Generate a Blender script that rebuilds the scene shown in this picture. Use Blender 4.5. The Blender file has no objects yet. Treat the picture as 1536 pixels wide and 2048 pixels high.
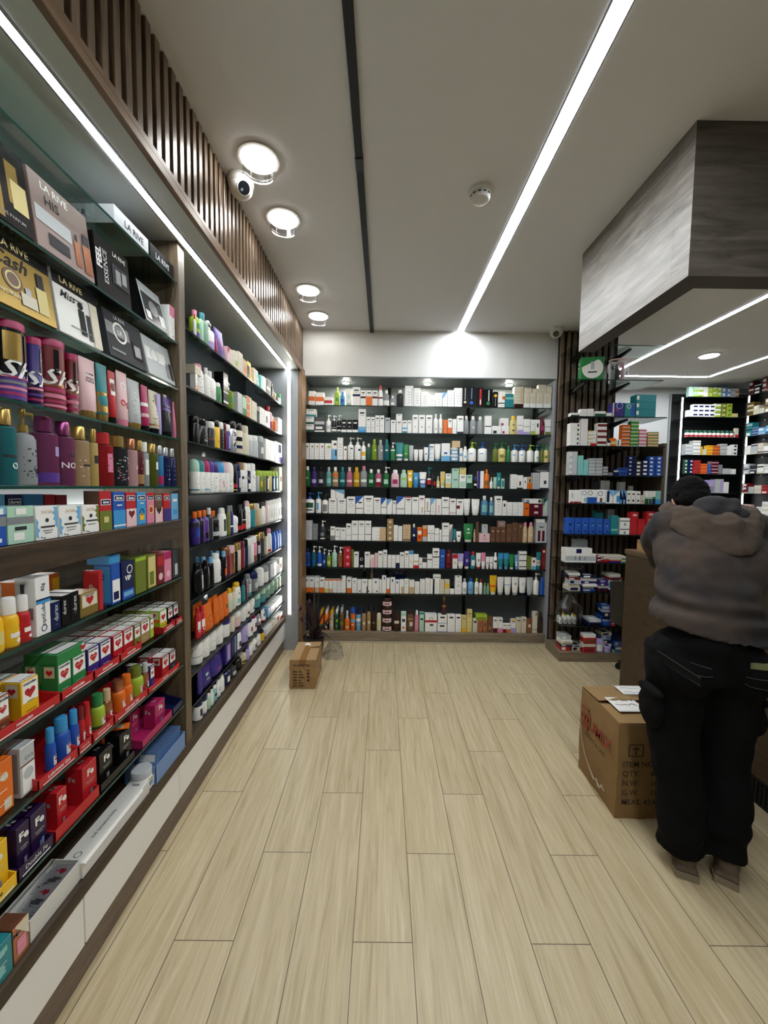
# A pharmacy interior: shelving bays, lit ceiling, back-wall unit, counter, cartons and a customer leaning on the counter.
import bpy, bmesh, math, random
from mathutils import Vector, Matrix
rnd = random.Random(7)
SC = bpy.context.scene
COL = SC.collection
PI = math.pi

# ------------------------------------------------------------------ camera
F_PX, CXP, CYP = 790.0, 768.0, 1024.0
PITCH, ROLL, YAW = math.atan(49 / 790.0), 0.013, 0.0025
CAM = Vector((0, 0, 1.55))
_fw = Vector((math.sin(YAW) * math.cos(PITCH), math.cos(YAW) * math.cos(PITCH), -math.sin(PITCH)))
_rt = Vector((math.cos(YAW), -math.sin(YAW), 0))
_up = _rt.cross(_fw)
RT = _rt * math.cos(ROLL) + _up * math.sin(ROLL)
UP = _up * math.cos(ROLL) - _rt * math.sin(ROLL)
FW = _fw


def ray(px, py):
    return FW + RT * ((px - CXP) / F_PX) - UP * ((py - CYP) / F_PX)


def at(px, py, axis, val):
    d = ray(px, py)
    t = (val - CAM[axis]) / d[axis]
    return CAM + d * t


cd = bpy.data.cameras.new('camera')
cam = bpy.data.objects.new('camera', cd)
COL.objects.link(cam)
cd.sensor_fit = 'HORIZONTAL'
cd.sensor_width = 36.0
cd.lens = 36.0 * F_PX / 1536.0
cd.clip_start = 0.02
mw = Matrix.Identity(4)
for i in range(3):
    mw[i][0], mw[i][1], mw[i][2], mw[i][3] = RT[i], UP[i], -FW[i], CAM[i]
cam.matrix_world = mw
SC.camera = cam

# ------------------------------------------------------------------ materials
def lin(hexs):
    v = [int(hexs[i:i + 2], 16) / 255 for i in (0, 2, 4)]
    return tuple(c / 12.92 if c <= .04045 else ((c + .055) / 1.055) ** 2.4 for c in v) + (1,)


PAL = dict(W=('white', 'F5F5F1'), w=('cream', 'DDD5BE'), K=('black', '141416'), k=('charcoal', '3A3B40'), G=('grey', '84878A'),
           g=('light grey', 'BFC4C6'), R=('red', 'BE1F28'), r=('dark red', '74161F'), O=('orange', 'E5701C'), Y=('yellow', 'EFBE22'),
           y=('pale yellow', 'DCCB84'), L=('lime', 'A3C236'), N=('green', '2B8448'), n=('dark green', '15503A'), T=('teal', '26848C'),
           t=('light teal', '86C8C2'), B=('blue', '1F54B0'), b=('light blue', '74B2DC'), V=('navy', '1B2550'), v=('violet', '583790'),
           l=('lilac', 'B2A2D8'), P=('pink', 'E187A4'), p=('pale pink', 'EBC5C9'), M=('magenta', 'B0245F'), E=('beige', 'D2B58E'),
           e=('tan', 'A5835A'), D=('brown', '6A4A36'), d=('dark brown', '38231B'), A=('gold', 'BFA05A'), a=('silver', 'C6C7CB'),
           U=('burgundy', '5E1A2A'), S=('sky blue', '3C98D4'), s=('mint', 'B2D9C2'), c=('copper', 'BE7E5C'), m=('metallic plum', '8E4474'),
           X=('cardboard', 'A27E52'), H=('rose taupe', '927A74'), i=('indigo', '37287C'), q=('olive', '6E7A2C'), h=('steel blue', '6E8FC0'),
           u=('deep purple', '2C1A40'))
METAL = set('AacmZ')
_mats = {}


def new_mat(name):
    m = bpy.data.materials.new(name)
    m.use_nodes = True
    nt = m.node_tree
    return m, nt, nt.nodes['Principled BSDF']


def node(nt, t, **kw):
    n = nt.nodes.new(t)
    for k, v in kw.items():
        setattr(n, k, v)
    return n


def pmat(code):
    """printed card / plastic / metal / clear plastic in one of the palette's colours"""
    if code in _mats:
        return _mats[code]
    clear = code[0] == '~'
    cc = code[-1]
    nm, hx = PAL[cc]
    m, nt, b = new_mat(('clear ' if clear else '') + nm)
    col = lin(hx)
    b.inputs['Base Color'].default_value = col
    b.inputs['Roughness'].default_value = .38
    if cc in METAL and not clear:
        b.inputs['Metallic'].default_value = .72
        b.inputs['Roughness'].default_value = .24
    else:
        # slight unevenness of print and plastic
        tc = node(nt, 'ShaderNodeTexCoord')
        nz = node(nt, 'ShaderNodeTexNoise')
        nz.inputs['Scale'].default_value = 35
        mr = node(nt, 'ShaderNodeMapRange')
        mr.inputs[3].default_value, mr.inputs[4].default_value = (.16, .26) if cc in 'KkVdUu' else (.30, .48)
        b.inputs['Specular IOR Level'].default_value = .35 if cc in 'KkVdUu' else .5
        nt.links.new(tc.outputs['Object'], nz.inputs['Vector'])
        nt.links.new(nz.outputs['Fac'], mr.inputs[0])
        nt.links.new(mr.outputs[0], b.inputs['Roughness'])
    if clear:
        b.inputs['Roughness'].default_value = .06
        tr = node(nt, 'ShaderNodeBsdfTransparent')
        tr.inputs['Color'].default_value = tuple(min(1, c * .7 + .3) for c in col[:3]) + (1,)
        mx = node(nt, 'ShaderNodeMixShader')
        mx.inputs[0].default_value = .5
        out = nt.nodes['Material Output']
        nt.links.new(tr.outputs[0], mx.inputs[1])
        nt.links.new(b.outputs[0], mx.inputs[2])
        nt.links.new(mx.outputs[0], out.inputs[0])
    _mats[code] = m
    return m


def plain(key, hx, rough=.5, metal=0.0, bump=0.0, bscale=60, var=0.0, vscale=4):
    if key in _mats:
        return _mats[key]
    m, nt, b = new_mat(key)
    b.inputs['Base Color'].default_value = lin(hx)
    b.inputs['Roughness'].default_value = rough
    b.inputs['Metallic'].default_value = metal
    tc = node(nt, 'ShaderNodeTexCoord')
    if bump:
        nz = node(nt, 'ShaderNodeTexNoise')
        nz.inputs['Scale'].default_value = bscale
        nz.inputs['Detail'].default_value = 4
        bp = node(nt, 'ShaderNodeBump')
        bp.inputs['Strength'].default_value = bump
        bp.inputs['Distance'].default_value = .004
        nt.links.new(tc.outputs['Object'], nz.inputs['Vector'])
        nt.links.new(nz.outputs['Fac'], bp.inputs['Height'])
        nt.links.new(bp.outputs[0], b.inputs['Normal'])
    if var:
        n2 = node(nt, 'ShaderNodeTexNoise')
        n2.inputs['Scale'].default_value = vscale
        n2.inputs['Detail'].default_value = 5
        cr = node(nt, 'ShaderNodeMix', data_type='RGBA')
        c = lin(hx)
        cr.inputs[6].default_value = tuple(x * (1 - var) for x in c[:3]) + (1,)
        cr.inputs[7].default_value = tuple(min(1, x * (1 + var)) for x in c[:3]) + (1,)
        nt.links.new(tc.outputs['Object'], n2.inputs['Vector'])
        nt.links.new(n2.outputs['Fac'], cr.inputs[0])
        nt.links.new(cr.outputs[2], b.inputs['Base Color'])
    _mats[key] = m
    return m


def wood(key, dark, light, scale=(18, 18, 1.2), rough=.45, knots=.0, bump=.15, coord='Object'):
    """grain runs along the axis with the smallest scale"""
    if key in _mats:
        return _mats[key]
    m, nt, b = new_mat(key)
    tc = node(nt, 'ShaderNodeTexCoord')
    mp = node(nt, 'ShaderNodeMapping')
    mp.inputs['Scale'].default_value = scale
    nz = node(nt, 'ShaderNodeTexNoise')
    nz.inputs['Scale'].default_value = 3.2
    nz.inputs['Detail'].default_value = 7
    nz.inputs['Roughness'].default_value = .62
    nz.inputs['Distortion'].default_value = .6
    cr = node(nt, 'ShaderNodeValToRGB')
    cr.color_ramp.elements[0].position = .3
    cr.color_ramp.elements[0].color = lin(dark)
    cr.color_ramp.elements[1].position = .72
    cr.color_ramp.elements[1].color = lin(light)
    nt.links.new(tc.outputs[coord], mp.inputs[0])
    nt.links.new(mp.outputs[0], nz.inputs['Vector'])
    nt.links.new(nz.outputs['Fac'], cr.inputs[0])
    nt.links.new(cr.outputs[0], b.inputs['Base Color'])
    b.inputs['Roughness'].default_value = rough
    bp = node(nt, 'ShaderNodeBump')
    bp.inputs['Strength'].default_value = bump
    bp.inputs['Distance'].default_value = .002
    nt.links.new(nz.outputs['Fac'], bp.inputs['Height'])
    nt.links.new(bp.outputs[0], b.inputs['Normal'])
    _mats[key] = m
    return m


def glass(key, tint, gloss=.09, rough=.03):
    if key in _mats:
        return _mats[key]
    m = bpy.data.materials.new(key)
    m.use_nodes = True
    nt = m.node_tree
    nt.nodes.clear()
    out = node(nt, 'ShaderNodeOutputMaterial')
    tr = node(nt, 'ShaderNodeBsdfTransparent')
    tr.inputs[0].default_value = tint + (1,)
    gl = node(nt, 'ShaderNodeBsdfGlossy')
    gl.inputs['Roughness'].default_value = rough
    lw = node(nt, 'ShaderNodeLayerWeight')
    lw.inputs[0].default_value = .25
    ma = node(nt, 'ShaderNodeMath', operation='MULTIPLY_ADD')
    ma.inputs[1].default_value = .55
    ma.inputs[2].default_value = gloss * .4
    mx = node(nt, 'ShaderNodeMixShader')
    nt.links.new(lw.outputs['Fresnel'], ma.inputs[0])
    nt.links.new(ma.outputs[0], mx.inputs[0])
    nt.links.new(tr.outputs[0], mx.inputs[1])
    nt.links.new(gl.outputs[0], mx.inputs[2])
    nt.links.new(mx.outputs[0], out.inputs[0])
    _mats[key] = m
    return m


def emit(key, col, strength):
    if key in _mats:
        return _mats[key]
    m = bpy.data.materials.new(key)
    m.use_nodes = True
    nt = m.node_tree
    nt.nodes.clear()
    out = node(nt, 'ShaderNodeOutputMaterial')
    e = node(nt, 'ShaderNodeEmission')
    e.inputs[0].default_value = col + (1,)
    e.inputs[1].default_value = strength
    nt.links.new(e.outputs[0], out.inputs[0])
    _mats[key] = m
    return m


def getm(x):
    return x if not isinstance(x, str) else pmat(x)


# ------------------------------------------------------------------ text outlines
_txt = {}


def text2d(s, bold=.0, shear=0.0):
    k = (s, bold, shear)
    if k in _txt:
        return _txt[k]
    cu = bpy.data.curves.new('t', 'FONT')
    cu.body = s
    cu.resolution_u = 2
    cu.fill_mode = 'FRONT'
    cu.align_x = 'CENTER'
    cu.align_y = 'CENTER'
    cu.offset = bold
    cu.shear = shear
    ob = bpy.data.objects.new('t', cu)
    COL.objects.link(ob)
    dg = bpy.context.evaluated_depsgraph_get()
    me = bpy.data.meshes.new_from_object(ob.evaluated_get(dg))
    vs = [(v.co.x, v.co.y) for v in me.vertices]
    fs = [tuple(p.vertices) for p in me.polygons]
    bpy.data.objects.remove(ob)
    bpy.data.curves.remove(cu)
    bpy.data.meshes.remove(me)
    _txt[k] = (vs, fs)
    return _txt[k]


# ------------------------------------------------------------------ mesh collector
class MB:
    def __init__(self):
        self.v, self.f, self.mi, self.sm, self.mats = [], [], [], [], []

    def m(self, mat):
        if mat not in self.mats:
            self.mats.append(mat)
        return self.mats.index(mat)

    def face(self, pts, mat, smooth=False):
        b = len(self.v)
        self.v += [tuple(p) for p in pts]
        self.f.append(tuple(range(b, b + len(pts))))
        self.mi.append(self.m(mat))
        self.sm.append(smooth)

    def add(self, vs, fs, mat, smooth=False):
        b = len(self.v)
        self.v += [tuple(p) for p in vs]
        k = self.m(mat)
        for f in fs:
            self.f.append(tuple(b + i for i in f))
            self.mi.append(k)
            self.sm.append(smooth)

    def box(self, x0, x1, y0, y1, z0, z1, mat, bev=0.0):
        if bev and min(x1 - x0, y1 - y0, z1 - z0) > 2.2 * bev:
            bm = bmesh.new()
            bmesh.ops.create_cube(bm, size=1.0)
            for v in bm.verts:
                v.co = Vector(((x0 + x1) / 2 + v.co.x * (x1 - x0), (y0 + y1) / 2 + v.co.y * (y1 - y0), (z0 + z1) / 2 + v.co.z * (z1 - z0)))
            bmesh.ops.bevel(bm, geom=bm.edges[:], offset=bev, segments=1, affect='EDGES')
            bm.verts.index_update()
            self.add([v.co[:] for v in bm.verts], [[v.index for v in f.verts] for f in bm.faces], mat)
            bm.free()
            return
        vs = [(x, y, z) for z in (z0, z1) for y in (y0, y1) for x in (x0, x1)]
        self.add(vs, [(0, 2, 3, 1), (4, 5, 7, 6), (0, 1, 5, 4), (2, 6, 7, 3), (0, 4, 6, 2), (1, 3, 7, 5)], mat)

    def prism(self, pts, z0, z1, mat):
        n = len(pts)
        vs = [(x, y, z0) for x, y in pts] + [(x, y, z1) for x, y in pts]
        self.add(vs, [tuple(reversed(range(n))), tuple(range(n, 2 * n))] + [(i, (i + 1) % n, n + (i + 1) % n, n + i) for i in range(n)], mat)

    def loft(self, secs, mat, seg=20, cap0=True, cap1=True, center=(0, 0), power=2.0):
        """secs: (z, half width, half depth[, mat])"""
        rings = []
        b = len(self.v)
        for s in secs:
            for k in range(seg):
                a = 2 * PI * k / seg
                ca, sa = math.cos(a), math.sin(a)
                if power != 2.0:
                    ca = math.copysign(abs(ca) ** (2 / power), ca)
                    sa = math.copysign(abs(sa) ** (2 / power), sa)
                self.v.append((center[0] + s[1] * ca, center[1] + s[2] * sa, s[0]))
        for j in range(len(secs) - 1):
            mt = self.m(secs[j][3] if len(secs[j]) > 3 and secs[j][3] else mat)
            for k in range(seg):
                k2 = (k + 1) % seg
                self.f.append((b + j * seg + k, b + j * seg + k2, b + (j + 1) * seg + k2, b + (j + 1) * seg + k))
                self.mi.append(mt)
                self.sm.append(True)
        if cap0:
            self.f.append(tuple(b + k for k in reversed(range(seg))))
            self.mi.append(self.m(mat))
            self.sm.append(False)
        if cap1:
            self.f.append(tuple(b + (len(secs) - 1) * seg + k for k in range(seg)))
            self.mi.append(self.m(secs[-1][3] if len(secs[-1]) > 3 and secs[-1][3] else mat))
            self.sm.append(False)

    def tube(self, pts, rad, mat, seg=8, closed=False, flat=1.0):
        pts = [Vector(p) for p in pts]
        n = len(pts)
        rads = rad if isinstance(rad, (list, tuple)) else [rad] * n
        b = len(self.v)
        prev = None
        for i, p in enumerate(pts):
            a = pts[max(i - 1, 0)] if not closed else pts[i - 1]
            c = pts[min(i + 1, n - 1)] if not closed else pts[(i + 1) % n]
            t = (c - a).normalized()
            u = (prev - t * prev.dot(t)) if prev is not None else t.orthogonal()
            u = u.normalized() if u.length > 1e-6 else t.orthogonal().normalized()
            prev = u
            w = t.cross(u)
            for k in range(seg):
                an = 2 * PI * k / seg
                self.v.append(tuple(p + u * math.cos(an) * rads[i] + w * math.sin(an) * rads[i] * flat))
        mi = self.m(mat)
        rng = n if closed else n - 1
        for i in range(rng):
            for k in range(seg):
                j = (i + 1) % n
                k2 = (k + 1) % seg
                self.f.append((b + i * seg + k, b + i * seg + k2, b + j * seg + k2, b + j * seg + k))
                self.mi.append(mi)
                self.sm.append(True)
        if not closed:
            for f in (tuple(b + k for k in reversed(range(seg))), tuple(b + (n - 1) * seg + k for k in range(seg))):
                self.f.append(f)
                self.mi.append(mi)
                self.sm.append(False)

    # ---- printing on a surface map S(u, w, off)
    def patch(self, S, u0, w0, u1, w1, mat, off, nu=1, nw=1):
        b = len(self.v)
        for j in range(nw + 1):
            for i in range(nu + 1):
                self.v.append(tuple(S(u0 + (u1 - u0) * i / nu, w0 + (w1 - w0) * j / nw, off)))
        k = self.m(mat)
        for j in range(nw):
            for i in range(nu):
                a = b + j * (nu + 1) + i
                self.f.append((a, a + 1, a + nu + 2, a + nu + 1))
                self.mi.append(k)
                self.sm.append(nu > 1)

    def poly(self, S, pts, mat, off):
        self.face([S(u, w, off) for u, w in pts], mat)

    def text(self, S, s, u, w, size, mat, off, su, sw, vertical=False, bold=.0, shear=0.0):
        """size in metres; su, sw: metres across / up the surface"""
        vs, fs = text2d(s, bold, shear)
        out = []
        for x, y in vs:
            if vertical:
                x, y = -y, x
            out.append(tuple(S(u + x * size / su, w + y * size / sw, off)))
        self.add(out, fs, mat)

    def mesh(self, name, sharp=.6):
        me = bpy.data.meshes.new(name)
        me.from_pydata(self.v, [], self.f)
        for mt in self.mats:
            me.materials.append(getm(mt))
        me.polygons.foreach_set('material_index', self.mi)
        me.polygons.foreach_set('use_smooth', self.sm)
        me.update()
        if any(self.sm):
            me.set_sharp_from_angle(angle=sharp)
        return me

    def build(self, name, parent=None, loc=None, rz=0.0):
        o = bpy.data.objects.new(name, self.mesh(name))
        COL.objects.link(o)
        if parent is not None:
            o.parent = parent
        if loc is not None:
            o.location = loc
        o.rotation_euler = (0, 0, rz)
        return o


def tag(o, label, cat, group=None):
    o['label'] = label
    o['category'] = cat
    if group:
        o['group'] = group
    return o


def empty(name, loc, label, cat, group=None, rz=0.0):
    o = bpy.data.objects.new(name, None)
    o.empty_display_size = .05
    COL.objects.link(o)
    o.location = loc
    o.rotation_euler = (0, 0, rz)
    return tag(o, label, cat, group)


def struct(o):
    o['kind'] = 'structure'
    return o


WALNUT = lambda: wood('walnut slat', '3A2E25', '8C7660', (22, 22, 1.3), .3)
LAMINATE = lambda: wood('dark oak laminate along the bay', '241B12', '4E3D2A', (16, 1.0, 16), .5)
LAMINATE_V = lambda: wood('dark oak laminate upright', '42372A', '7E6C52', (20, 20, 1.0), .5)
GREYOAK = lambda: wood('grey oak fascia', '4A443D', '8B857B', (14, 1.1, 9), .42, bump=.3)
GREYOAK_X = lambda: wood('shaded grey oak across', '3A342F', '6A645C', (1.1, 14, 9), .5, bump=.3)  # darker copy of the fascia oak: the unlit front's shade is coloured in
# ------------------------------------------------------------------ products
# local frame: x to the right of the front, front faces -y, z up, origin at the bottom centre
HEART = []
for i in range(22):
    t = 2 * PI * i / 22
    HEART.append((16 * math.sin(t) ** 3 / 32, (13 * math.cos(t) - 5 * math.cos(2 * t) - 2 * math.cos(3 * t) - math.cos(4 * t) + 2) / 32))


def fnum(s):
    return [float(x) for x in s.split(',')]


def decorate(mb, toks, maps, W, H, D, curved):
    """print bands, patches, emblems and lettering on the faces of a pack; each token sits a hair above the one before it"""
    off = .0003
    for tk in toks:
        S, su, sw = maps['f'], W, H
        if tk[0] == '<':
            S, su, sw, tk = maps.get('s', maps['f']), D, H, tk[1:]
        elif tk[0] == '^':
            S, su, sw, tk = maps.get('t', maps['f']), W, D, tk[1:]
        nu = 8 if curved else 1
        ua, ub, nw_ = (.5 - PI / curved, .5 + PI / curved, 28) if curved else (0.0, 1.0, 1)
        if tk[:2] in ('T:', 'V:', 'I:'):
            mode, u, w, size, colr, s = tk.split(':', 5)[0], *tk.split(':', 5)[1:]
            s = s.replace('_', ' ')
            bold = .012
            if colr[0] == '!':
                colr, bold = colr[1:], .035
            mb.text(S, s, float(u), float(w), float(size), colr, off, su, sw, mode == 'V', bold, .35 if mode == 'I' else 0)
            off += .0003
            continue
        k = tk[0]
        body, _, colr = tk[1:].partition('=')
        colr = colr or 'k'
        if k == 't':
            mb.patch(S, ua, 1 - float(body), ub, 1.0, colr, off, nw_, 1)
        elif k == 'b':
            mb.patch(S, ua, 0.0, ub, float(body), colr, off, nw_, 1)
        elif k == 'r':
            a, c = fnum(body)
            mb.patch(S, ua, a, ub, c, colr, off, nw_, 1)
        elif k == 'p':
            a, b_, c, d_ = fnum(body)
            mb.patch(S, a, b_, c, d_, colr, off, max(1, int(nu * (c - a)) + (1 if curved else 0)), 1)
        elif k == 'q':
            mb.poly(S, [(0, .55), (1, 1), (0, 1)], colr, off)
        elif k == 'Q':
            mb.poly(S, [(.1, 1), (1, .45), (1, 1)], colr, off)
        elif k in 'on':
            u, w, r = fnum(body)
            n = 16
            ru, rw = r * W / su / 2 * 2, r * W / sw
            P = [(u + ru / 2 * math.cos(2 * PI * i / n), w + rw / 2 * math.sin(2 * PI * i / n)) for i in range(n)]
            if k == 'o':
                mb.poly(S, P, colr, off)
            else:
                Q = [(u + .78 * (a - u), w + .78 * (b_ - w)) for a, b_ in P]
                for i in range(n):
                    j = (i + 1) % n
                    mb.poly(S, [P[i], P[j], Q[j], Q[i]], colr, off)
        elif k == 'h':
            u, w, r = fnum(body)
            mb.poly(S, [(u + x * r * W / su, w + z * r * W / sw) for x, z in HEART], colr, off)
        elif k == 'l':
            n = int(body or 3)
            r2 = random.Random(int(W * 9e4) + n)
            for i in range(n):
                ww = .68 - .5 * i / max(1, n - 1)
                ln = r2.uniform(.25, .6)
                mb.patch(S, .5 - ln / 2, ww, .5 + ln / 2, ww + .016, colr if _ else 'G', off, 2 if curved else 1, 1)
        elif k == 'L':
            mb.patch(S, .2, .80, .8, .865, colr if _ else 'k', off, 4 if curved else 1, 1)
            mb.patch(S, .25, .72, .7, .738, 'G', off, 4 if curved else 1, 1)
        elif k == 'j':
            mb.poly(S, [(1, .30), (1, .97), (.80, .97), (.87, .86), (.74, .80), (.86, .70), (.78, .60), (.90, .52), (.86, .42)], colr, off)
            mb.poly(S, [(0, .12), (.12, .05), (.10, .22), (.20, .30), (.08, .38), (.12, .55), (0, .66)], colr, off)
            mb.patch(S, .2, .06, .26, .10, 'k', off + .0001)
            mb.patch(S, .3, .04, .4, .07, 'k', off + .0001)
        elif k == '*':
            r2 = random.Random(int(body or 1))
            for i in range(14):
                u, w = r2.uniform(.1, .9), r2.uniform(.08, .8)
                mb.patch(S, u, w, u + r2.uniform(.03, .12), w + r2.uniform(.008, .03), colr, off)
        off += .0003


def interp(secs, z):
    for a, b in zip(secs, secs[1:]):
        if a[0] <= z <= b[0]:
            t = (z - a[0]) / max(1e-6, b[0] - a[0])
            return a[1] + (b[1] - a[1]) * t, a[2] + (b[2] - a[2]) * t
    return secs[-1][1], secs[-1][2]


def lofted(mb, secs, colr, seg, toks, W, H, D, z0, z1, span=2.3, cap1=True, power=2.0):
    mb.loft(secs, colr, seg, cap1=cap1, power=power)
    if toks:
        def S(u, w, off):
            z = z0 + (z1 - z0) * w
            hw, hd = interp(secs, z)
            a = (u - .5) * span
            return ((hw + off) * math.sin(a), -(hd + off) * math.cos(a), z)
        decorate(mb, toks, {'f': S}, W, z1 - z0, D, span)


NAMES = dict(ca=('carton', 'box'), bo=('bottle', 'bottle'), pu=('pump_bottle', 'bottle'), sp=('spray_can', 'can'), tu=('cosmetic_tube', 'tube'),
             ro=('roll_on_deodorant', 'deodorant'), ja=('cream_jar', 'jar'), fl=('flip_top_bottle', 'bottle'), tn=('gift_tin', 'tin'),
             mi=('mist_bottle', 'bottle'), po=('refill_pouch', 'pouch'), tg=('spray_bottle', 'bottle'), dr=('dropper_bottle', 'bottle'), gb=('gel_bottle', 'bottle'))
WORD = dict(ca='carton', bo='bottle', pu='pump bottle', sp='spray can', tu='tube', ro='roll-on', ja='jar', fl='flip-top bottle', tn='tin', mi='mist bottle',
            po='pouch', tg='trigger spray bottle', dr='dropper bottle', gb='gel bottle')
_cache = {}


def make(kind, W, D, H, c1, c2, toks, near=False):
    """-> [(part name or None for the body, mesh)]"""
    key = (kind, round(W, 4), round(D, 4), round(H, 4), c1, c2, tuple(toks), near)
    if key in _cache:
        return _cache[key]
    r, d = W / 2, D / 2
    sg = 28 if near else 16
    mb = MB()
    parts = []
    if kind == 'ca':
        bev = .0012 if min(W, H, D) > .02 else .0
        mb.box(-r, r, -d, d, 0, H, c1, bev)
        maps = {'f': lambda u, w, o: (-r + u * W, -d - o, w * H), 's': lambda u, w, o: (-r - o, d - u * D, w * H), 't': lambda u, w, o: (-r + u * W, -d + w * D, H + o)}
        # the tuck flap's line over the top and down the sides
        mb.patch(maps['t'], .02, .07, .98, .085 if D > .03 else .1, 'G' if c1 in 'Ww' else 'k', .0002)
        decorate(mb, toks, maps, W, H, D, False)
        parts.append((None, mb))
    elif kind == 'gb':
        secs = [(0, r * .88, d * .88), (H * .02, r * .98, d * .98), (H * .06, r, d), (H * .50, r, d), (H * .585, r * .95, d * .95), (H * .63, r * .78, d * .78), (H * .645, r * .70, d * .70), (H * .66, r * .70, d * .70)]
        lofted(mb, secs, c1, sg, toks, W, H, D, H * .05, H * .53)
        parts.append((None, mb))
        q = MB()
        q.loft([(H * .66, r * .74, d * .74), (H * .68, r * .77, d * .77), (H * .97, r * .72, d * .72), (H * .99, r * .68, d * .68), (H, r * .6, d * .6)], c2, sg)
        q.loft([(H * .80, r * .755, d * .755), (H * .805, r * .765, d * .765), (H * .81, r * .755, d * .755)], c2, sg, False, False)
        parts.append(('flip_cap', q))
    elif kind in ('bo', 'dr', 'mi', 'pu', 'tg'):
        hb = {'bo': .80, 'dr': .62, 'mi': .78, 'pu': .70, 'tg': .62}[kind]
        sh = {'bo': .66, 'dr': .52, 'mi': .745, 'pu': .60, 'tg': .5}[kind]
        nr = {'bo': .40, 'dr': .42, 'mi': .45, 'pu': .34, 'tg': .34}[kind]
        secs = [(0, r * .86, d * .86), (H * .015, r * .97, d * .97), (H * .04, r, d), (H * sh * .55, r, d), (H * sh, r * .99, d * .99),
                (H * (sh * .4 + hb * .6), r * .78, d * .78), (H * (sh * .15 + hb * .85), r * (nr + .08), d * (nr + .08)), (H * hb, r * nr, d * nr)]
        if kind == 'mi':
            secs = [(0, r * .93, d * .93), (H * .02, r, d), (H * sh, r, d), (H * (sh + .012), r * .93, d * .93), (H * (sh + .014), r * nr, d * nr), (H * hb, r * nr, d * nr)]
        lofted(mb, secs, c1, sg, toks, W, H, D, H * .05, H * sh)
        parts.append((None, mb))
        q = MB()
        cr = min(r, d)
        if kind in ('bo', 'mi'):
            k = .66 if kind == 'mi' else .47
            q.loft([(H * hb, cr * k, cr * k), (H * .985, cr * k, cr * k), (H, cr * k * .9, cr * k * .9)], c2, sg)
            parts.append(('cap', q))
        elif kind == 'dr':
            q.loft([(H * hb, cr * .46, cr * .46), (H * .76, cr * .42, cr * .42), (H * .78, cr * .22, cr * .22), (H * .97, cr * .2, cr * .2), (H, cr * .1, cr * .1)], c2, sg)
            parts.append(('dropper', q))
        elif kind == 'pu':
            q.loft([(H * hb, cr * .44, cr * .44), (H * .79, cr * .42, cr * .42), (H * .80, cr * .14, cr * .14), (H * .92, cr * .14, cr * .14)], c2, 12)
            q.loft([(H * .915, cr * .3, cr * .3), (H * .965, cr * .34, cr * .34), (H * 1.0, cr * .26, cr * .26)], c2, 12)
            q.box(0, cr * 1.15, -cr * .13, cr * .13, H * .935, H * .975, c2, .0008)
            q.box(cr * 1.0, cr * 1.15, -cr * .1, cr * .1, H * .90, H * .945, c2)
            parts.append(('pump', q))
        else:
            q.loft([(H * hb, cr * .42, cr * .42), (H * .72, cr * .4, cr * .4), (H * .74, cr * .26, cr * .26), (H * .80, cr * .26, cr * .3), (H * .82, cr * .38, cr * .52), (H * .95, cr * .36, cr * .5), (H, cr * .26, cr * .36)], c2, 12)
            q.box(-cr * .12, cr * .12, -cr * .95, -cr * .4, H * .88, H * .95, c2, .001)
            q.tube([(0, -cr * .62, H * .88), (0, -cr * .75, H * .78), (0, -cr * .6, H * .68)], cr * .09, c2, 6)
            parts.append(('spray_head', q))
    elif kind == 'sp':
        secs = [(0, r * .95, r * .95), (H * .012, r, r), (H * .70, r, r), (H * .735, r * .93, r * .93), (H * .745, r * .8, r * .8)]
        lofted(mb, secs, c1, sg, toks, W, H, W, H * .03, H * .70)
        parts.append((None, mb))
        q = MB()
        q.loft([(H * .74, r * .9, r * .9), (H * .80, r * .93, r * .93), (H * .95, r * .90, r * .90), (H * .985, r * .8, r * .8), (H, r * .55, r * .55)], c2, sg)
        parts.append(('cap', q))
    elif kind == 'tu':
        secs = [(H * .12, r * .72, d * .95), (H * .135, r * .8, d), (H * .4, r * .9, d * .82), (H * .7, r * .97, d * .45), (H * .93, r, d * .08), (H, r, d * .06)]
        lofted(mb, secs, c1, sg, toks, W, H, D, H * .16, H * .93, 2.0)
        parts.append((None, mb))
        q = MB()
        q.loft([(0, r * .66, d * .9), (H * .01, r * .70, d * .94), (H * .125, r * .74, d * .97)], c2, sg)
        parts.append(('cap', q))
    elif kind == 'fl':
        secs = [(0, r * .9, d * .85), (H * .02, r * .98, d * .97), (H * .08, r, d), (H * .45, r * .98, d * .96), (H * .68, r * .93, d * .92), (H * .78, r * .72, d * .8), (H * .80, r * .58, d * .7)]
        lofted(mb, secs, c1, sg, toks, W, H, D, H * .06, H * .70)
        parts.append((None, mb))
        q = MB()
        q.loft([(H * .80, r * .58, d * .72), (H * .93, r * .56, d * .7), (H * .985, r * .46, d * .58), (H, r * .3, d * .4)], c2, sg)
        parts.append(('cap', q))
    elif kind == 'ro':
        secs = [(0, r * .86, d * .86), (H * .02, r * .94, d * .94), (H * .15, r, d), (H * .4, r * .92, d * .92), (H * .60, r, d), (H * .63, r * .96, d * .96)]
        lofted(mb, secs, c1, sg, toks, W, H, D, H * .06, H * .58)
        parts.append((None, mb))
        q = MB()
        q.loft([(H * .63, r * .98, d * .98), (H * .66, r, d), (H * .85, r * .96, d * .96), (H * .95, r * .76, d * .76), (H * .99, r * .4, d * .4), (H, r * .12, d * .12)], c2, sg)
        parts.append(('cap', q))
    elif kind == 'ja':
        secs = [(0, r * .9, r * .9), (H * .03, r * .98, r * .98), (H * .1, r, r), (H * .6, r, r), (H * .66, r * .9, r * .9)]
        lofted(mb, secs, c1, sg, toks, W, H, W, H * .05, H * .60)
        parts.append((None, mb))
        q = MB()
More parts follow.
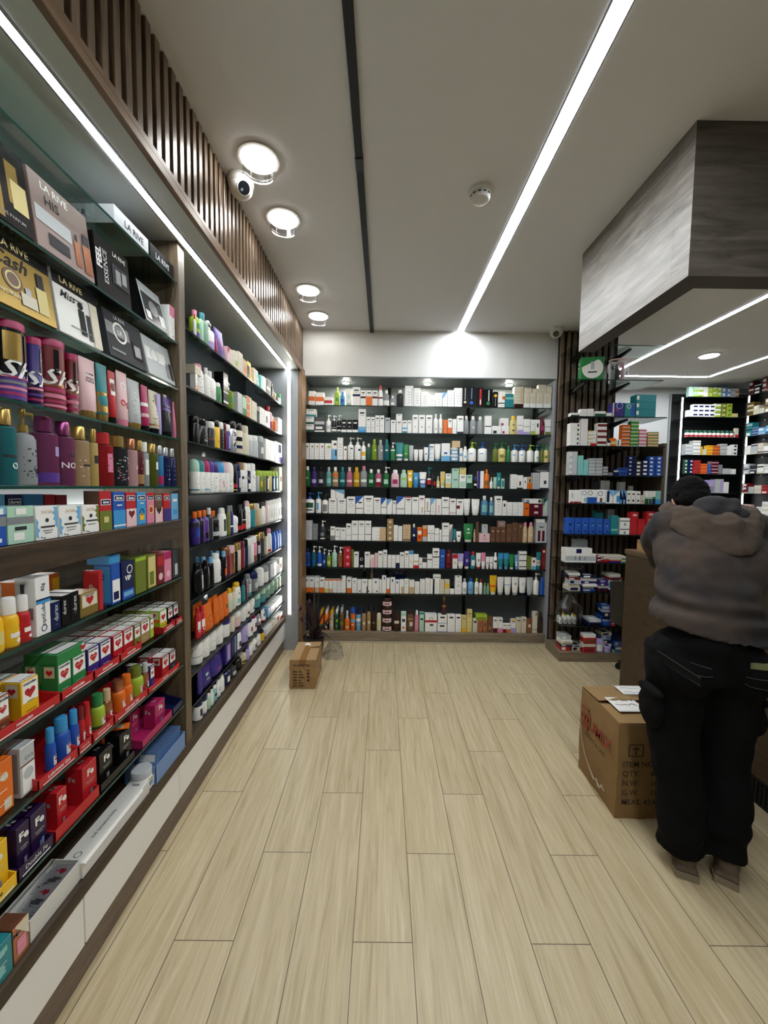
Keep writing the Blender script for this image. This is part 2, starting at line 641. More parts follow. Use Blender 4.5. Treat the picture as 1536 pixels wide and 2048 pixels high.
        q.loft([(H * .66, r * .98, r * .98), (H * .68, r * 1.0, r * 1.0), (H * .96, r * 1.0, r * 1.0), (H, r * .94, r * .94)], c2, sg)
        parts.append(('lid', q))
    elif kind == 'tn':
        secs = [(0, r * .98, r * .98), (H * .008, r, r), (H * .012, r * .975, r * .975), (H * .90, r * .975, r * .975)]
        lofted(mb, secs, c1, sg + 8, toks, W, H, W, H * .02, H * .90, 2.6)
        parts.append((None, mb))
        q = MB()
        q.loft([(H * .90, r * 1.0, r * 1.0), (H * .985, r * 1.0, r * 1.0), (H, r * .97, r * .97), (H * .99, r * .9, r * .9)], c2, sg + 8)
        parts.append(('lid', q))
    elif kind == 'po':
        secs = [(0, r * .94, d * .9), (H * .04, r, d), (H * .3, r * .98, d * .85), (H * .65, r * .96, d * .5), (H * .9, r * .97, d * .14), (H, r * .97, d * .08)]
        lofted(mb, secs, c1, sg, toks, W, H, D, H * .06, H * .9, 1.9, power=2.6)
        parts.append((None, mb))
        if c2 and c2 != c1:
            q = MB()
            q.loft([(H * 1.0, r * .22, d * .3), (H * 1.06, r * .22, d * .3)], c2, 10)
            parts.append(('spout_cap', q))
    out = [(n, m.mesh(NAMES[kind][0] if n is None else n)) for n, m in parts]
    _cache[key] = out
    return out


ORD = ('first second third fourth fifth sixth seventh eighth ninth tenth eleventh twelfth thirteenth fourteenth fifteenth sixteenth seventeenth eighteenth '
       'nineteenth twentieth').split()
TENS = {2: 'twenty', 3: 'thirty', 4: 'forty', 5: 'fifty', 6: 'sixty', 7: 'seventy'}


def ordinal(n):
    if n <= 20:
        return ORD[n - 1]
    t, u = divmod(n, 10)
    return (TENS[t][:-1] + 'ieth') if u == 0 else TENS[t] + '-' + ORD[u - 1]


def look(kind, c1, c2, toks):
    a = ('clear ' if c1[0] == '~' else '') + PAL[c1[-1]][0]
    w = WORD[kind]
    s = f'{a} {w}'
    if kind != 'ca' and c2 and c2[-1] != c1[-1]:
        s += f' with {PAL[c2[-1]][0]} {"lid" if kind in ("ja", "tn") else "pump" if kind == "pu" else "top"}'
    else:
        for t in toks:
            if t[0] in 'tbrpqQonh' and t[1] != ':':
                cn = PAL.get(t.partition('=')[2][-1:], ('dark',))[0]
                s += f' with {cn} ' + dict(t='top', b='foot', r='band', p='panel', q='corner', Q='corner', o='dot', n='ring', h='heart')[t[0]]
                break
    return s


def place(kind, W, D, H, c1, c2, toks, loc, rz, label, group=None, near=False, lean=0.0, name=None, tilt=0.0):
    pm = make(kind, W, D, H, c1, c2, toks, near)
    nm, cat = NAMES[kind]
    root = bpy.data.objects.new(name or nm, pm[0][1])
    COL.objects.link(root)
    for n, me in pm[1:]:
        c = bpy.data.objects.new(n, me)
        COL.objects.link(c)
        c.parent = root
    root.location = loc
    root.rotation_euler = (lean, tilt, rz)
    if lean:
        # keep the back lower edge on the shelf when a pack leans back
        root.location = Vector(loc) + Vector((0, 0, math.sin(abs(lean)) * D / 2))
    tag(root, label, cat, group)
    return root


def proj(P):
    v = Vector(P) - CAM
    d = v.dot(FW)
    return CXP + F_PX * v.dot(RT) / d, CYP - F_PX * v.dot(UP) / d, d


def on_shelf(px, axis, val, z):
    """the point at height z on the plane axis=val that the camera sees in column px"""
    py = CYP
    for _ in range(8):
        p = at(px, py, axis, val)
        p.z = z
        py = proj(p)[1]
    return p


def opt0(tk):
    for t in tk:
        if t.startswith('~back='):
            return float(t[6:])
    return 0.0


# rows of products.  side 'B': front looks to -Y (back wall), side 'L': front looks to +X (bays on the wall at -X)
def row(where, side, plane, z, text, crop, hmax, group, dep=.6, near=False, name=None, lim=None, fixed=None):
    ox, oy, sc = crop
    n = 0
    prev = None
    last = -99.0
    k_ax = 0 if side == 'B' else 1
    fit = lambda q: q
    if lim:
        # squeeze the row a little where it would run past the end of its shelf
        es, oo = [], (ox, oy, sc)
        for seg in text.split(';'):
            seg = seg.strip()
            if seg[:1] == '@':
                oo = [float(x) for x in seg[1:].split(',')]
            elif seg:
                tk = seg.split()
                for t in tk[1:3]:
                    es.append(on_shelf(oo[0] + float(t) / oo[2], 1 if side == 'B' else 0, plane - (.02 if side == 'L' and (not near or tk[0] not in ('ca', '+ca', 'po')) else 0), z)[k_ax])
        a0, a1 = min(es), max(es)
        b0, b1 = max(a0, lim[0]) if a0 > lim[0] - .25 else a0, min(a1, lim[1])
        fit = lambda q: b0 + (q - a0) * (b1 - b0) / (a1 - a0)
    for seg in text.split(';'):
        seg = seg.strip()
        if not seg:
            continue
        if seg[0] == '@':
            ox, oy, sc = [float(x) for x in seg[1:].split(',')]
            continue
        seg, _, custom = seg.partition('|')
        tk = seg.split()
        kind = tk[0]
        stack = kind[0] == '+'
        kind = kind.lstrip('+')
        x0, x1, hp = float(tk[1]), float(tk[2]), float(tk[3])
        c1, _, c2 = tk[4].partition('/')
        c2 = c2 or c1
        toks, opt = [], {}
        for t in tk[5:]:
            if t[0] == '#':
                opt['n'] = int(t[1:])
            elif t[0] == '~' and '=' in t:
                k, v = t[1:].split('=')
                opt[k] = float(v)
            elif t[0] == 'x' and t[1:].isdigit():
                opt['file'] = int(t[1:])
            else:
                toks.append(t)
        pa, pb = ox + x0 / sc, ox + x1 / sc
        if side == 'B':
            A, Bp = on_shelf(pa, 1, plane, z), on_shelf(pb, 1, plane, z)
            c, wd = (fit(A.x) + fit(Bp.x)) / 2, abs(fit(Bp.x) - fit(A.x))
        else:
            A, Bp = on_shelf(pa, 0, plane, z), on_shelf(pb, 0, plane, z)
            if kind not in ('ca', 'po') or not near:
                # a round pack's outline is seen at its middle, not at its front
                pl = plane - (min(.036, abs(Bp.y - A.y) / 2) + opt0(tk) if near else .02)
                A, Bp = on_shelf(pa, 0, pl, z), on_shelf(pb, 0, pl, z)
            c, wd = (fit(A.y) + fit(Bp.y)) / 2, abs(fit(Bp.y) - fit(A.y))
        if lim:
            lo, hi = max(c - wd / 2, lim[0]), min(c + wd / 2, lim[1])
            c, wd = (lo + hi) / 2, max(.008, hi - lo)
        dist = proj((A + Bp) / 2)[2]
        H = min(opt.get('h', hp / sc * dist / F_PX), hmax)
        W = wd * .965
        D = opt.get('d', {'ca': max(.028, min(.09, W * dep)), 'tu': min(W * .6, .05), 'fl': min(W * .6, .06), 'po': W * .45}.get(kind, min(W, .075)))
        if side == 'L' and kind not in ('ca', 'po'):
            W = min(W, .085 if kind != 'tn' else .12)
            if kind in ('bo', 'pu', 'sp', 'ro', 'mi', 'ja', 'tn', 'dr', 'tg', 'gb'):
                D = W
        back = opt.get('back', 0.0)
        if not back and not stack:
            if c - W / 2 < last and W - (last - c + W / 2) > .35 * W:
                e1 = c + W / 2
                c, W = (e1 + last) / 2 + .0003, e1 - last
                D = min(D, W) if kind in ('bo', 'pu', 'sp', 'ro', 'mi', 'ja', 'tn', 'dr', 'tg', 'gb') else D
            last = c + W / 2
        levels = opt.get('n', 1)
        if stack and prev:
            zb = prev['top']
        else:
            zb = z
            if not back:
                n += 1
        base = dict(zb=zb)
        for lv in range(levels):
            for fl in range(opt.get('file', 0) + 1):
                off = back + D / 2 + fl * (D + .004) + .003
                loc = (c, plane + off, zb + .001) if side == 'B' else (plane - off, c, zb + .001)
                rz = (0 if side == 'B' else PI / 2) + math.radians(opt.get('r', 0))
                desc = custom.strip() or look(kind, c1, c2, toks)
                if not custom.strip() and len(desc.split()) > 6:
                    desc = ' '.join(desc.split()[-7:]) if desc.startswith('clear') else desc
                if custom.strip() and len(desc.split()) >= 7 and levels == 1 and not opt.get('file'):
                    lab = desc
                else:
                    if back:
                        lab = f'{desc}, behind the {ordinal(max(n, 1))} pack on the {where}'
                    else:
                        lab = f'{desc}, {ordinal(n)} from left on the {where}'
                        if stack or lv:
                            k = (prev['lv'] if stack and prev else 0) + lv
                            lab = f'{desc}, {ordinal(k + 1)} up in {ordinal(n)} stack on the {where}'
                    if fl:
                        lab = f'{desc}, {ordinal(fl + 1)} back in {ordinal(n)} file on the {where}'
                if len(lab.split()) > 16:
                    lab = lab.replace(desc, f'{PAL[c1[-1]][0]} {WORD[kind]}')
                place(kind, W, D, H, c1, c2, toks, loc, rz, lab, group, near, -math.radians(opt.get('lean', 0)), name if kind == 'ca' else None)
            zb += H + .0005
        if not back:
            prev = dict(top=zb, lv=(prev['lv'] if stack and prev else 0) + levels)
# ------------------------------------------------------------------ the room
ZC = 3.04            # ceiling height
YB = 3.86            # front of the back wall's shelving niche
YF, YE = -2.2, 5.80  # shop front (behind the camera), far wall
XL, XR = -1.27, 5.4

WALLP = plain('white wall paint', 'DDDDDA', .75, bump=.08, bscale=180)
CEILP = plain('ceiling paint', 'E2E3E6', .8, bump=.05, bscale=160)
DARKP = plain('dark grey panel', '3E4346', .5, var=.08, vscale=9)
BLACKM = plain('black metal', '121314', .45, .3)
GREYP = plain('light grey panel', '9B9EA1', .45)
LEDW = (.93, .97, 1.0)


def floor_mat():
    m, nt, b = new_mat('wood look floor tile')
    L = nt.links.new

    def M(op, a, b_=None, c=None):
        n = node(nt, 'ShaderNodeMath', operation=op)
        for i, x in enumerate((a, b_, c)):
            if x is None:
                continue
            if hasattr(x, 'is_linked'):
                L(x, n.inputs[i])
            else:
                n.inputs[i].default_value = x
        return n.outputs[0]
    tc = node(nt, 'ShaderNodeTexCoord')
    sp = node(nt, 'ShaderNodeSeparateXYZ')
    L(tc.outputs['Object'], sp.inputs[0])
    xs = M('DIVIDE', M('ADD', sp.outputs[0], .084), .2032)
    col = M('FLOOR', xs)
    ys = M('DIVIDE', M('SUBTRACT', M('SUBTRACT', sp.outputs[1], 1.255), M('MULTIPLY', col, .3293)), .988)
    rowi = M('FLOOR', ys)
    fx, fy = M('FRACT', xs), M('FRACT', ys)
    ex = M('MULTIPLY', M('MINIMUM', fx, M('SUBTRACT', 1.0, fx)), .2032)
    ey = M('MULTIPLY', M('MINIMUM', fy, M('SUBTRACT', 1.0, fy)), .988)
    edge = M('MINIMUM', ex, ey)
    groove = M('LESS_THAN', edge, .0014)
    cb = node(nt, 'ShaderNodeCombineXYZ')
    L(col, cb.inputs[0])
    L(rowi, cb.inputs[1])
    wn = node(nt, 'ShaderNodeTexWhiteNoise', noise_dimensions='2D')
    L(cb.outputs[0], wn.inputs['Vector'])
    # grain along y, shifted from plank to plank
    c2 = node(nt, 'ShaderNodeCombineXYZ')
    L(M('MULTIPLY', sp.outputs[0], 26.0), c2.inputs[0])
    L(M('ADD', M('MULTIPLY', sp.outputs[1], 1.5), M('MULTIPLY', wn.outputs['Value'], 40.0)), c2.inputs[1])
    L(M('MULTIPLY', wn.outputs['Value'], 17.0), c2.inputs[2])
    nz = node(nt, 'ShaderNodeTexNoise')
    nz.inputs['Scale'].default_value = 1.6
    nz.inputs['Detail'].default_value = 8
    nz.inputs['Roughness'].default_value = .6
    nz.inputs['Distortion'].default_value = .8
    L(c2.outputs[0], nz.inputs['Vector'])
    c3 = node(nt, 'ShaderNodeCombineXYZ')
    L(M('MULTIPLY', sp.outputs[0], 190.0), c3.inputs[0])
    L(M('MULTIPLY', sp.outputs[1], 5.0), c3.inputs[1])
    n2 = node(nt, 'ShaderNodeTexNoise')
    n2.inputs['Scale'].default_value = 1.0
    n2.inputs['Detail'].default_value = 3
    L(c3.outputs[0], n2.inputs['Vector'])
    mixv = M('ADD', M('MULTIPLY', nz.outputs['Fac'], .75), M('MULTIPLY', n2.outputs['Fac'], .25))
    cr = node(nt, 'ShaderNodeValToRGB')
    e = cr.color_ramp.elements
    e[0].position, e[0].color = .28, lin('9F8E6A')
    e[1].position, e[1].color = .72, lin('D0C1A3')
    k = e.new(.5)
    k.color = lin('BBAB89')
    L(mixv, cr.inputs[0])
    tone = node(nt, 'ShaderNodeMix', data_type='RGBA', blend_type='MULTIPLY')
    tone.inputs[0].default_value = 1.0
    mr = node(nt, 'ShaderNodeMapRange')
    mr.inputs[3].default_value, mr.inputs[4].default_value = .96, 1.03
    L(wn.outputs['Value'], mr.inputs[0])
    L(cr.outputs[0], tone.inputs[6])
    L(mr.outputs[0], tone.inputs[7])
    gm = node(nt, 'ShaderNodeMix', data_type='RGBA')
    L(groove, gm.inputs[0])
    L(tone.outputs[2], gm.inputs[6])
    gm.inputs[7].default_value = lin('5A4E3C')
    L(gm.outputs[2], b.inputs['Base Color'])
    b.inputs['Roughness'].default_value = .42
    bp = node(nt, 'ShaderNodeBump')
    bp.inputs['Strength'].default_value = .12
    bp.inputs['Distance'].default_value = .002
    L(mixv, bp.inputs['Height'])
    L(bp.outputs[0], b.inputs['Normal'])
    return m


def slab(name, x0, x1, y0, y1, z0, z1, mat, bev=0):
    m = MB()
    m.box(x0, x1, y0, y1, z0, z1, mat, bev)
    return m.build(name)


struct(slab('floor', XL - .1, XR + .1, YF - .1, YE + .1, -.05, 0, floor_mat()))
struct(slab('ceiling', XL - .1, XR + .1, YF - .1, YE + .1, ZC, ZC + .05, CEILP))
struct(slab('wall_left', XL - .1, XL, YF, YE, 0, ZC, WALLP))
struct(slab('wall_right', XR, XR + .1, YF, YE, 0, ZC, plain('back room wall paint', 'B9BBBB', .7)))
struct(slab('wall_front', XL, XR, YF - .1, YF, 0, ZC, plain('shop front wall', '77746E', .8)))
struct(slab('wall_far', 1.9, XR, YE, YE + .1, 0, ZC, plain('back room wall paint', 'B9BBBB', .7)))
# wall above and behind the niche
struct(slab('wall_back', XL, 1.655, YB, YB + .5, 2.612, ZC, WALLP))
struct(slab('wall_behind', XL, 2.18, YB + .44, YB + .56, 0, 2.6, WALLP))

# ------------------------------------------------------------------ light strips, downlights, fixtures in the ceiling
S_CEIL = 66.0


def strip(name, pts, wid, label, S, group=None, depth=.012, housing=True):
    """a recessed linear light along straight runs on the ceiling: aluminium channel and diffuser"""
    root = empty(name, pts[0], label, 'light', group)
    inv = Vector(pts[0])
    ch, df = MB(), MB()
    for a, b in zip(pts, pts[1:]):
        a, b = Vector(a) - inv, Vector(b) - inv
        x0, x1, y0, y1 = min(a.x, b.x), max(a.x, b.x), min(a.y, b.y), max(a.y, b.y)
        w = wid / 2
        if x1 - x0 > y1 - y0:
            df.box(x0, x1, y0 - w, y0 + w, -.006, -.001, S)
            for s in (-1, 1):
                ch.box(x0, x1, y0 + s * (w + .003) - .003, y0 + s * (w + .003) + .003, -.009, -.001, 'a')
        else:
            df.box(x0 - w, x0 + w, y0, y1, -.006, -.001, S)
            for s in (-1, 1):
                ch.box(x0 + s * (w + .003) - .003, x0 + s * (w + .003) + .003, y0, y1, -.009, -.001, 'a')
    ch.build('channel', root)
    df.build('diffuser', root)
    return root


E_MAIN = emit('ceiling strip glow', LEDW, S_CEIL)
strip('linear_ceiling_light', [(.708, YF + .3, ZC), (.708, YB - .03, ZC)], .06, 'bright white linear light recessed along the shop ceiling', E_MAIN)
strip('linear_ceiling_light', [(2.88, 2.2, ZC), (2.88, 5.21, ZC), (4.19, 5.21, ZC), (4.19, 2.2, ZC)], .045,
      'bent white linear light around the back room ceiling behind the bulkhead', emit('back room strip glow', LEDW, 70.0))

tr = empty('ceiling_track', (-.128, YF + .3, ZC), 'thin black surface track running along the ceiling to the back wall', 'track')
m = MB()
L_ = YB - YF - .302
m.box(-.017, .017, 0, L_, -.022, -.001, BLACKM, .002)
m.build('track_body', tr)
m = MB()
for s in (-1, 1):
    m.box(s * .010 - .003, s * .010 + .003, 0, L_, -.0235, -.022, plain('track slot', '040404', .6))
m.build('slot', tr)
m = MB()
m.box(-.018, .018, .86 + 2.9, .93 + 2.9, -.026, -.001, plain('track joint', '1E1F20', .4))
m.build('joint', tr)


def downlight(x, y, z, r, label, S, group, down=True):
    root = empty('downlight', (x, y, z), label, 'light', group)
    m = MB()
    m.loft([(-.002, r * 1.22, r * 1.22), (-.006, r * 1.2, r * 1.2), (-.008, r * 1.03, r * 1.03), (-.003, r, r)], plain('downlight trim', 'D8D6D0', .5), 32, cap0=True, cap1=True)
    m.build('trim_ring', root)
    m = MB()
    m.loft([(-.011, r * .99, r * .99), (-.007, r, r)], S, 32)
    m.build('lens', root)
    if down:  # added clear disc on spacers, standing in for the pale ghost below the lamp
        m = MB()
        gm = glass('clear ghost disc', (.97, .97, .97), .08)
        m.loft([(-.062, r * .9, r * .9), (-.055, r * .92, r * .92)], gm, 32)
        m.build('ghost_disc', root)
        for k in range(3):
            a = k * 2.1 + .4
            m = MB()
            m.tube([(r * .75 * math.cos(a), r * .75 * math.sin(a), -.058), (r * .75 * math.cos(a), r * .75 * math.sin(a), -.010)], .0018, gm, 6)
            m.build('spacer', root)
    return root


E_DOWN = emit('downlight glow', (1.0, .97, .92), 44.0)
for (x, y), lb in zip([(-.588, 1.90), (-.577, 2.30), (-.59, 3.10), (-.586, 3.55)],
                      ['round ceiling downlight beside the dome camera', 'second round ceiling downlight, just past the dome camera',
                       'third round ceiling downlight from the dome camera', 'round ceiling downlight closest to the back wall']):
    downlight(x, y, ZC, .078, lb, E_DOWN, 'downlights along the slatted fascia')
downlight(3.55, 4.42, ZC, .085, 'round downlight in the back room ceiling between strip lights', E_DOWN, None, False)
E_NICHE = emit('niche downlight glow', (1.0, .94, .80), 600.0)
for px, nm_ in ((692, 'above the orange banded cartons'), (855, 'above the tall white cartons'), (1018, 'above the black cartons')):
    p = at(px, 768, 1, 4.04)
    downlight(p.x, 4.04, 2.5985, .030, f'small round downlight under the niche top {nm_}', E_NICHE, 'niche downlights', False)

# smoke detector
sd = empty('smoke_detector', (.468, 2.076, ZC), 'round white smoke detector on the ceiling', 'smoke detector')
WP = plain('white plastic', 'D9D9D4', .4)
m = MB()
m.loft([(-.016, .052, .052), (-.012, .06, .06), (-.001, .062, .062)], WP, 36)
m.build('base', sd)
m = MB()
m.loft([(-.052, .014, .014), (-.051, .028, .028), (-.046, .042, .042), (-.036, .049, .049), (-.0165, .052, .052)], WP, 36)
m.build('cover', sd)
m = MB()
for k in range(12):
    a0, a1 = k * PI / 6 + .05, k * PI / 6 + .38
    m.face([(.0508 * math.cos(a0), .0508 * math.sin(a0), -.034), (.0508 * math.cos(a1), .0508 * math.sin(a1), -.034), (.0522 * math.cos(a1), .0522 * math.sin(a1), -.027), (.0522 * math.cos(a0), .0522 * math.sin(a0), -.027)], 'k')
m.build('vent', sd)


def dome_camera(x, y, look, label):
    root = empty('dome_camera', (x, y, ZC), label, 'security camera', 'dome security cameras')
    root.rotation_euler = (0, 0, look)
    m = MB()
    m.loft([(-.035, .058, .058), (-.028, .061, .061), (-.001, .061, .061)], WP, 36)
    m.build('base', root)
    m = MB()
    secs = []
    for i in range(11):
        a = PI / 2 * i / 10
        secs.append((-.036 - .056 * math.cos(a), max(.002, .057 * math.sin(a)), max(.002, .057 * math.sin(a))))
    m.loft(secs, WP, 36)
    bl = m.build('eyeball', root)
    # lens disc looking forward and down (local -y)
    n = Vector((0, -.82, -.57)).normalized()
    u = n.orthogonal().normalized()
    w = n.cross(u)
    c = Vector((0, 0, -.036)) + n * .047
    for nm2, r0, r1, d0, d1, mt in (('lens_hood', .031, .031, .0, .011, WP), ('lens_face', .027, .027, .0115, .0125, plain('lens glass', '10131A', .08))):
        q = MB()
        vs = []
        for d_ in (d0, d1):
            for k in range(24):
                a = 2 * PI * k / 24
                vs.append(c + n * d_ + (u * math.cos(a) + w * math.sin(a)) * r0)
        q.add(vs, [(k, (k + 1) % 24, 24 + (k + 1) % 24, 24 + k) for k in range(24)] + [tuple(range(24, 48))], mt, False)
        q.build(nm2, bl)
    q = MB()
    q.add([c + n * .0127 + u * a + w * b_ for a, b_ in ((.006, -.005), (.019, -.005), (.019, .005), (.006, .005))], [(0, 1, 2, 3)], plain('lens window', '5A6472', .1))
    q.build('infrared_window', bl)
    q = MB()
    q.box(-.016, .016, -.0618, -.0612, -.016, -.012, plain('printed mark', '55585C', .5))
    q.build('mark', root)
    return root


dome_camera(-.712, 2.02, .62, 'white dome camera at the slatted fascia beside the first downlight')
dome_camera(1.58, 3.74, -.45, 'white dome camera in the ceiling corner above the slatted column')
# ------------------------------------------------------------------ the long shelving wall on the -X side
XFR = -.91           # front of the uprights
Y0, Y1 = -.75, 3.66
UY0, UY1 = 1.79, 1.846
Z1 = [2.434, 2.174, 1.974, 1.755, 1.542, 1.134, .924, .722, .529]   # glass shelves, first bay
ZL = .33
Z2 = [2.275, 2.012, 1.757, 1.507, 1.248, .994, .765, .626, .471]  # glass shelves, second bay
GREEN = glass('clear shelf glass', (.90, .955, .93), .10)
GEDGE = plain('green glass edge', '1F463E', .1)
SMOKE = glass('smoked shelf glass', (.66, .70, .70), .12)
SEDGE = plain('dark glass edge', '1C2624', .15)


def glass_shelf(x0, x1, y0, y1, z, gm, em, parent, t=.008, ends='xX', name='glass_shelf'):
    m = MB()
    m.box(x0, x1, y0, y1, z - t, z, gm)
    if 'X' in ends:
        m.box(x1, x1 + .0008, y0, y1, z - t, z, em)
    if 'x' in ends and 'X' not in ends:
        m.box(x0 - .0008, x0, y0, y1, z - t, z, em)
    if 'y' in ends:
        m.box(x0, x1, y0 - .0008, y0, z - t, z, em)
    return m.build(name, parent)


lw = empty('shelving_unit', (-1.09, 1.5, 0), 'long dark wood shelving unit with glass shelves and white plinth drawers', 'shelving')
lw.location = (0, 0, 0)


def part(name, x0, x1, y0, y1, z0, z1, mat, parent, bev=0):
    m = MB()
    m.box(x0, x1, y0, y1, z0, z1, mat, bev)
    return m.build(name, parent)


part('toe_kick', XL + .002, -.925, Y0, Y1, .0005, .112, wood('brown toe kick', '5B4C40', '7F6E5E', (3, 3, 30), .5), lw)
ys = [Y0, 0, .575, 1.15, 1.722, 2.29, 2.932, Y1]
for a, b in zip(ys, ys[1:]):
    part('drawer_front', -.935, -.912, a + .002, b - .002, .114, .279, plain('white drawer front', 'EFEDE8', .45), lw, .002)
part('ledge', XL + .002, -.905, Y0, Y1, .281, ZL, LAMINATE(), lw, .001)
part('upright', XL + .002, XFR, UY0, UY1, ZL, 2.61, LAMINATE_V(), lw, .001)
part('midrail', XL + .002, XFR, Y0, UY0, 1.316, 1.394, LAMINATE(), lw, .001)
part('back_panel', XL + .001, XL + .006, Y0, UY0, ZL, 2.61, plain('pale bay back panel', 'C4C8C7', .35), lw)
part('back_panel', XL + .001, XL + .006, UY1, Y1, ZL, 2.61, plain('dark bay back panel', '33383A', .35), lw)
part('end_panel', XL + .001, -.788, Y1, Y1 + .02, 0.0005, 2.61, GREYP, lw)
part('soffit', XL + .001, -.787, Y0, Y1, 2.61, 2.63, plain('grey soffit', 'BFC3C1', .55), lw)
for z in Z1:
    glass_shelf(XL + .01, -.915, Y0, UY0 - .002, z, GREEN, GEDGE, lw)
for z in Z2:
    glass_shelf(XL + .01, -.918, UY1 + .002, Y1 - .002, z, SMOKE, SEDGE, lw)
# lights let into the soffit and the end panel
strip('linear_soffit_light', [(-.882, Y0, 2.61), (-.882, Y1 - .012, 2.61)], .026, 'white linear light recessed along the shelving soffit', emit('soffit strip glow', (.93, .97, 1.0), 32.0))
v = empty('linear_end_light', (-.868, Y1, ZL), 'vertical white linear light at the far end of the shelving', 'light')
m = MB()
m.box(-.014, .014, -.006, -.001, .02, 2.59 - ZL, emit('end strip glow', (1.0, .99, .93), 22.0))
m.build('diffuser', v)
m = MB()
for s in (-1, 1):
    m.box(s * .017 - .003, s * .017 + .003, -.009, -.001, .02, 2.59 - ZL, 'a')
m.build('channel', v)
# concealed strip that lights the back panel under the midrail and above it
for z, lb in ((1.302, 'hidden white strip lighting the carton shelf under the wooden rail'), (1.396, 'hidden white strip lighting the shelf above the wooden rail')):
    v = empty('concealed_strip_light', (XL + .03, 0, z), lb, 'light')
    m = MB()
    m.box(-.006, .006, Y0, UY0 - .02, .006, .011, emit('concealed strip glow', (.95, 1.0, .97), 45.0))
    m.build('diffuser', v)
    m = MB()
    m.box(-.01, .01, Y0, UY0 - .02, .001, .006, 'a')
    m.build('channel', v)

# slatted fascia over the bays
fa = empty('slatted_fascia', (0, 0, 0), 'dark walnut slatted fascia above the long shelving', 'wall panel')
part('backing_board', -.83, -.802, Y0, YB - .002, 2.64, ZC - .001, plain('fascia backing', '0F0D0C', .8), fa)
m = MB()
y = 1.30 - .052 * 38
k = 0
while y < YB - .03:
    m.box(-.8015, -.776, y, y + .029, 2.656, ZC - .001, WALNUT(), .0015)
    y += .052
m.build('slats', fa)
part('bottom_trim', -.84, -.764, Y0, YB - .002, 2.6335, 2.655, wood('trim along', '54402F', '94785C', (16, 1.2, 16), .4), fa, .001)
part('trim_lip', -.785, -.764, Y0, YB - .002, 2.606, 2.6335, wood('trim along', '54402F', '94785C', (16, 1.2, 16), .4), fa, .001)
part('end_post', -.786, -.752, 3.66, YB - .002, .001, 2.604, wood('trim post', '5C422C', '9A7850', (18, 18, 1.1), .4), fa, .001)

# ------------------------------------------------------------------ back wall shelving unit
bu = empty('shelving_unit', (0, 0, 0), 'wide dark grey back-wall shelving with eight smoked glass shelves', 'shelving')
BX0, BX1 = -.784, 1.635
YBK = YB + .385
part('back_panel', BX0, BX1, YBK, YBK + .02, .001, 2.609, plain('dark grey back panel', '70777A', .4, var=.1, vscale=6), bu)
part('side_panel', BX0 - .012, BX0, YB + .001, YBK, .001, 2.609, plain('dark side panel', '2E2B29', .5), bu)
part('side_panel', BX1, BX1 + .055, YB - .005, YBK, .001, 2.609, GREYP, bu)
part('top_panel', BX0, BX1, YB, YBK, 2.600, 2.610, plain('dark niche top', '5A6063', .5), bu)
part('plinth', BX0, BX1, YB, YBK, .001, .100, wood('grey plinth wood', '6A5D4E', '93856F', (1.2, 16, 20), .45), bu)
part('plinth_strip', BX0 + .035, BX1 + .02, YB - .012, YB - .001, .0005, .014, plain('pale floor strip', 'B9AD98', .5), bu)
ZB = [2.342, 2.083, 1.815, 1.552, 1.285, 1.018, .748, .488]
for z in ZB:
    glass_shelf(BX0 + .004, BX1 - .004, YB + .03, YBK - .004, z, SMOKE, SEDGE, bu, ends='y')
for px in (776, 932, 1062):
    X = at(px, 1000, 1, YBK).x
    part('rail', X - .016, X + .016, YBK - .012, YBK - .001, .102, 2.598, BLACKM, bu)
    for z in ZB:
        m = MB()
        m.add([(X - .006, YBK - .012, z - .040), (X + .006, YBK - .012, z - .040), (X + .006, YB + .08, z - .0125), (X - .006, YB + .08, z - .0125),
               (X - .006, YBK - .012, z - .0085), (X + .006, YBK - .012, z - .0085), (X + .006, YB + .08, z - .0085), (X - .006, YB + .08, z - .0085)],
              [(0, 3, 2, 1), (4, 5, 6, 7), (0, 1, 5, 4), (2, 3, 7, 6), (0, 4, 7, 3), (1, 2, 6, 5)], BLACKM)
        m.build('bracket', bu)
# ------------------------------------------------------------------ slatted column and its glass shelves
sw = empty('slatted_wall_panel', (0, 0, 0), 'dark walnut slatted panel from floor to ceiling behind corner shelves', 'wall panel')
SX0, SX1, SY = BX1 + .06, 2.20, 3.79
part('backing_board', SX0 - .05, SX1, SY + .03, SY + .05, .001, ZC - .001, plain('slat backing', '0E0C0B', .8), sw)
part('backing_board', SX1 + .001, 2.46, SY + .03, SY + .05, .001, 1.97, plain('slat backing', '0E0C0B', .8), sw)
m = MB()
x = SX0 - .045
while x < 2.44:
    m.box(x, x + .034, SY, SY + .028, .09, ZC - .001 if x < SX1 - .03 else 1.97, WALNUT(), .0015)
    x += .058
m.build('slats', sw)
part('plinth', SX0 - .085, 2.45, 3.475, SY - .002, .001, .085, wood('grey plinth wood', '6A5D4E', '93856F', (1.2, 16, 20), .45), sw)
part('side_post', 2.461, 2.49, 3.50, SY + .05, .001, 1.97, wood('corner post wood', '43382C', '6C5B48', (18, 18, 1.1), .5), sw)

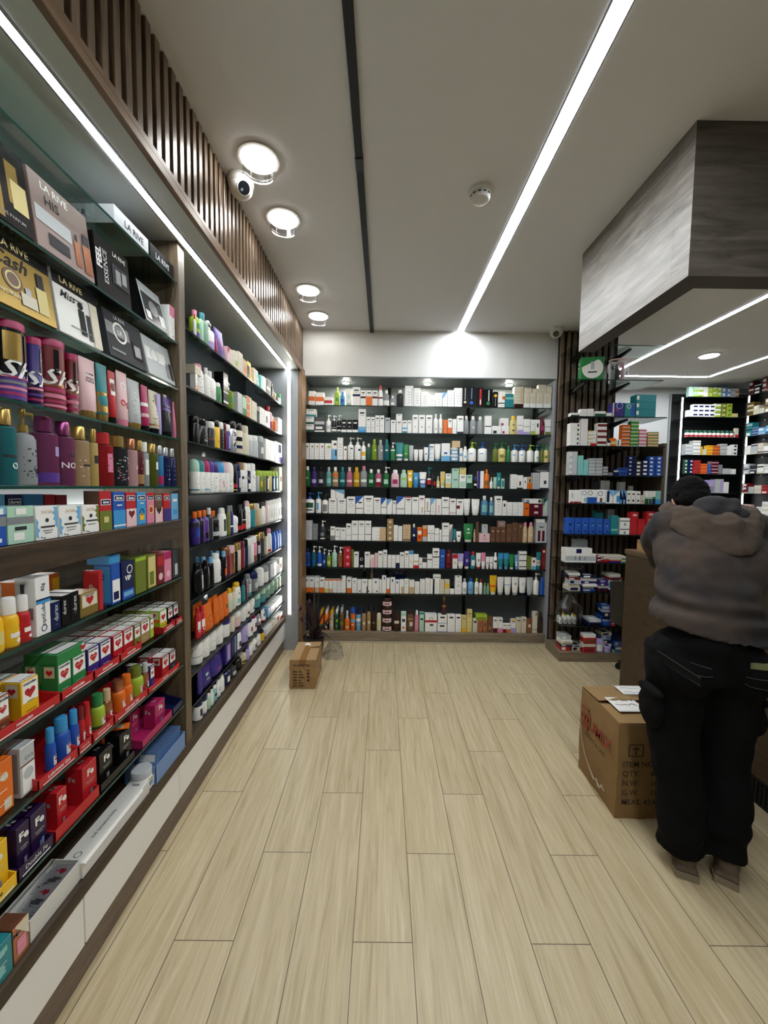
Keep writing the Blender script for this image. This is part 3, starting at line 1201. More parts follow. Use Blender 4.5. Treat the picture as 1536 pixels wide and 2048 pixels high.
cu = empty('corner_shelving', (0, 0, 0), 'wall-hung glass shelves on black brackets against the slatted panel', 'shelving')
ZK = [2.795, 2.504, 2.189, 1.936, 1.679, 1.434, 1.160, .906, .642, .331, .086]
CX0 = 1.615
for i, z in enumerate(ZK[:-1]):
    glass_shelf(CX0, 2.45 if i > 1 else 2.40, 3.46, SY - .004, z, SMOKE if i > 1 else GREEN, SEDGE if i > 1 else plain('dark green edge', '27423C', .15), cu, ends='y')
    for X in (1.76, 2.14):
        m = MB()
        m.add([(X - .009, SY - .004, z - .06), (X + .009, SY - .004, z - .06), (X + .009, 3.52, z - .022), (X - .009, 3.52, z - .022),
               (X - .009, SY - .004, z - .0085), (X + .009, SY - .004, z - .0085), (X + .009, 3.52, z - .0085), (X - .009, 3.52, z - .0085)],
              [(0, 3, 2, 1), (4, 5, 6, 7), (0, 1, 5, 4), (2, 3, 7, 6), (0, 4, 7, 3), (1, 2, 6, 5)], BLACKM)
        m.build('bracket', cu)

# ------------------------------------------------------------------ back room shelving round the far corner
fu = empty('back_room_shelving', (0, 0, 0), 'black shelving round the back room corner packed with medicine cartons', 'shelving')
ZF = [2.84, 2.57, 2.296, 2.053, 1.794, 1.532, 1.25, .97, .67, .37]
part('back_panel', 4.14, XR - .005, YE - .012, YE - .002, .001, 2.95, plain('black shelving back', '1B1E20', .5), fu)
part('side_panel', XR - .014, XR - .002, 3.0, YE - .014, .001, 2.95, plain('black shelving back', '1B1E20', .5), fu)
for z in ZF:
    glass_shelf(4.14, XR - .016, 5.45, YE - .026, z, SMOKE, SEDGE, fu, ends='y')
    part('glass_shelf', 4.87, XR - .016, 3.0, 5.448, z - .008, z, SMOKE, fu)
part('post', 4.12, 4.138, YE - .03, YE - .002, .001, 2.95, GREYP, fu)
for X in (4.30, 5.26):
    v = empty('vertical_shelf_light', (X, YE - .0135, .4), 'vertical white strip light behind the back room shelves', 'light', 'vertical shelf lights')
    m = MB()
    m.box(-.012, .012, -.009, -.001, 0, 2.5, emit('shelf strip glow', (1, 1, .96), 9.0))
    m.build('diffuser', v)
    m = MB()
    for s in (-1, 1):
        m.box(s * .015 - .003, s * .015 + .003, -.008, -.001, 0, 2.5, 'a')
    m.build('channel', v)
fu_lab = None

# ------------------------------------------------------------------ bulkhead over the counter
bk = empty('hanging_bulkhead', (0, 0, 0), 'grey oak bulkhead hanging from the ceiling over the counter', 'bulkhead')
BZ = 2.435
EDGE = plain('shaded plain oak', '3B342E', .55)  # same oak, darkened: the unlit underside's shade is put into the colour
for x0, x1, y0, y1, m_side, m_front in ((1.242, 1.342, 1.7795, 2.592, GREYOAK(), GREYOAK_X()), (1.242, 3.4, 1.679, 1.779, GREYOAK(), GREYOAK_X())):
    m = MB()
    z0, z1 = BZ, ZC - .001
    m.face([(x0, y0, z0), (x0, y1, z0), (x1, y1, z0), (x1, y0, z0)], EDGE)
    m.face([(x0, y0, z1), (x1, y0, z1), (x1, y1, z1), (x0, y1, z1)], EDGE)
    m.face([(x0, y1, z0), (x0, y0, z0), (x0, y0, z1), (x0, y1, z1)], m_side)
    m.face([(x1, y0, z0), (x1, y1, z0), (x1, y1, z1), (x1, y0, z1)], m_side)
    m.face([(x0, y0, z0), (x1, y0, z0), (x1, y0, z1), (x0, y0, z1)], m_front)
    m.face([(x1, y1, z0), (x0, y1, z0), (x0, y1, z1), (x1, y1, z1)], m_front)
    m.build('fascia_board', bk)

# ------------------------------------------------------------------ counter
ct = empty('service_counter', (0, 0, 0), 'brown wood service counter that the man leans on', 'counter')
CW = wood('counter wood', '33271A', '53402A', (3, 3, 20), .45)
CT = wood('counter top wood', '4A3826', '6E5A40', (14, 1.1, 14), .4)
QX = 1.88
part('side_panel', QX, QX + .022, 1.15, 3.02, .13, 1.065, CW, ct)
part('end_panel', QX + .0225, 2.45, 2.998, 3.02, .001, 1.065, CW, ct)
part('end_panel', QX, QX + .022, 2.2, 3.02, .001, .1295, CW, ct)
part('worktop', QX - .006, 2.47, 1.13, 3.028, 1.066, 1.10, CT, ct, .002)
part('rear_panel', 2.43, 2.45, 1.15, 2.997, .13, 1.065, CW, ct)
m = MB()
m.box(QX - .002, QX + .02, 1.15, 2.198, .001, .1295, BLACKM)
for i in range(46):
    m.box(QX - .006, QX - .002, 1.16 + i * .0215, 1.168 + i * .0215, .012, .12, BLACKM)
m.build('plinth_grille', ct)
# ------------------------------------------------------------------ packs on the back wall's shelves (columns read off the photograph shelf by shelf)
BKF = YB + .045
CR = {k: f'{x},{y},5.486' for k, (x, y) in dict(A=(590, 740), B=(850, 740), C=(590, 920), D=(850, 920), E=(590, 1090), F=(850, 1090)).items()}
NTH = 'top second third fourth fifth sixth seventh eighth lowest'.split()
T_BACK = ['''@A; ca 148 222 152 W r.3,.62=O l3; ca 228 322 138 W r.3,.65=O; ca 325 418 90 W r.25,.6=R; bo 438 495 200 L/L p.3,.3,.7,.6=N; bo 502 555 150 S/S p.2,.3,.8,.7=B; tu 562 640 180 W/s p.3,.3,.7,.7=s;
ca 642 730 200 W r.5,.62=V L3; ca 733 793 168 W r.48,.6=U L; ca 796 864 168 W b.6=O L; ca 867 926 168 W r.48,.6=U L; bo 930 985 225 W/R r.5,.62=U; bo 990 1058 175 ~g/W b.5=W; bo 1066 1122 115 ~g/W p.1,.1,.9,.5=W; bo 1138 1222 182 ~k/W;
ca 1233 1328 222 W l5 p.8,.1,.9,.9=g; ca 1333 1410 200 W l5; ca 1412 1500 160 W l5;
@B; ca 78 147 120 W l4; ca 150 227 150 W l4; ca 230 287 155 W q=b l3; ca 289 361 180 W l4; ca 363 452 205 W l5 p.8,.1,.9,.9=g; ca 457 513 218 K p.4,.35,.6,.95=a o.5,.25,.5=w; ca 516 600 218 K p.45,.4,.55,.95=h o.5,.22,.5=B;
ca 606 690 212 K p.5,.1,.75,.95=R p.55,.15,.7,.4=W; ca 693 798 195 K p.5,.35,.62,.95=g o.5,.22,.4=N; ca 802 852 170 K p.4,.1,.6,.6=a o.5,.75,.7=Y; ca 857 934 175 W p.6,.5,1,.7=O r.25,.3=K; ca 938 1033 150 T r.6,.75=t; ca 1042 1142 42 d; +ca 1036 1142 185 w l4 p.7,.1,.9,.9=E;
ca 1148 1213 165 w l5 b.3=W; +ca 1150 1230 55 w L; ca 1216 1284 165 w l5 b.3=W; +ca 1240 1300 45 w; ca 1287 1363 165 w l5 b.3=W; +ca 1305 1392 88 w l2; ca 1366 1455 165 w l5 b.3=W; +ca 1395 1462 66 w l2''',
'''@A; ca 75 185 82 W b.3=n L; +ca 78 185 82 W b.3=n L; +ca 95 208 82 W b.28=T L; ca 190 302 165 k r.5,.7=g p.1,.2,.8,.35=W b.1=W; pu 315 372 190 W/W p.2,.2,.8,.6=g; pu 376 432 185 K/W b.25=W r.4,.45=W; pu 436 488 190 K/W b.2=W r.5,.55=W; ca 490 548 138 K b.22=W p.2,.7,.8,.8=W p.3,.4,.7,.5=G; ca 552 610 138 K b.22=W p.2,.7,.8,.8=W p.3,.4,.7,.5=G; ca 613 675 138 K b.22=W p.2,.7,.8,.8=W;
ca 678 763 255 W b.1=S r.1,.25=b r.25,.32=W L; ca 768 815 170 W L l4 o.5,.3,.2=k; ca 819 863 170 W L l4 o.5,.3,.2=k; ca 867 916 188 W L l4 o.5,.4,.2=k; ca 919 968 188 W L o.5,.4,.2=k; ca 975 1034 165 g L l5; ca 1040 1098 140 W L l4; ca 1103 1165 140 W L l4; +ca 1098 1168 66 W L; ca 1168 1224 138 W b.15=T r.3,.45=b L; ca 1228 1276 140 W L; ca 1281 1347 200 W L o.5,.35,.2=G; ca 1352 1424 200 W L o.5,.35,.2=k; ca 1432 1506 200 W L o.5,.35,.2=G;
@B; bo 92 146 215 W/W o.5,.3,.3=k; bo 150 196 215 W/W o.5,.3,.3=k; ca 200 250 150 O l3=w; ca 254 300 165 W b.4=O L; ca 304 352 160 W l4; ca 355 428 195 W L b.12=k; bo 432 495 200 ~g/W; bo 502 575 200 ~g/W p.4,.4,.6,.6=p; bo 582 655 195 ~g/W;
ca 663 740 200 W r.4,.45=k; ca 748 850 90 W p.1,.1,.5,.45=k; ca 853 938 92 W p.1,.1,.4,.4=M; +ca 835 930 85 W p.1,.05,.4,.35=M; fl 945 1028 205 y/Y o.5,.7,.25=k p.35,.2,.65,.3=k; ca 1030 1095 205 W b.25=l r.48,.5=k; ca 1098 1172 170 W b.18=l r.5,.53=G; ca 1178 1228 165 W b.25=L l4; ca 1232 1280 165 W p.3,.5,.7,.75=k b.1=y; bo 1285 1338 205 U/U p.2,.3,.8,.7=M; ca 1342 1402 170 W b.2=q r.5,.53=k''',
'''@A; ca 72 128 178 W p.4,.75,.8,.84=N l4; ca 132 184 178 W p.4,.75,.8,.84=q l4; ca 188 240 178 W p.4,.75,.8,.84=e l4; ca 243 297 178 W p.4,.75,.8,.84=M l4; ca 303 376 178 W p.4,.72,.9,.84=L l5; ca 378 440 210 W b.55=b p.7,.2,.95,.5=k p.4,.75,.9,.85=k; ca 443 508 242 W l5; ca 512 550 150 W p.4,.7,.9,.82=k; pu 555 628 250 W/W p.5,.78,.85,.88=k l3; pu 632 710 250 W/W p.6,.65,.95,.8=V; bo 712 764 205 W/g p.1,.3,.9,.65=Y; bo 770 822 182 n/W p.2,.2,.8,.6=n; bo 828 890 232 ~L/L p.55,.65,.85,.75=W; bo 897 962 225 ~g/g p.55,.65,.85,.75=W; bo 968 1033 232 ~T/T p.3,.65,.7,.75=W; pu 1043 1093 200 N/W t.15=W; tu 1100 1188 200 T/W r.1,.25=W; tu 1180 1250 180 N/W p.3,.3,.7,.4=L; tu 1250 1302 168 g/g; tu 1304 1356 125 W; tu 1360 1410 125 W l3; tu 1418 1470 150 W p.3,.4,.7,.5=B;
@B; ca 48 108 185 W p0,.1,.2,1=b L l3; tu 112 182 190 W/b Q=B; ca 188 286 195 W p0,0,1,.3=b p.3,.4,.7,.5=B; ja 290 390 75 b/W p.2,.2,.8,.8=W; +ja 290 388 75 b/W p.2,.2,.8,.8=W; +ca 305 400 72 E; ca 393 428 145 W r.4,.6=b; fl 432 485 165 W/W p.3,.3,.7,.5=b; pu 490 590 215 W/L Q=N p.15,.6,.5,.7=b; pu 605 715 215 W/B Q=B p.15,.6,.5,.7=b; pu 770 830 210 q/N; pu 833 925 218 y/N p.2,.3,.6,.6=q o.75,.4,.12=k; bo 928 968 180 N/N; pu 980 1065 195 W/S Q=b p.15,.6,.5,.7=b; pu 1070 1150 195 W/B Q=B p.15,.6,.5,.7=b; pu 1160 1240 195 W/L Q=L; pu 1245 1298 190 W/T p.3,.3,.7,.5=t; pu 1306 1345 195 q/N; pu 1347 1408 200 y/N p.2,.3,.6,.6=q o.75,.4,.12=k''',
'''@C; bo 82 150 220 ~N/W o.5,.6,.3=W; bo 158 222 215 ~v/i p.1,.2,.9,.5=l; bo 236 300 215 ~k/K p.1,.2,.9,.5=g; bo 328 388 215 ~t/g p.1,.2,.9,.6=t; bo 394 470 215 ~E/W t.2=O p.1,.3,.9,.5=w; bo 478 548 215 ~T/T p.1,.3,.9,.5=t; bo 556 630 215 ~P/p p.1,.3,.9,.5=p; bo 636 712 215 ~Y/Y p.1,.3,.9,.5=y; bo 716 796 230 ~g/P p.1,.3,.9,.5=W; bo 804 876 195 ~N/W p.2,.3,.8,.6=s; bo 886 962 195 ~P/W b.35=r p.2,.4,.8,.7=W; pu 972 1048 225 ~N/W p.2,.2,.8,.6=s; fl 1068 1160 195 p/W p.2,.2,.8,.6=M; fl 1172 1252 195 s/s p.2,.6,.8,.75=L; tu 1252 1316 190 Y/Y p.2,.3,.8,.9=W; tu 1320 1382 165 S/S p.2,.5,.8,.7=t; tu 1388 1470 172 W/b b.5=B;
@D; pu 42 105 225 K/T p.15,.2,.85,.75=R p.2,.6,.8,.75=W; bo 118 154 150 K/K p.2,.2,.8,.7=R; dr 157 196 130 y/W p.2,.2,.8,.6=W; tu 200 256 180 y/W p.2,.4,.8,.6=Y; ca 258 325 50 y l2; +ca 258 325 108 W p.1,.1,.9,.5=s L=k; ca 328 412 110 s L=n; +ca 330 412 105 s L=n; ca 415 494 148 W p.1,.1,.9,.5=s L=n; +ca 415 492 75 y L=n; ca 498 562 148 s b.4=n L=n; bo 580 622 125 K/B p.1,.3,.9,.6=W; ca 624 694 190 W p0,0,.4,1=i; bo 697 762 210 O/O p.2,.2,.8,.6=A; dr 765 800 125 W/W; ca 806 840 125 s; tu 843 892 175 T/W p.3,.5,.7,.7=t; ca 893 930 110 s p.2,.2,.8,.8=T;
ca 1000 1068 160 W l4; ca 1070 1140 150 W p.4,.25,.65,.55=k b.1=k; ca 1142 1186 130 W p.4,.5,.6,.7=k; ca 1188 1242 135 E b.5=O p.35,.55,.65,.8=k; ca 1245 1325 180 g l4; ca 1330 1430 190 W p.45,.3,.75,.5=k b.08=k; +ca 1270 1430 45 k p.1,.1,.9,.4=G''',
'''@C; pu 72 185 225 W/B p.12,.4,.88,.85=n p.2,.15,.8,.25=k; pu 195 262 235 W/S p.2,.2,.6,.8=b; pu 268 342 215 W/k p.15,.1,.8,.75=G; ca 347 440 165 W L l4; +ca 368 522 98 W Q=b p.35,0,.38,1=R; ca 443 545 165 W L l4; ca 550 648 188 W L n.5,.5,.5=g; ca 652 740 195 W q=B p.3,.6,.8,.68=k r.3,.33=r; ca 743 852 200 W L l3; ca 855 935 180 W L=r l4; ca 938 1002 180 W q=B r.4,.43=k; ca 1005 1065 165 W q=b; ca 1068 1108 150 W L=r; ca 1112 1205 195 W q=B r.3,.33=k; ca 1208 1282 195 W t.06=R L; ca 1285 1360 190 W L; ca 1362 1430 210 W L=r p.5,.1,.7,.4=E; ca 1432 1495 180 W p.3,.3,.6,.8=E r.2,.23=k;
@D; ca 72 128 180 W q=b l4; ca 132 193 175 W p.3,.1,.7,.6=p; ca 196 280 195 W L r.4,.43=n; ca 283 358 180 W L=r r.12,.15=R; ca 362 440 175 W p0,.4,.5,.6=r L; tu 442 520 180 W/W l3; tu 534 628 178 W/W l2; bo 642 725 215 ~b/W p.15,.2,.85,.8=t; bo 732 786 200 ~b/W p.15,.2,.85,.8=t; ca 793 876 215 W L l5; ca 880 928 165 W p.3,.6,.7,.8=k l3; ca 932 992 150 W l3; ca 995 1055 150 W l3; ca 1058 1117 150 W l3; ca 1118 1185 150 O p.2,.5,.8,.6=D; ca 1187 1335 68 U p.35,.4,.65,.75=w; +ca 1187 1335 68 U p.35,.4,.65,.75=w; +ca 1130 1322 52 W p.05,.2,.25,.8=h p.8,.2,.95,.8=k; ca 1338 1390 195 g q=n p.3,.3,.7,.8=s''',
'''@C; ca 66 158 215 g l5; ca 160 220 180 G l3=w; pu 240 305 215 k/W b.12=W p.2,.3,.8,.6=G; bo 315 362 150 K n.5,.3,.7=A; ca 365 418 150 W b.35=G r.35,.6=W L; ca 420 478 140 W L r.3,.32=k; ca 480 543 138 W L; ca 545 605 185 W L r.3,.33=g; ca 608 682 218 W r.3,.32=k L=G; ca 685 758 218 W r.3,.32=g L=G; ca 760 833 218 W r.3,.33=k L=G; ca 838 1005 145 W p.55,0,1,1=E l3; ca 1012 1086 60 e p.3,.3,.7,.7=w #4; ca 1090 1138 175 W l4=t; ca 1142 1190 165 W l4=t; ca 1195 1285 180 E r.05,.12=D l4=D; bo 1297 1348 190 V/W p.3,.4,.7,.6=W; ca 1360 1415 155 O p.1,.5,.9,.75=W p.2,.2,.8,.4=R; ca 1420 1472 175 O t.2=E b.3=g;
@D; ca 50 132 175 W r.5,.53=k l4; ca 135 185 145 W r.55,.58=k; ca 188 214 130 W; ca 218 300 205 W r.3,.32=k L; ca 302 340 190 G q=W; tu 343 380 140 T/W; tu 382 440 115 W/W p.3,.4,.7,.6=c; tu 466 578 200 N/W p.4,.65,.6,.75=W p.3,.4,.7,.48=s; bo 580 605 140 E; ca 606 636 225 D; ca 640 768 95 p o.5,.75,.14=k p.3,.35,.7,.4=k; +ca 672 740 100 g o.5,.75,.3=G; ca 772 828 170 D p.3,.7,.7,.76=E l2=E; ca 832 885 170 D p.3,.7,.7,.76=E l2=E; +ca 852 942 65 H p.3,.5,.7,.6=w; ca 888 948 170 D p.3,.7,.7,.76=E; ca 952 1018 205 D o.5,.85,.3=A l2=E; ca 1020 1082 220 D o.5,.85,.3=A l2=E; ca 1085 1142 210 D o.5,.85,.3=E; fl 1143 1200 225 E/P p.3,.4,.7,.6=w; fl 1205 1272 225 E/P p.3,.4,.7,.6=w; ca 1290 1415 225 g p.18,.08,.42,.6=U p.58,.08,.82,.6=U p.3,.75,.7,.8=k; +ca 1288 1392 36 W''',
'''@E; bo 70 142 205 ~B/V b.15=B; pu 148 205 230 ~T/W p.2,.2,.8,.5=B; pu 210 270 225 B/W b.2=W; pu 274 318 200 ~B/W p.2,.3,.8,.6=b; pu 321 375 185 ~L/W p.2,.2,.8,.6=y; pu 380 442 235 s/W l4; pu 446 512 220 c/W; ca 515 600 75 R p.4,.3,.8,.7=P #3; tu 603 632 200 q; ca 634 690 170 W L l4; tu 692 752 195 K/W o.5,.4,.6=W; ca 757 817 170 W L l4; ca 820 870 140 p q=W; ca 872 908 160 p l4=O; ca 910 962 180 W L l4; ca 966 1014 195 W L l4; ca 1020 1062 140 W l4; ca 1065 1110 140 W l4; ca 1113 1155 140 W b.4=V; ca 1158 1208 170 W L l4; ca 1212 1260 185 W L l4; ca 1263 1312 190 W t.2=S o.5,.35,.4=w; ca 1314 1373 150 W b.22=R r.45,.55=y; ca 1377 1413 115 W o.5,.4,.4=k; ca 1415 1465 110 W t.4=k; ca 1470 1528 155 W r.6,.66=k;
@F; ca 103 182 220 W r.55,.6=k L l4; ca 187 246 210 B p.2,.6,.8,.7=b l3=b; bo 250 330 205 r/r p.2,.2,.8,.4=U; ca 332 388 160 W t.3=R p.2,.3,.8,.5=w; tu 392 462 165 l/W b.4=W; tu 464 532 190 i/W p.3,.3,.7,.5=l; fl 537 598 190 T/R p.2,.2,.8,.7=W; tu 600 658 175 W/R p.4,.4,.6,.6=k; tu 660 710 180 P/W b.4=W; tu 712 753 135 W p.2,.4,.8,.5=G; tu 755 798 135 W p.2,.4,.8,.5=G; bo 800 848 180 W p.2,.6,.8,.8=k; tu 852 915 180 T/b t.4=S; tu 918 978 180 T/b t.4=S; tu 980 1040 165 N/W; tu 1042 1085 160 b p.1,.1,.6,.5=W; ca 1088 1175 66 W r.4,.55=k #3; ca 1180 1225 150 q; ca 1228 1285 130 W b.3=b p.3,.6,.7,.8=r; tu 1288 1340 190 T r.1,.5=w; ca 1345 1390 238 r p.2,.8,.8,.9=w o.5,.3,.6=c''',
'''@E; ca 62 117 165 W b.35=O L x2; ca 120 172 165 W b.35=O L x2; ca 175 230 165 W b.35=E o.7,.7,.2=k x2; ca 233 288 165 W b.35=O L; ca 290 338 150 W b.3=y t.1=O; ca 340 382 150 W b.3=E t.1=O; ca 384 430 150 W t.1=O l4; ca 432 475 150 W t.1=O l4; ca 477 530 185 W p0,.8,.3,1=G l3; ca 538 595 165 W b.33=O L x1; ca 600 655 160 W o.5,.8,.3=B l3; ca 658 704 150 W p.5,.1,.8,.2=k; bo 708 758 260 ~k/G ~back=.14; ca 707 775 150 W L=G p.85,0,1,.5=V; bo 800 836 250 E/g ~back=.14; ca 780 826 150 W p0,.1,.3,.2=k; ca 828 906 155 W o.5,.8,.3=B p.6,.1,.8,.2=k; ca 908 934 150 W; ca 936 985 195 W p.4,.8,.7,.95=B; ca 988 1025 170 W b.3=O; ca 1055 1210 240 V n.3,.8,.12=g n.7,.8,.12=g ~back=.14; ca 1030 1085 175 W p.3,.75,.6,.9=B l4; ca 1088 1130 150 W p.3,.75,.7,.9=B; ca 1133 1185 155 W p.4,0,1,.5=E; ca 1188 1238 160 W L=p l3; ca 1242 1302 150 W b.5=E; ca 1306 1360 130 W l4; ca 1365 1422 160 W l5; ca 1425 1478 170 W l5; ca 1480 1510 165 W;
@F; ca 102 158 165 W l4; +ca 85 172 48 W p.1,.3,.9,.5=G; ca 160 212 160 w l3; ca 215 272 160 w p.1,.4,.9,.75=Y o.2,.8,.15=k; ca 275 328 55 W; ca 330 408 200 W p.3,.95,.6,1=B o.5,.5,.15=k l3; bo 415 472 170 W/g p.2,.2,.8,.6=g; bo 480 548 175 b/B p.2,.3,.8,.5=h; bo 555 603 175 W/L p.2,.2,.8,.7=w; bo 606 645 165 W/R; bo 655 688 125 ~s/L; bo 690 722 120 ~s/L; tu 724 806 210 Y/W r.3,.45=O; tu 810 885 195 W/g l3; tu 890 970 195 W/W r.5,.55=b; tu 975 1053 195 W/g o.5,.6,.3=G; tu 1057 1138 190 W/V o.5,.6,.5=g; tu 1142 1215 195 g l3; pu 1218 1286 240 W/W l3; fl 1288 1340 200 B''',
'''@E; fl 105 150 190 V/V; fl 155 198 190 h/Y; fl 202 256 200 b/b p.2,.2,.8,.6=h; bo 262 308 215 O/Y b.4=T x3; bo 316 364 225 O/W b.5=V p.3,.1,.7,.3=E x3; bo 372 422 215 E/Y p.1,.3,.9,.6=w o.5,.5,.3=n x3; bo 432 478 230 n/W n.5,.3,.4=W p.4,.6,.8,.8=L x3; bo 484 536 250 D/g r.3,.6=q x2; tg 540 602 215 O/W p.3,.2,.7,.4=w; sp 608 662 255 O/B r.5,.7=b o.5,.35,.4=W; sp 668 722 245 b/V o.5,.35,.4=w r.6,.8=W; bo 730 780 245 e/K p.4,.4,.8,.6=w; bo 785 834 270 e/K p.4,.4,.8,.6=w; bo 838 890 260 d/K o.5,.5,.3=w; bo 895 950 255 w/K p.3,.2,.7,.8=y; ja 952 1070 92 d/d p.05,.1,.95,.95=p p.3,.4,.7,.6=d #4; fl 1076 1160 230 d/d p.2,.5,.8,.7=w; ca 1165 1222 215 W t.2=s p.2,.5,.8,.65=k o.5,.2,.5=O; fl 1230 1310 240 D/d r.75,.85=A p.4,.3,.8,.6=w; fl 1316 1362 235 P/W l4=W; ca 1368 1420 215 s t.1=T p.2,.6,.8,.7=k;
@F; ca 2 137 190 W r.55,.68=R n.5,.75,.3=k p.4,.35,.7,.45=k; ca 140 246 95 W p.25,.6,.75,.8=k b.06=h; +ca 145 246 95 W p.25,.6,.75,.8=k b.06=h; +bo 182 240 200 d/A r.6,.8=c p.2,.2,.8,.5=U; ca 250 335 95 W l2; +ca 250 335 95 W p.25,.6,.75,.8=k; ca 338 402 95 W l2; +ca 338 402 95 W p.2,.6,.8,.8=k; ca 405 462 185 y b.25=Y L=e; ca 465 522 250 y L=e l3; ca 530 583 150 w p.2,.7,.8,.85=k l3; ca 585 637 135 c p.3,.5,.7,.8=D; ca 640 692 135 c p.3,.5,.7,.8=D; +ca 560 690 60 L p.1,.2,.9,.5=q; ca 695 748 180 D o.5,.7,.4=c p.3,.2,.7,.4=c; ca 752 803 165 W b.3=U L; ca 806 860 165 W b.3=P L; ca 862 905 100 W b.4=r L; ca 908 946 100 W b.4=O L; ca 950 1005 150 W b.35=l L t.1=Y; ca 1010 1065 165 w L l3=O; ca 1068 1120 175 w L l3=O; ca 1128 1178 160 c p.3,.4,.8,.6=w; ca 1185 1240 240 w p.6,.8,.8,.95=k r.15,.17=k; fl 1255 1305 235 d/d l4=e''']
for i, (z, txt) in enumerate(zip(ZB + [.100], T_BACK)):
    for k, v_ in CR.items():
        txt = txt.replace('@' + k + ';', '@' + v_ + ';')
    gap = (ZB[i - 1] - z if i else 2.600 - z) - .066 if i else 2.596 - z
    if i:
        gap = ZB[i - 1] - z - .012
    row(f'{NTH[i]} back-wall shelf', 'B', BKF, z, txt, (590, 740, 5.486), gap, f'packs on the {NTH[i]} back-wall shelf', dep=.7, name='skincare_carton', lim=(BX0 + .003, BX1 - .003))
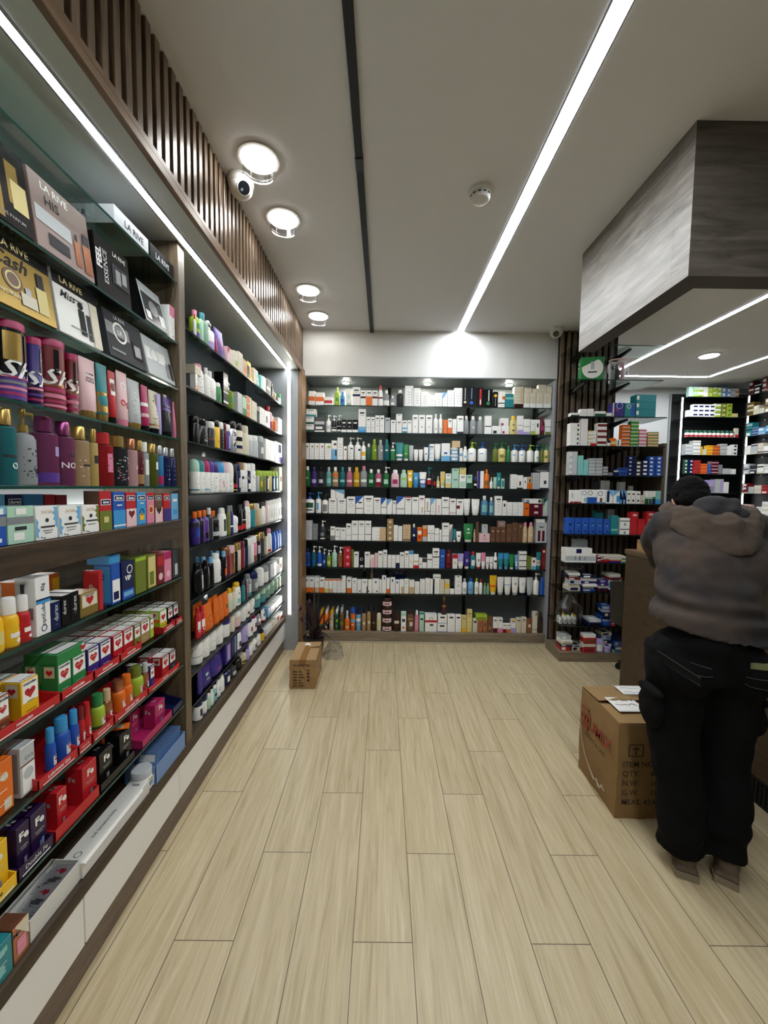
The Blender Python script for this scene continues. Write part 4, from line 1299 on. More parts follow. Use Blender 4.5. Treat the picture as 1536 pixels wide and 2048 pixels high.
# ------------------------------------------------------------------ second bay: hair and deodorant shelves
G_, H_, I_, J_ = '375,570,7.314', '375,760,7.314', '375,970,7.314', '375,1130,6.4'
T_FAR = [f'''@{G_}; bo 68 92 330 W/R; bo 92 172 420 L/P b.3=i p.2,.5,.8,.8=N; bo 175 222 430 s/T; bo 225 322 470 ~s/T; pu 325 412 430 W/W b.45=l; tu 415 440 230 R; po 442 585 400 v/v p.5,.3,.9,.7=R; ca 590 640 230 p q=R; ca 642 700 225 w l4; ca 700 768 250 w p.2,.2,.8,.5=L; ca 770 836 285 w l3; ca 840 902 230 E p.2,.2,.8,.6=O; ca 905 938 190 k; po 940 1000 270 Y p.2,.3,.8,.6=w; ca 1003 1050 220 w; po 1052 1110 240 t p.2,.2,.8,.6=W; ca 1112 1150 200 t; ca 1152 1194 210 W l3; ca 1196 1268 230 K p.1,.3,.9,.5=w; sp 1272 1318 220 K; bo 1322 1355 150 E/p; bo 1360 1392 130 D/w; ja 1396 1436 150 s/N''',
f'''@{H_}; ca 70 108 250 W b.35=c l3; +ca 66 160 130 w r.45,.48=G; fl 112 268 440 W/P *3=k *5=G; bo 272 334 430 W/W l3; bo 342 443 420 W/W *4=M; fl 446 520 300 N/W p.2,.2,.8,.6=n; ca 524 600 470 K r.1,.16=W r.4,.44=W r.6,.75=W; pu 606 748 410 ~L/W p.2,.4,.8,.7=N; ca 752 824 290 g l4; ca 828 888 260 s b.4=N; ca 890 968 100 w p0,.1,.6,.9=O #3; ca 972 1050 90 w l2 #3; ca 1054 1090 170 k l4=W; ca 1092 1168 240 W l4; ca 1170 1250 225 W p.2,.3,.5,.7=r; bo 1252 1308 330 p/R b.5=M; bo 1312 1364 220 O/W; ca 1368 1432 220 W p.3,.2,.7,.8=s''',
f'''@{H_}; sp 80 156 400 K/K p.6,.1,.9,.8=G; sp 160 340 380 K/K p.3,.2,.7,.3=G l4=G; sp 342 410 370 k/W r.35,.5=D; sp 414 494 410 Y/K p.3,.3,.7,.35=e; sp 496 544 390 k/W l4=g; sp 546 590 390 U/U; sp 592 668 380 i/W p.3,.1,.5,.8=l; sp 670 764 450 a/K V:.5:.45:.045:!K:ADAM; sp 766 860 440 w/K r.55,.75=K r.2,.35=V; sp 866 954 420 w/w; sp 956 994 300 g/W; sp 1000 1108 310 g/W; sp 1112 1172 320 G/g p.2,.3,.8,.7=W; ca 1176 1248 290 W *7=G; ca 1250 1314 280 W *8=G; ca 1318 1428 280 W b.3=i p.2,.5,.8,.9=V''',
f'''@{H_}; ro 88 168 500 W/s *1=k r.05,.12=T; ro 169 252 490 W/T *2=k; ro 253 330 480 W/M *3=k r.06,.14=b; ro 331 386 470 W/v *4=k; ro 388 484 460 W/i *5=k; ro 486 572 450 W/S *6=k p.4,.2,.7,.6=P; ro 574 640 440 W/p *7=k; ro 642 702 430 W/W *8=k; sp 706 752 400 K/k r.2,.4=R r.05,.1=Y; sp 756 812 400 V/V p.3,.2,.7,.7=g; sp 816 866 420 W/e p.2,.6,.8,.75=V l3; sp 870 910 410 W/W o.5,.7,.6=K; sp 914 964 400 V/W o.5,.7,.6=W p.2,.1,.8,.4=W; sp 968 1060 400 W/W o.5,.75,.5=V l4; sp 1064 1086 300 g/L; sp 1088 1148 290 q/L p.3,.3,.7,.7=Y; sp 1150 1194 290 q/L; sp 1196 1238 285 k/L p.3,.1,.7,.9=W; sp 1240 1282 285 y/L; sp 1284 1328 280 V/L p.3,.1,.7,.9=W; sp 1330 1374 280 T/L p.3,.1,.7,.9=W; ca 1378 1424 330 w p.3,.4,.7,.6=r''',
f'''@{I_}; bo 92 165 480 i/O t.2=k p.2,.3,.8,.7=B; bo 168 240 470 u/O t.15=k; bo 242 312 460 v/O p.2,.1,.8,.4=K; bo 316 374 470 k/W; bo 378 498 400 K/O r.1,.35=g p.2,.4,.8,.6=k; fl 500 596 410 W/W p.3,.2,.8,.85=k; fl 598 636 420 q/G; fl 640 688 410 i/G r.3,.38=W; ro 690 776 250 W/W; fl 780 828 380 K/k b.25=R; fl 830 888 380 K/K r.5,.55=W b.3=R; fl 890 954 400 W/p *5=M; sp 958 1046 340 T/A o.7,.4,.5=A; sp 1050 1084 320 E/w; sp 1088 1124 320 w/K; fl 1126 1184 320 W/k *9=k; fl 1186 1214 320 p/p; fl 1216 1243 310 W/W p.4,.2,.8,.8=k; fl 1245 1272 310 W/W p.4,.2,.8,.8=k; fl 1274 1301 305 W/W p.4,.2,.8,.8=k; fl 1303 1330 305 W/W p.4,.2,.8,.8=k; fl 1332 1358 300 W/W p.4,.2,.8,.8=k; fl 1360 1386 300 W/W p.4,.2,.8,.8=k; fl 1388 1416 300 W/W p.4,.2,.8,.8=k''',
f'''@{I_}; fl 114 236 430 K/K p.5,.1,.8,.8=g; fl 240 320 420 K/K p.6,.1,.8,.6=G; fl 324 398 420 K/b x2; fl 402 526 420 W/W p.5,.2,.8,.6=k; fl 530 588 400 K/b x2 p.3,.1,.7,.5=O; sp 590 662 420 r/c r.02,.1=i; sp 664 718 410 c/p; sp 720 756 400 K/A; sp 758 808 400 w/A; sp 810 878 390 r/U; sp 880 920 380 V/K; sp 922 966 370 g/W; sp 968 1006 360 W/W; sp 1008 1058 360 P/W b.3=D; sp 1060 1112 350 K/A p.2,.3,.8,.8=g; sp 1114 1186 350 k/A; fl 1188 1212 330 w/k; fl 1214 1298 340 W/P o.5,.3,.3=r b.15=R; fl 1300 1344 250 B/B; fl 1346 1384 245 B/B; fl 1386 1424 240 h/B''',
f'''@{J_}; fl 96 152 400 R/R p.15,.35,.85,.75=W o.5,.3,.5=W; fl 155 216 380 R/R p.15,.35,.85,.75=W o.5,.3,.5=W; po 220 342 330 O/O x1 n.5,.4,.4=D; po 344 410 320 O/O x1 n.5,.4,.4=D; po 412 476 310 O/O x1 n.5,.4,.4=D; po 478 542 300 O/O p.2,.3,.8,.5=D; fl 545 598 300 w/Y p.2,.2,.8,.7=s; fl 600 636 280 w/Y; fl 640 728 290 W/Y o.5,.8,.4=c p.2,.1,.8,.4=t; fl 730 762 260 T/k; fl 765 788 250 U/k; fl 792 868 280 G/G p.2,.2,.8,.8=g b.2=T; ro 874 962 250 G/V p.2,.2,.8,.7=g; ro 966 1034 230 W/W; ro 1036 1086 210 W/~g; ca 1088 1130 190 ~g; ca 1132 1170 180 g p.1,.1,.4,.6=D; bo 1174 1206 170 W/W; ca 1208 1250 170 W p.2,.3,.6,.6=c''',
f'''@{J_}; ro 104 190 300 W/W *3=c r.5,.55=G; ro 192 284 290 W/W *4=n; ro 286 362 280 W/W *5=k; ro 364 460 270 W/W *6=k; ro 464 548 270 W/i *7=h; ro 552 590 210 w/w; ro 594 690 210 p/W t.3=w; ro 692 736 200 W/W *8=k; ro 738 794 200 W/W p.3,.3,.7,.6=r; ro 796 858 190 W/W p.4,.3,.7,.6=k; ro 864 936 180 ~t/s b.5=S; ro 940 1000 180 ~t/s b.5=S; ro 1004 1056 170 ~s/s; ro 1058 1106 170 ~s/s; ro 1110 1150 160 ~s/s; ro 1152 1196 150 w/s''',
f'''@{J_}; po 112 165 300 i/i; po 168 300 330 i/i p.3,.2,.7,.5=s; po 304 448 330 i/i o.4,.4,.6=g p.2,.15,.8,.2=M; ca 452 528 290 i p.3,.1,.8,.8=l; ca 532 608 270 V p.5,.1,.8,.9=h; fl 612 690 260 W/i p.3,.1,.7,.5=k; fl 694 774 270 l/h p.3,.2,.7,.4=h; fl 778 828 220 W/v p.3,.3,.7,.7=M; fl 830 880 210 W/M p.3,.3,.7,.7=r; tu 884 940 150 G/K p.2,.3,.8,.6=W; tu 944 1000 150 W/R p.3,.3,.7,.6=k; ca 1004 1040 110 b q=R; ca 1044 1100 95 W; ca 1104 1190 90 W''',
f'''@{J_}; ro 114 180 290 W/V p.3,.2,.7,.8=V; ro 184 232 270 W/V; fl 236 272 200 s/W; fl 276 312 200 W/W; fl 316 358 200 t/W p.2,.4,.8,.7=V; fl 362 406 210 W/W o.5,.6,.4=c; fl 410 456 220 W/W; bo 464 546 230 V/V p.3,.2,.7,.7=W; bo 556 618 160 k/K p.2,.2,.6,.7=g; bo 624 690 200 K/k p.6,.2,.9,.6=W; ja 696 742 120 y/w p.1,.2,.9,.6=k; fl 746 778 170 l/v; fl 782 826 160 W/w; fl 832 886 150 W/W p.3,.2,.7,.7=D; fl 890 926 140 W/W; sp 930 980 130 Y/V; ca 986 1062 90 W b.2=e l2; ca 1066 1110 70 w l2; ca 1114 1160 80 W p.2,.1,.8,.9=c; ca 1164 1200 70 W b.4=R''']
zz = Z2 + [ZL]
FTH = 'top second third fourth fifth sixth seventh eighth ninth lowest'.split()
for i, (z, txt) in enumerate(zip(zz, T_FAR)):
    gap = (zz[i - 1] - z - .011) if i else 2.60 - z
    row(f'{FTH[i]} far-bay shelf', 'L', -.928, z, txt, (375, 570, 7.314), gap, f'packs on the {FTH[i]} far-bay shelf', dep=.8, name='toiletry_carton', lim=(UY1 + .012, Y1 - .006))

# ------------------------------------------------------------------ first bay, shelf by shelf (columns in photograph pixels)
P1 = (0, 0, 1)
XP = -.922
L1 = (Y0, UY0 - .004)


def near_row(where, z, txt, gap, group, **kw):
    row(where, 'L', kw.pop('plane', XP), z + (.0026 if 'tray' in group or 'heart' in group or 'monogram' in group else 0), txt, P1, gap, group, near=True, lim=L1, **kw)


GS = 'boxed gift sets on the upper glass shelves'
near_row('top near-bay shelf', Z1[0], '''ca 229 311 31 g ~d=.22 ~h=0.063 b.08=G T:.55:.5:.033:k:LA_RIVE <T:.5:.5:.03:K:LR|flat silver gift box with dark lettering lying on the top shelf;
ca 312 366 33 K ~d=.2 ~h=0.064 T:.5:.5:.03:g:LA_RIVE|flat black gift box lying beside the silver one on the top shelf''', .13, GS)
near_row('second near-bay shelf', Z1[1], '''ca -30 81 150 K ~d=.07 ~h=0.205 ~lean=7 p.55,.3,.8,.8=A p.62,.25,.95,.6=y p.15,.05,.4,.65=A T:.5:.12:.012:a:EAU_DE_PARFUM|black gift box printed with gold bottles leaning on the second shelf;
ca 84 207 150 H ~d=.07 ~h=0.205 ~lean=7 T:.4:.88:.028:W:LA_RIVE T:.33:.7:.036:k:HIS p.03,.36,.62,.56=g p.2,.12,.55,.28=k p.66,.1,.76,.46=c p.69,.46,.73,.56=k p.82,.08,.97,.5=c p.84,.5,.96,.66=k <p.1,.1,.9,.9=H|rose taupe gift box with a pale band leaning on the second shelf;
ca 210 281 120 K ~d=.075 ~h=0.179 ~lean=4 V:.1:.6:.034:!W:FEEL V:.27:.5:.028:g:ESSENCE T:.7:.86:.02:W:LA_RIVE p.45,.3,.95,.68=k p.55,.34,.7,.6=G p.74,.4,.88,.62=a <p0,0,1,1=K|black gift box lettered sideways in white on the second shelf;
ca 309 354 110 g ~d=.06 ~h=0.160 ~lean=14 p.05,.05,.95,.75=k o.5,.45,.4=a p.1,.1,.3,.3=W p.7,.1,.95,.4=W <p0,0,1,1=K|black and grey photographic gift box tilted back on the second shelf;
ca 356 367 90 W ~d=.06 ~h=0.145 t.3=P *3=R|white box with red hearts at the end of the second shelf''', .245, GS)
near_row('third near-bay shelf', Z1[2], '''ca -90 -34 150 A ~d=.06 ~h=0.180 ~lean=8 t.2=K|gold gift box cut by the edge of view on the third shelf;
ca -32 130 150 A ~d=.06 ~h=0.180 ~lean=8 t.2=K T:.5:.9:.026:y:LA_RIVE I:.40:.67:.05:k:Cash o.42,.42,.26=D n.42,.42,.2=y p.74,.12,.9,.5=y p.77,.5,.87,.72=k p.5,.12,.72,.3=w p.57,.3,.65,.4=a T:.35:.2:.014:w:WOMAN|gold gift box with black cap band and a coin leaning on the third shelf;
ca 132 221 150 W ~d=.06 ~h=0.180 ~lean=8 t.22=K T:.42:.89:.026:y:LA_RIVE I:.28:.66:.032:k:Miss p.5,.12,.64,.55=K o.57,.62,.13=K p.68,.08,.78,.52=k p.8,0,1,.78=w l2|white gift box with black bottles and black top band on the third shelf;
ca 236 311 120 k ~d=.06 ~h=0.165 ~lean=10 T:.4:.9:.018:g:LA_RIVE p.0,.5,.6,.75=G n.35,.6,.36=W T:.35:.6:.024:W:LR p.66,.2,.92,.6=K p.7,.25,.88,.5=a p.05,.15,.4,.2=G|dark grey gift box with a round white monogram on the third shelf;
ca 313 367 110 g ~d=.06 ~h=0.160 ~lean=12 T:.45:.9:.018:W:LA_RIVE p.05,.42,.75,.72=W n.35,.57,.3=g p.72,.12,.84,.5=a p.86,.1,.96,.55=k|silver grey gift box with pale band on the third shelf''', .2, GS)
near_row('fourth near-bay shelf', Z1[3], '''tn -6 53 150 K/M ~h=0.198 b.36=v r.06,.1=M r.14,.18=P r.22,.26=G r.3,.33=M p.1,.55,.5,.95=A p.6,.55,.9,.95=D I:.36:.42:.062:W:Sh|tall dark tin with gold print and pink stripes at the near end;
tn 54 87 150 i/M ~h=0.179 b.36=u r.06,.1=M r.14,.18=v r.24,.28=P p.5,.5,.8,.95=K I:.36:.42:.056:W:Sh|purple tin with magenta lid between the dark tin and the crimson tin;
tn 88 137 150 r/M ~h=0.198 r.36,.42=c r.28,.34=M r.18,.24=P r.1,.14=M r.03,.07=P p.3,.55,.42,.95=K I:.36:.5:.062:W:Sh|crimson tin with striped foot, larger of two crimson tins;
tn 138 163 130 r/M ~h=0.179 r.36,.42=c r.28,.34=M r.18,.24=P r.06,.1=M p.3,.55,.42,.95=K I:.38:.5:.056:W:Sh|crimson tin with striped foot, smaller, beside the pink tube;
tu 164 199 118 p/A ~h=0.189 p.3,.75,.8,.78=k T:.5:.66:.01:k:SPRING T:.5:.6:.01:k:ENERGIE|pale pink hand cream tube with gold cap;
tu 200 225 108 T/A ~h=0.189 b.45=A|shiny teal and gold tube with gold cap;
tu 224 243 105 R/K ~h=0.179 p.15,.5,.85,.9=W p.25,.6,.75,.8=r|red tube with a white lips panel and black cap;
tu 243 266 118 p/P ~h=0.194 o.5,.75,.5=W o.3,.35,.4=R o.7,.3,.4=r|pink tube printed with cherries;
tu 266 292 105 g/A ~h=0.184 *4=G *6=W|grey marbled tube with gold cap;
tu 292 309 100 M/K ~h=0.179 r.5,.6=W r.2,.3=p|magenta striped tube with black cap;
tu 309 329 100 w/K ~h=0.174 *2=k *5=k r.04,.08=A|cream tube with black line drawings and black cap;
tu 329 338 95 l/l ~h=0.169|slim lilac tube on the fourth shelf;
tu 338 355 95 k/K ~h=0.179 t.4=v T:.5:.75:.02:l:Velvet T:.5:.62:.02:l:Petals|dark tube with violet top and pale script;
tu 355 365 85 P/P ~h=0.160|slim pink tube against the wooden upright''', .212, 'tubes and tins on the fourth shelf')
near_row('fifth near-bay shelf', Z1[4], '''mi -45 -4 150 ~P/A ~h=0.194|pink mist bottle cut by the edge of view;
mi -2 36 150 ~T/A ~h=0.192 *3=n o.6,.3,.35=W p.1,.45,.8,.5=k|green clear mist bottle with a white flower and gold cap;
pu 38 77 145 ~g/A ~h=0.200 *3=k *5=k *7=K o.7,.25,.3=K|clear patterned atomiser bottle with a black rose print;
mi 79 121 130 ~m/m ~h=0.192 p.5,.55,.9,.75=l b.2=v|purple mist bottle with shiny plum cap, nearer of the two;
mi 122 155 130 ~m/m ~h=0.189 T:.6:.6:.016:k:ART T:.6:.38:.024:W:NOW|purple mist bottle with shiny plum cap lettered in white;
mi 156 186 125 ~E/A ~h=0.184 *4=w p.3,.4,.7,.45=k|beige glitter mist bottle with gold cap;
mi 187 205 120 ~y/A ~h=0.182 p.2,.5,.8,.7=k|slim gold mist bottle with dark lettering;
mi 206 234 120 ~R/R ~h=0.180 p.3,.3,.6,.8=P *3=k|dark red mist bottle with red cap;
mi 235 264 115 ~k/A ~h=0.178 *3=g *6=s *9=P|dark floral mist bottle with gold cap;
mi 265 284 112 ~p/c ~h=0.176 o.6,.5,.3=W|pink mist bottle with copper cap;
mi 285 298 110 ~r/A ~h=0.174 *3=W b.3=e|wine red mist bottle with gold cap;
mi 299 310 108 ~g/W ~h=0.172 p.2,.3,.8,.8=W|slim clear mist bottle with white cap;
mi 311 326 106 ~q/A ~h=0.172 p.4,.5,.9,.75=W|olive mist bottle with gold cap and white label;
mi 327 338 104 ~S/a ~h=0.169 b.3=M|small blue and pink mist bottle with silver cap;
mi 339 351 102 V/a ~h=0.166 l4=W|navy mist bottle with silver cap, nearer of two;
mi 352 364 100 V/a ~h=0.166 l4=W|navy mist bottle with silver cap against the upright''', .209, 'mist bottles on the fifth shelf')
DX = 'T:.5:.82:.024:W:durex'


def dur(c='V', size='.017', w='.83'):
    return f'p.1,{float(w) - .075:.3f},.9,{float(w) + .075:.3f}=W p.14,{float(w) - .058:.3f},.86,{float(w) + .058:.3f}={c} T:.5:{w}:{size}:!W:durex'


near_row('midrail shelf', 1.394, f'''ca -40 20 75 B ~h=0.097 ~d=.07 r.5,.75=G t.2=b p.5,.8,.9,.95=W p.6,.1,.8,.2=W|blue carton with a grey band, first on the wooden rail;
ca 21 77 75 s ~h=0.095 ~d=.07 r.52,.72=G p.25,.36,.7,.46=k p.2,.1,.6,.3=W p.3,.78,.7,.95=W|sage green carton on the wooden rail;
ca 79 125 70 W ~h=0.092 ~d=.07 j=b T:.5:.82:.012:E:SATAR o.5,.58,.16=k p.2,.36,.85,.41=k p.28,.26,.75,.29=G p.34,.20,.7,.22=G|white carton with pale blue leaf corners, nearer of the two;
ca 127 172 66 W ~h=0.090 ~d=.07 j=b T:.5:.82:.012:E:SATAR o.5,.58,.16=k p.2,.38,.85,.43=k p.28,.28,.75,.31=G p.34,.2,.7,.22=G|white carton with pale blue leaf corners beside the green leaf one;
ca 174 209 62 W ~h=0.088 ~d=.07 j=q T:.5:.84:.012:E:SATAR o.5,.62,.17=k p.2,.42,.85,.47=k p.3,.3,.75,.33=G|white carton with dark green leaf corners;
ca 210 235 78 R ~h=0.131 ~d=.05 b.5=q {dur('V','.012','.72')} p.3,.2,.7,.35=y <p0,0,1,1=D|red and gold carton with a rounded blue badge on the rail;
ca 237 262 72 B ~h=0.128 ~d=.05 {dur('V','.014')} b.5=S r.06,.1=W p.3,.62,.7,.65=W <p.1,.1,.9,.9=V|bright blue carton with a white outlined badge on the rail;
ca 263 284 70 R ~h=0.126 ~d=.05 {dur('V','.013')} b.52=p o.5,.38,.6=W h.5,.35,.6=r <p0,0,1,1=r|red carton over pale pink with a heart print on the rail;
ca 285 304 68 S ~h=0.125 ~d=.05 {dur('V','.012')} p.25,.15,.75,.35=Y n.5,.4,.45=V p.3,.65,.7,.68=W <p0,0,1,1=B|light blue carton with a yellow padlock on the rail;
ca 305 320 66 P ~h=0.123 ~d=.05 {dur('V','.010')} t.1=R o.5,.45,.7=y o.5,.45,.45=R <p0,0,1,1=R|coral pink carton with yellow lips on the rail;
ca 321 336 64 D ~h=0.121 ~d=.05 {dur('V','.010')} b.5=p h.5,.4,.7=d|brown and pink carton with a dark emblem on the rail;
ca 338 352 62 R ~h=0.119 ~d=.05 {dur('V','.010')} b.45=i|red and purple carton on the rail;
ca 354 368 60 b ~h=0.116 ~d=.05 p.2,.7,.8,.8=W p.2,.2,.8,.4=S|pale blue carton at the end of the wooden rail;
ca 78 95 40 b ~h=0.124 ~back=.10 ~d=.05 l4=W|tall pale blue carton standing behind the white leaf cartons, nearest one;
ca 97 127 40 V ~h=0.122 ~back=.10 ~d=.05 {dur('V','.013')}|dark navy carton standing behind the white leaf cartons;
ca 129 165 40 S ~h=0.122 ~back=.10 ~d=.05 l4=W|sky blue carton standing behind the second white leaf carton;
ca 166 186 40 R ~h=0.120 ~back=.10 ~d=.05 p.2,.2,.4,.7=W|coral red carton standing behind the green leaf carton;
ca 187 208 40 r ~h=0.118 ~back=.10 ~d=.05 {dur('V','.010','.5')}|dark red carton standing behind the green leaf carton''', .138, 'cartons on the wooden rail')
near_row('sixth near-bay shelf', Z1[5], '''gb -30 6 110 Y/W ~h=0.136 p.2,.2,.9,.7=y|yellow gel bottle with white cap cut by the edge of view;
gb 8 38 100 Y/W ~h=0.126 p.2,.3,.9,.5=W *3=e o.6,.15,.3=W|yellow gel bottle with white cap beside the red one;
gb 40 62 96 R/W ~h=0.123 p.2,.35,.9,.55=W *5=r o.6,.15,.3=W|red gel bottle with white cap;
ca 78 108 125 W ~h=0.161 ~d=.055 ~r=0 V:.5:.36:.018:V:optiLube V:.5:.82:.015:V:82g p0,.55,1,.6=S p0,.6,1,.63=V n.5,.12,.4=V <p.3,.6,.5,.9=k <p.6,.3,.9,.5=G <l5|tall white lubricant carton with a blue wave;
ca 10 52 125 W ~h=0.155 ~back=.05 ~d=.05 n.5,.75,.3=k <n.5,.6,.4=k|plain white carton standing behind the gel bottles;
ca 109 128 55 V ~h=0.079 ~d=.06 V:.5:.6:.02:g:durex l3 ^p0,0,1,1=g|small navy carton beside the tall white lubricant carton;
ca 130 148 66 K ~h=0.089 ~d=.07 V:.3:.6:.018:g:durex ^p0,0,1,1=W|small black carton with pale top, nearer of the two;
ca 148 165 66 K ~h=0.091 ~d=.07 V:.5:.6:.02:g:durex o.5,.3,.4=k ^p0,0,1,1=W|small black carton with pale top beside the gold heart carton;
ca 167 204 55 A ~h=0.073 ~d=.07 p.08,.4,.92,.95=w h.5,.64,.42=R T:.5:.9:.011:k:masculan ^p.05,.05,.95,.95=E|gold carton with a red heart on the sixth shelf;
ca 110 130 45 O ~h=0.136 ~back=.09 ~d=.06 V:.5:.6:.02:A:VIP t.1=c|orange red carton behind the black ones, first of three;
ca 131 156 45 R ~h=0.136 ~back=.09 ~d=.06 V:.3:.6:.022:A:VIP p.5,.3,1,.9=O|orange red carton behind the black ones, second of three;
ca 157 184 45 O ~h=0.136 ~back=.09 ~d=.06 V:.3:.6:.022:A:VIP p.5,.3,1,.9=Y|orange red carton with yellow panel behind the gold heart carton;
ca 205 213 75 R ~h=0.131 ~d=.05 <p0,0,1,1=R <V:.6:.5:.03:w:VIP|scarlet carton with its narrow side lettered lengthwise;
ca 230 248 95 B ~h=0.140 ~d=.06 p.1,.05,.95,.6=W p.2,.1,.8,.3=V <p.05,.05,.95,.95=S <V:.5:.7:.024:V:VIP|tall bright blue carton with a white wave print;
+ca 226 249 32 S ~h=0.031 ~d=.075|flat sky blue carton lying on the tall blue one;
ca 251 275 82 V ~h=0.136 ~d=.055 T:.5:.55:.024:!W:VIP n.65,.78,.5=W b.25=B p.1,.08,.9,.2=b|dark navy carton with a white crescent;
ca 278 300 80 q ~h=0.137 ~d=.07 t.1=L x1;
ca 302 320 78 q ~h=0.134 ~d=.07 p.1,.05,.9,.95=y p.2,.1,.7,.5=q|olive and pale yellow carton on the sixth shelf;
ca 321 335 72 r ~h=0.130 ~d=.07 p.1,.6,.9,.9=R o.5,.25,.6=p|dark red carton with pink flower on the sixth shelf;
ca 336 350 70 P ~h=0.128 ~d=.07 t.25=M o.5,.25,.5=p|pink carton beside the dark red flower carton;
ca 352 366 66 k ~h=0.126 ~d=.07 p.3,.1,.7,.5=g|charcoal carton against the upright on the sixth shelf''', .186, 'cartons on the sixth shelf')


def mas(c, cc=None):
    return f'p.08,.42,.94,.97=W h.5,.64,.62=R T:.5:.91:.0105:!k:masculan l3={cc or "w"} <p.25,.62,.85,.97=w <h.55,.77,.4=R ^p.04,.04,.96,.96=W ^T:.5:.2:.01:k:masculan'


near_row('seventh near-bay shelf', Z1[6], f'''ca -45 -4 90 Y ~h=0.095 ~d=.055 {mas('Y')}|yellow heart carton cut by the edge of view;
ca -2 28 90 c ~h=0.095 ~d=.055 {mas('c')} x1|bronze heart carton;
ca 52 90 92 Y ~h=0.102 ~d=.05 {mas('Y','k')} x2|bright yellow heart carton;
ca 128 157 84 N ~h=0.095 ~d=.05 {mas('N')} x1|green heart carton;
ca 158 187 82 N ~h=0.095 ~d=.05 {mas('N')} x1|second green heart carton;
+ca 128 187 30 N ~h=0.031 ~d=.098 p.86,.1,.99,.9=W h.92,.5,.2=R ^p.1,.1,.9,.6=W|green heart carton laid flat on two standing green ones;
ca 190 214 78 i ~h=0.093 ~d=.05 {mas('i')} x2|purple heart carton;
ca 215 238 76 i ~h=0.093 ~d=.05 {mas('i')} x2|second purple heart carton;
ca 242 262 74 R ~h=0.091 ~d=.05 {mas('R')} x2|red heart carton;
ca 263 283 72 R ~h=0.091 ~d=.05 {mas('R')} x2|second red heart carton;
ca 285 297 68 q ~h=0.089 ~d=.05 {mas('q')} x2|olive gold heart carton;
ca 298 316 68 e ~h=0.089 ~d=.05 {mas('e')} x2|bronze gold heart carton;
ca 317 324 66 L ~h=0.089 ~d=.05 {mas('L')} x2|lime heart carton;
ca 336 350 64 L ~h=0.087 ~d=.05 p.08,.42,.94,.97=W h.5,.64,.6=R r.3,.42=Y <b.25=R <r.25,.45=L <r.45,.62=O <p.1,.62,.9,.97=w <h.5,.8,.4=R ^p.04,.04,.96,.96=W x2|rainbow heart carton;
ca 352 362 62 K ~h=0.085 ~d=.05 {mas('K','G')} x2|black heart carton;
ca 363 373 62 K ~h=0.085 ~d=.05 {mas('K','G')} x2|second black heart carton''', .19, 'heart cartons on the seventh shelf', plane=-.932)


def gel(c):
    return 'p.35,.15,.85,.62=W h.62,.4,.34=R p.4,.55,.8,.6=k'


near_row('eighth near-bay shelf', Z1[7], f'''ca -20 32 130 O ~h=0.134 ~d=.06 T:.5:.72:.04:!w:Fe p.6,.05,.9,.25=w l3=W|large orange carton with white monogram on the eighth shelf;
ca 45 75 112 g ~h=0.134 ~d=.06 T:.6:.75:.02:G:eva r.6,.63=r p.1,.05,.95,.6=W o.5,.42,.7=g <p.1,.1,.9,.9=G t.02=W|pale grey carton with a round emblem on the eighth shelf;
gb 96 112 100 B/S ~h=0.124 {gel('B')}|blue lubricant bottle at the back of the first red tray;
gb 113 138 112 B/S ~h=0.128 {gel('B')}|blue lubricant bottle in front in the first red tray;
gb 139 156 110 B/S ~h=0.128 {gel('B')}|blue lubricant bottle beside the red ones;
gb 158 170 105 R/r ~h=0.124 {gel('R')} x1|red lubricant bottle;
gb 171 182 105 R/R ~h=0.124 {gel('R')}|red lubricant bottle close to the green one;
gb 188 207 92 L/N ~h=0.118 {gel('L')} b.15=n|green lubricant bottle beside the red ones;
gb 208 222 90 c/E ~h=0.116 {gel('c')}|tan lubricant bottle with clear cap beside a green one;
gb 230 247 86 O/c ~h=0.114 {gel('O')}|orange lubricant bottle, nearer of the two;
gb 248 262 86 O/O ~h=0.114 {gel('O')}|orange lubricant bottle beside a green one;
gb 265 282 86 L/q ~h=0.114 {gel('L')}|lime lubricant bottle between orange and tan ones;
gb 283 294 84 c/g ~h=0.112 {gel('c')}|tan lubricant bottle beside the purple carton;
ca 298 311 62 i ~h=0.087 ~d=.05 {mas('i')} x1|purple heart carton;
ca 326 340 60 R ~h=0.085 ~d=.05 {mas('R')} x1|red heart carton;
ca 341 353 56 k ~h=0.082 ~d=.05 {mas('k')} x1|charcoal heart carton''', .19, 'lubricant bottles in the red trays', plane=-.932)
FE = 'T:.55:.74:.03:!W:Fe p.25,.5,.8,.515=g p.3,.45,.7,.46=g p.5,.1,.7,.25=G <T:.4:.7:.024:g:Fe ^T:.5:.5:.02:g:Fe'
